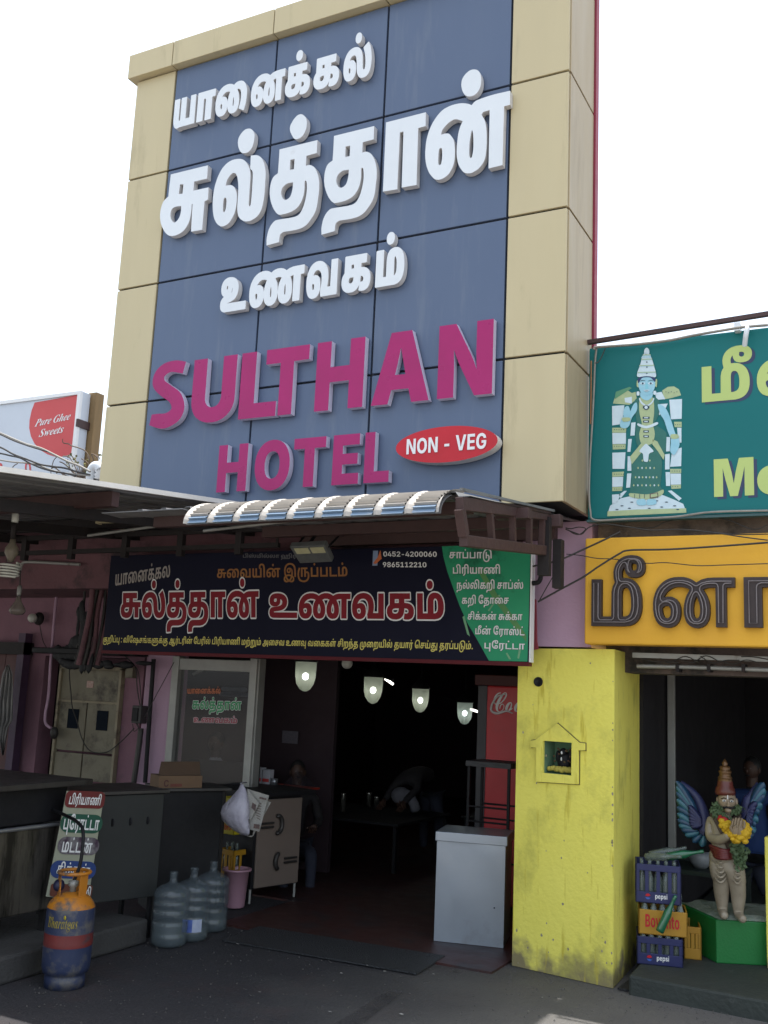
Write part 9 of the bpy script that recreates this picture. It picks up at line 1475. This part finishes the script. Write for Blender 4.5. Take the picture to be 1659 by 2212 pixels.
# plastic bag and newspapers hanging on the window post
FG = fr(600, 3100, 2.07375); YG = 6.98; BGp = lambda x, y, d=0.: PY(*FG(x, y), YG+d)
m_bag = mat('thin_plastic_bag', (.55, .53, .62), (.40, .38, .47), 7, .28, bump=1.0, bscale=16, alpha=.86)
bg = empty('plastic_bag', BGp(780, 90), 'bulging white plastic bag hanging on the window post', 'bag')
rows_ = [(78, 762, 10), (120, 765, 34), (180, 745, 66), (250, 715, 110), (310, 705, 122), (370, 712, 108), (420, 735, 88), (460, 765, 62), (488, 790, 34), (500, 800, 6)]; V = []; n_ = 18
for y, cx_, hw in rows_:
    for i in range(n_): a_ = 2*math.pi*i/n_; rj = 1+.05*math.sin(i*3.1+y*.05); V.append(BGp(cx_+hw*math.cos(a_)*rj, y+6*math.sin(i*2.3), -.11*math.sin(a_)*rj*(hw/120)))
k_ = len(rows_)
obj('bag', MB().add(V, [(r_*n_+i, r_*n_+(i+1) % n_, (r_+1)*n_+(i+1) % n_, (r_+1)*n_+i) for r_ in range(k_-1) for i in range(n_)], 0, True), m_bag, bg)
obj('contents', MB().ball(BGp(700, 320), (.07, .05, .11), n=12, k=9), m_shw, bg)
obj('handle', MB().tube([BGp(762, 78), BGp(752, 70), BGp(790, 60, .2), BGp(800, 66, .35)], .006, 5), m_bag, bg)
npz = empty('newspapers', BGp(880, 120), 'folded newspapers clipped beside the white plastic bag', 'newspapers')
m_np = mat('newsprint', (.40, .39, .36), (.30, .29, .27), 120, .8, amt=.3); m_npd = mat('newsprint_picture', (.05, .05, .06), (.2, .12, .1), 80, .8)
def paper(L_, d): obj('sheet', MB().hexa([BGp(x, y, d) for x, y in L_][::-1], Vector((0, .006, 0))), m_np, npz)
paper([(805, 115), (985, 170), (905, 470), (828, 452)], .03); paper([(900, 200), (1003, 225), (940, 340), (850, 510)], .06); paper([(808, 118), (905, 235), (835, 370), (815, 360)], -.0)
paper([(730, 490), (820, 505), (860, 500), (840, 515)], .05)
for L_ in ([(862, 405), (908, 412), (905, 448), (858, 442)], [(850, 230), (880, 250), (870, 300), (840, 270)], [(910, 180), (965, 195), (960, 208), (905, 195)]): obj('picture', MB().hexa([BGp(x, y, -.006) for x, y in L_][::-1], Vector((0, .003, 0))), m_npd, npz)
for k in range(7): obj('text_line', MB().bar(BGp(862+4*k, 225+24*k*.9, .024), BGp(925-2*k, 240+24*k*.9, .024), .002, .004), m_npd, npz)
# desk with clasp handles
a1 = PZ(541, 1954, .02); a2 = PZ(641, 1938, .02); du = (a2-a1).normalized(); dn = Vector((-du.y, du.x, 0)); dl = (a2-a1).length
dk = empty('counter_desk', (a1+a2)/2+dn*.3, 'light brown cash desk on thin legs with dark horseshoe shaped handles', 'desk')
m_desk = mat('desk_laminate', (.19, .15, .125), (.16, .125, .105), 3, .5, dirt=(.12, .09, .075), dscale=3, dthr=.64)
zb, zt2 = .14, .93
bx = lambda s, y, z: a1+du*s+dn*y+Vector((0, 0, z-.02))
obj('body', MB().hexa([bx(0, .02, zb), bx(dl, .02, zb), bx(dl, .02, zt2), bx(0, .02, zt2)], dn*.6), m_black, dk)
obj('drawer_front', MB().hexa([bx(.03, 0, zb+.01), bx(dl-.0, 0, zb+.01), bx(dl, 0, zt2-.03), bx(.03, 0, zt2-.03)], dn*.018), m_desk, dk, bevel=.003)
obj('top', MB().hexa([bx(-.06, -.05, zt2), bx(dl+.12, -.05, zt2), bx(dl+.12, -.05, zt2+.04), bx(-.06, -.05, zt2+.04)], dn*.75), m_black, dk, bevel=.004)
for s in (.01, dl-.01):
    for y in (.03, .58): obj('leg', MB().tube([bx(s, y, .02), bx(s, y, zb)], .012, 8), m_alu, dk)
for z, s, f2 in ((.68, dl*.45, 1), (.36, dl*.55, -1)):
    hook_pts = [bx(s+f2*.06*math.cos(t), -.022, z+.075*math.sin(t)) for t in [R(a_) for a_ in range(-70, 75, 12)]] if f2 < 0 else [bx(s+.05*math.cos(t), -.022, z+.075*math.sin(t)) for t in [R(a_) for a_ in range(-110, 115, 14)]]
    obj('handle', MB().tube(hook_pts, [.008]+[.020]*(len(hook_pts)-2)+[.008], 8).tube([bx(s-f2*.05, -.02, z+.018), bx(s-f2*.20, -.02, z+.018)], .010, 6).tube([bx(s-f2*.05, -.02, z-.018), bx(s-f2*.20, -.02, z-.018)], .010, 6), m_steeld, dk)
FWp = lambda x, y, Y: PY(*FWn(x, y), Y)
zdt = zt2+.04-.02+.0
for (xa_, xb_, ya_, yb_, m, lab) in ((872, 922, 972, 1070, m_print, 'tall white carton standing on the cash desk next to the window post'), (930, 988, 990, 1085, m_shw, 'second white carton on the cash desk, right of the tall one')):
    p = FWp((xa_+xb_)/2, yb_, 8.42); w2 = (FWp(xb_, yb_, 8.42)-FWp(xa_, yb_, 8.42)).length/2; h2 = FWp(xa_, ya_, 8.42).z
    c_o = empty('carton', (p.x, 8.46, .95), lab, 'carton'); obj('box', MB().box(p.x-w2, p.x+w2, 8.42, 8.50, .95, h2), m_shw, c_o, bevel=.003); obj('band', MB().box(p.x-w2*.9, p.x+w2*.9, 8.416, 8.42, .95+.04, .95+.07), m_sred, c_o)
q = FWp(1090, 1158, 8.42); tr_y = tag(obj('tray', MB().box(q.x-.28, q.x+.32, 8.32, 8.60, .951, .968), mat('red_tray', (.38, .03, .015), (.3, .02, .01), 6, .4), bevel=.004), 'red tray lying on the cash desk', 'tray')
tag(obj('steel_cup', MB().lathe([(.03, 0), (.035, .06), (.03, .06)], (q.x-.10, 8.44, .968), 14), m_steel), 'small steel cup standing on the red tray', 'cup')
tag(obj('glass_cover', MB().add([(q.x+.02, 8.4, .97), (q.x+.30, 8.4, .97), (q.x+.12, 8.5, 1.12), (q.x+.02, 8.6, .97), (q.x+.30, 8.6, .97)], [(0, 1, 2), (1, 4, 2), (4, 3, 2), (3, 0, 2)]), m_glass), 'clear folded plastic cover on the red tray', 'cover')
# man at the desk
FI = fr(600, 2600, 2.07375)
hB = PY(*FI(1225, 1010), 9.0); sitting('person', (hB.x, 9.05, .02), Vector((hB.x, 9.0, hB.z)), 'dark haired man in blue trousers sitting at the cash desk', m_shb, m_trb, 40)
# dented steel cabinet and black rack at the entrance
c1_, c2_ = PZ(937, 2033, .012), PZ(1087, 2049, .012); cu_ = (c2_-c1_).normalized(); cn_ = Vector((-cu_.y, cu_.x, 0)); cw = (c2_-c1_).length
cbn = empty('steel_cabinet', (c1_+c2_)/2+cn_*.2, 'dented pale steel cabinet with a flat lid beside the yellow pillar', 'cabinet')
m_cabn = mat('pale_steel', (.36, .40, .46), (.30, .335, .39), 1.6, .34, .55, bump=.03, bscale=2.2, dirt=(.26, .28, .31), dscale=2.4, dthr=.56)
zz_ = PL(940, 1815, c1_, c2_).z; zl_ = PL(940, 1795, c1_, c2_).z
f3 = lambda s, z, y=0.: c1_+cu_*s+cn_*y+Vector((0, 0, z-.012))
mb = MB(); n_ = 14; gr = [[f3(cw*i/n_, .015+(zz_-.015)*j/n_, .0022*math.sin(i*.45+j*.2)*math.sin(j*.33) if 0 < i < n_ and 0 < j < n_ else 0) for i in range(n_+1)] for j in range(n_+1)]
mb.add([v_ for r_ in gr for v_ in r_], [(j*(n_+1)+i, j*(n_+1)+i+1, (j+1)*(n_+1)+i+1, (j+1)*(n_+1)+i) for j in range(n_) for i in range(n_)], 0, True)
mb.hexa([f3(0, .015, .001), f3(cw, .015, .001), f3(cw, zz_, .001), f3(0, zz_, .001)], cn_*.42)
obj('body', mb, m_cabn, cbn); obj('lid', MB().hexa([f3(-.012, zz_, -.018), f3(cw+.016, zz_, -.018), f3(cw+.016, zl_, -.018), f3(-.012, zl_, -.018)], cn_*.46), m_cabn, cbn, bevel=.004)
for s in (.02, cw-.02):
    for y in (.02, .40): obj('foot', MB().bar(f3(s, .012, y), f3(s, .03, y), .02), m_black, cbn)
obj('rivet', MB().ball(f3(cw*.86, .30, -.002), .006), m_black, cbn)
rk = empty('black_rack', (-3.22, 8.25, .02), 'black steel rack with rungs standing behind the pale cabinet', 'rack')
rx0, rx1 = -3.40, -3.04; zr_ = 1.31
for x in (rx0, rx1):
    for y in (8.2, 8.5): obj('post', MB().bar((x, y, .02), (x, y, zr_), .022), m_black, rk)
obj('top_board', MB().box(rx0-.02, rx1+.03, 8.16, 8.54, zr_, zr_+.045), mat('charcoal_wood', (.03, .03, .033), (.07, .07, .075), 14, .7, stretch=(1, 1, 6)), rk, bevel=.004)
for z in (.98, .86, .5): obj('rung', MB().tube([(rx0, 8.2, z), (rx1, 8.2, z)], .009, 6), m_black, rk); obj('rung', MB().tube([(rx0, 8.5, z), (rx1, 8.5, z)], .009, 6), m_black, rk)
# red drinks fridge
fg = empty('drinks_fridge', (-3.3, 9.2, .02), 'tall red drinks fridge with white script lettering, half hidden by the yellow pillar', 'fridge')
m_coke = mat('fridge_red', (.60, .03, .04), (.50, .028, .035), 3, .4, dirt=(.22, .10, .10), dscale=6, dthr=.68)
fxl = -3.575
obj('side', MB().box(fxl, -2.75, 9.0, 9.6, .05, 2.0), m_coke, fg, bevel=.015); obj('edge', MB().box(fxl-.10, fxl-.004, 9.02, 9.58, .05, 2.0), mat('fridge_grey', (.06, .06, .07), (.045, .045, .05), 4, .5), fg, bevel=.008)
obj('top_cap', MB().box(fxl-.12, -2.72, 8.98, 9.62, 2.0, 2.10), m_dkred, fg, bevel=.008)
FCc = fr(1950, 2600, 1.4786); mb = MB(); ptext(mb, 'coca', (20, 368), (262, 362), (20, 285), lambda x, y: PY(*FCc(x, y), 8.996), xh=450); obj('lettering', mb, m_print, fg)
obj('swash', MB().tube(smooth([PY(*FCc(*p), 8.994) for p in ((105, 262), (60, 275), (28, 320), (25, 360), (60, 375), (110, 362), (150, 375))], 5), [.004+.009*math.sin(math.pi*i/30) for i in range(31)], 4), m_print, fg)
# hanging lanterns in a row, with tube lights behind
m_shade = mat('frosted_shade', (.34, .38, .32), (.28, .32, .27), 4, .4, alpha=.42); m_bulb = mat('lit_bulb', (1, 1, .92), (1, 1, .92), emis=12)
m_bulb2 = mat('lit_bulb_cool', (.88, .97, 1), (.88, .97, 1), emis=12)
ts_ = m_shade.node_tree; pb = ts_.nodes['Principled BSDF']; tl_ = ts_.nodes.new('ShaderNodeBsdfTranslucent'); tl_.inputs[0].default_value = (.62, .68, .56, 1)
am = ts_.nodes.new('ShaderNodeMixShader'); am.inputs[0].default_value = .65; ms_ = [n_ for n_ in ts_.nodes if n_.type == 'MIX_SHADER' and n_ != am][0]
ts_.links.new(pb.outputs[0], am.inputs[1]); ts_.links.new(tl_.outputs[0], am.inputs[2]); ts_.links.new(am.outputs[0], ms_.inputs[2])
for i, (x, y, Y, hood) in enumerate(((660, 1460, 8.9, 0), (806, 1490, 10.3, 1), (908, 1512, 11.9, 1), (1004, 1540, 13.2, 1))):
    q = PY(x, y, Y); t = empty('hanging_lantern', q+Vector((0, 0, .16)), ('lit bell shaped lantern nearest the window, first of the row', 'lit bell shaped lantern with a black hood, second of the row', 'lit bell shaped lantern in the middle of the dark room, third of the row', 'lit bluish bell shaped lantern farthest back, near the red fridge')[i], 'lamp', 'hanging lanterns in the dark dining room')
    r_ = .108
    obj('shade', MB().lathe([(r_, .14), (r_*1.0, .06), (r_*.96, -.01), (r_*.82, -.08), (r_*.5, -.135), (.02, -.155), (0, -.157)], q, 24), m_shade, t)
    bu3 = obj('bulb', MB().ball(q+Vector((0, 0, -.005)), (.030, .030, .034), n=12, k=8), m_bulb if i < 3 else m_bulb2, t)
    obj('hood', MB().lathe([(r_+.012, .14), (r_+.016, .16), (r_*.6, .23), (.02, .27)], q, 20), m_black, t)
    obj('rod', MB().tube([q+Vector((0, 0, .26)), Vector((q.x, q.y, 2.98))], .008, 6), m_black, t)
m_tubel = mat('lit_tube', (1, .96, .9), (1, .96, .9), emis=3)
for a, b, Y, lab in (((832, 1466), (849, 1478), 11.6, 'short bright tube light behind the second lantern'), ((1016, 1532), (1038, 1539), 14.4, 'short bright tube light beside the farthest lantern')):
    a_, b_ = PY(*a, Y), PY(*b, Y); tt = empty('tube_light', (a_+b_)/2, lab, 'light'); obj('tube', MB().tube([a_, b_], .016, 8), m_tubel, tt); obj('batten', MB().bar(a_+Vector((-.5, 0, .05+.1)), b_+Vector((0, 0, .05)), .04, .03), m_dark, tt)
q = PY(750, 1433, 8.7); tag(obj('ceiling_globe', MB().ball(q, .055, n=14, k=10), m_cfl), 'unlit small white globe just below the dark banner', 'lamp')
# steel legs and tumblers that glint in the dark room
gl = mat('bright_steel', (.7, .68, .6), (.6, .58, .5), 3, .15, .9)
for i, (x, y0, y1, Y, lab) in enumerate(((711, 1716, 1748, 10.5, 'first steel water tumbler glinting in the dark room'), (740, 1712, 1754, 10.2, 'tallest steel tumbler glinting next to the first'), (796, 1711, 1742, 11, 'thin steel tumbler glinting in the middle of the room'), (813, 1720, 1746, 11, 'steel tumbler right beside the thin one'), (945, 1732, 1748, 12, 'small steel glint at the right of the bending person'))):
    a_, b_ = PY(x, y1, Y), PY(x, y0, Y); r_ = .028
    tag(obj('steel_tumbler', MB().lathe([(0, 0), (r_, 0), (r_*1.15, (b_.z-a_.z)*.9), (r_*1.2, b_.z-a_.z), (0, b_.z-a_.z-.004)], a_, 16), gl), lab, 'tumbler')
zt3 = PY(740, 1754, 10.2).z
def table(x0, x1, y0, y1, z, lab):
    t = empty('dining_table', ((x0+x1)/2, (y0+y1)/2, .02), lab, 'table'); obj('tabletop', MB().box(x0, x1, y0, y1, z-.03, z), m_black, t, bevel=.004)
    for x in (x0+.05, x1-.05):
        for y in (y0+.05, y1-.05): obj('leg', MB().box(x-.018, x+.018, y-.018, y+.018, .02, z-.03), m_black, t)
za = [PY(711, 1748, 10.5), PY(740, 1754, 10.2), PY(796, 1742, 11), PY(813, 1746, 11), PY(945, 1748, 12)]
zz3 = min(p.z for p in za[:4])
table(-6.6, -4.9, 9.9, 11.3, min(p.z for p in za[:4])+.0, 'long dark dining table carrying the glinting tumblers'); table(-4.9, -3.9, 11.6, 12.5, za[4].z, 'dark dining table at the right side of the dining room')
# person bending over with a pale cloth on the head
hC = PY(870, 1722, 10.9); pc = empty('person', (hC.x, 11.1, .02), 'person with a pale head cloth bending over in the dark dining room', 'person')
skinned([(Vector((hC.x+.14, 11.35, .90)), (.15, .12), None), (Vector((hC.x+.1, 11.2, 1.02)), (.15, .12), 0), (Vector((hC.x+.03, 11.0, 1.0)), (.16, .12), 1), (Vector((hC.x-.12, 10.9, .82)), .05, 2), (Vector((hC.x-.16, 10.75, .66)), .04, 3), (Vector((hC.x+.2, 10.9, .82)), .05, 2), (Vector((hC.x+.1, 10.72, .66)), .04, 5)], m_shb, pc, 'shirt', 1)
skinned([(Vector((hC.x+.14, 11.38, .86)), (.15, .12), None), (Vector((hC.x+.05, 11.38, .5)), .075, 0), (Vector((hC.x+.05, 11.42, .08)), .05, 1), (Vector((hC.x+.24, 11.40, .5)), .075, 0), (Vector((hC.x+.24, 11.44, .08)), .05, 3)], m_trb, pc, 'trousers', 1)
hq = head(pc, Vector((hC.x, 10.85, hC.z-.02)), 1, 20)
m_tow = mat('head_cloth', (.17, .17, .20), (.13, .13, .15), 12, .9)
mb = MB(); mb.ball(Vector((hC.x, 10.85, hC.z+.02)), (.115, .12, .10), n=14, k=9); mb.tube(smooth([Vector((hC.x+.06, 10.85, hC.z+.04)), Vector((hC.x+.16, 10.84, hC.z-.03)), Vector((hC.x+.22, 10.82, hC.z-.14))], 4), [.07]*4+[.06]*4+[.03], 8); obj('head_cloth', mb, m_tow, pc)
for s in (-.16, .1):
    b_ = Vector((hC.x+s, 10.74, .66)); mb = MB().tube([b_, b_+Vector((0, -.05, -.03)), b_+Vector((0, -.08, -.05))], [.028, .036, .03], 8)
    for k in range(4): mb.tube([b_+Vector(((k-1.5)*.018, -.08, -.05)), b_+Vector(((k-1.5)*.02, -.12, -.07-.004*k)), b_+Vector(((k-1.5)*.02, -.145, -.09))], [.010, .009, .007], 6)
    mb.tube([b_+Vector((.03, -.03, -.02)), b_+Vector((.05, -.07, -.045)), b_+Vector((.045, -.10, -.06))], [.011, .01, .008], 6); obj('hand', mb, m_skin, pc)
# man in a blue shirt behind the winged statue
hD = PY(1623, 1662, 10.4); pd = empty('person', (hD.x, 10.4, .12), 'man in a blue shirt standing in the dark behind the winged statue', 'person')
m_bsh = mat('blue_shirt', (.015, .045, .17), (.012, .04, .14), 6, .8); hz = hD.z; H_ = lambda x, y, z: Vector((hD.x+x, 10.42+y, hz+z))
skinned([(H_(0, 0, -.62), (.16, .11), None), (H_(0, 0, -.42), (.16, .11), 0), (H_(0, 0, -.26), (.18, .10), 1), (H_(0, 0, -.15), (.08, .07), 2), (H_(-.22, 0, -.24), .065, 2), (H_(-.27, 0, -.50), .055, 4), (H_(-.27, -.06, -.72), .04, 5), (H_(.22, 0, -.24), .065, 2), (H_(.27, 0, -.50), .055, 7), (H_(.27, -.06, -.72), .04, 8), (H_(0, 0, -.74), (.16, .12), 0)], m_bsh, pd, 'shirt', 1)
skinned([(H_(0, 0, -.74), (.15, .12), None), (H_(-.1, 0, -1.05), .075, 0), (H_(-.1, .02, hD.z*0-(hz-.17)), .05, 1), (H_(.1, 0, -1.05), .075, 0), (H_(.1, .02, -(hz-.17)), .05, 3)], m_trb, pd, 'trousers', 1)
obj('neck', MB().tube([H_(0, .0, -.16), H_(0, 0, -.04)], .055, 10), m_skin, pd); head(pd, H_(0, 0, 0), 1.05, -20)
for s in (-1, 1):
    b_ = H_(s*.27, -.06, -.74); mb = MB().tube([b_, b_+Vector((0, -.01, -.06)), b_+Vector((0, -.02, -.10))], [.026, .036, .032], 8)
    for k in range(4): mb.tube([b_+Vector((0, -.02+(k-1.5)*.018, -.10)), b_+Vector((-s*.008, -.025+(k-1.5)*.019, -.145-.006*(k in (1, 2)))), b_+Vector((-s*.02, -.03+(k-1.5)*.019, -.17-.008*(k in (1, 2))))], [.010, .009, .007], 6)
    mb.tube([b_+Vector((0, -.05, -.03)), b_+Vector((0, -.072, -.07)), b_+Vector((0, -.07, -.10))], [.011, .010, .008], 6); obj('hand', mb, m_skin, pd)
# bowl and shelf glints behind the statue
q = Q(385, 1345, .9); tag(obj('steel_bowl', MB().lathe([(0, 0), (.05, .0), (.085, .05), (.09, .09), (.075, .12), (0, .125)], q-Vector((0, 0, .05)), 18), mat('bowl_grey', (.22, .24, .27), (.3, .32, .34), 14, .4)), 'upturned pale bowl on the dark table behind the statue', 'bowl')
tag(obj('side_table', MB().box(q.x-.5, q.x+.35, q.y-.2, q.y+.35, q.z-.085, q.z-.051).box(q.x-.48, q.x-.44, q.y-.18, q.y-.14, .12, q.z-.085).box(q.x+.3, q.x+.34, q.y-.18, q.y-.14, .12, q.z-.085).box(q.x-.48, q.x-.44, q.y+.3, q.y+.34, .12, q.z-.085).box(q.x+.3, q.x+.34, q.y+.3, q.y+.34, .12, q.z-.085), mat('table_green', (.012, .03, .02), (.016, .022, .02), 8, .5)), 'dark green topped table behind the winged statue', 'table')
# entrance mat, street litter
mpx = [PZ(x, y, .014) for x, y in ((620, 2010), (962, 2062), (905, 2102), (470, 2038))]
mpx = [PZ(x, y, .016) for x, y in ((480, 2030), (900, 2102), (962, 2064), (560, 2000))]
tag(obj('rubber_mat', MB().hexa(mpx, Vector((0, 0, -.010))), mat('mat_rubber', (.022, .024, .028), (.04, .042, .046), 60, .55, bump=1, bscale=90)), 'long black ribbed rubber mat across the restaurant entrance', 'mat')
rn = random.Random(31)
for k in range(26):
    x, y = rn.uniform(-5.0, -1.2), rn.uniform(5.0, 7.0); s_ = rn.uniform(.006, .018); mb = MB(); a_ = rn.uniform(0, 3)
    c = Vector((x, y, .012)); mb.add([c+Vector((s_*math.cos(a_+t), s_*math.sin(a_+t)*.7, rn.uniform(0, .003))) for t in (0, 1.2, 2.6, 4, 5.2)], [(0, 1, 2, 3, 4)])
    tag(obj('litter', mb, m_np if k % 3 else m_conc), 'tiny pale scrap of litter on the dark street', 'litter', 'scraps of litter on the street')
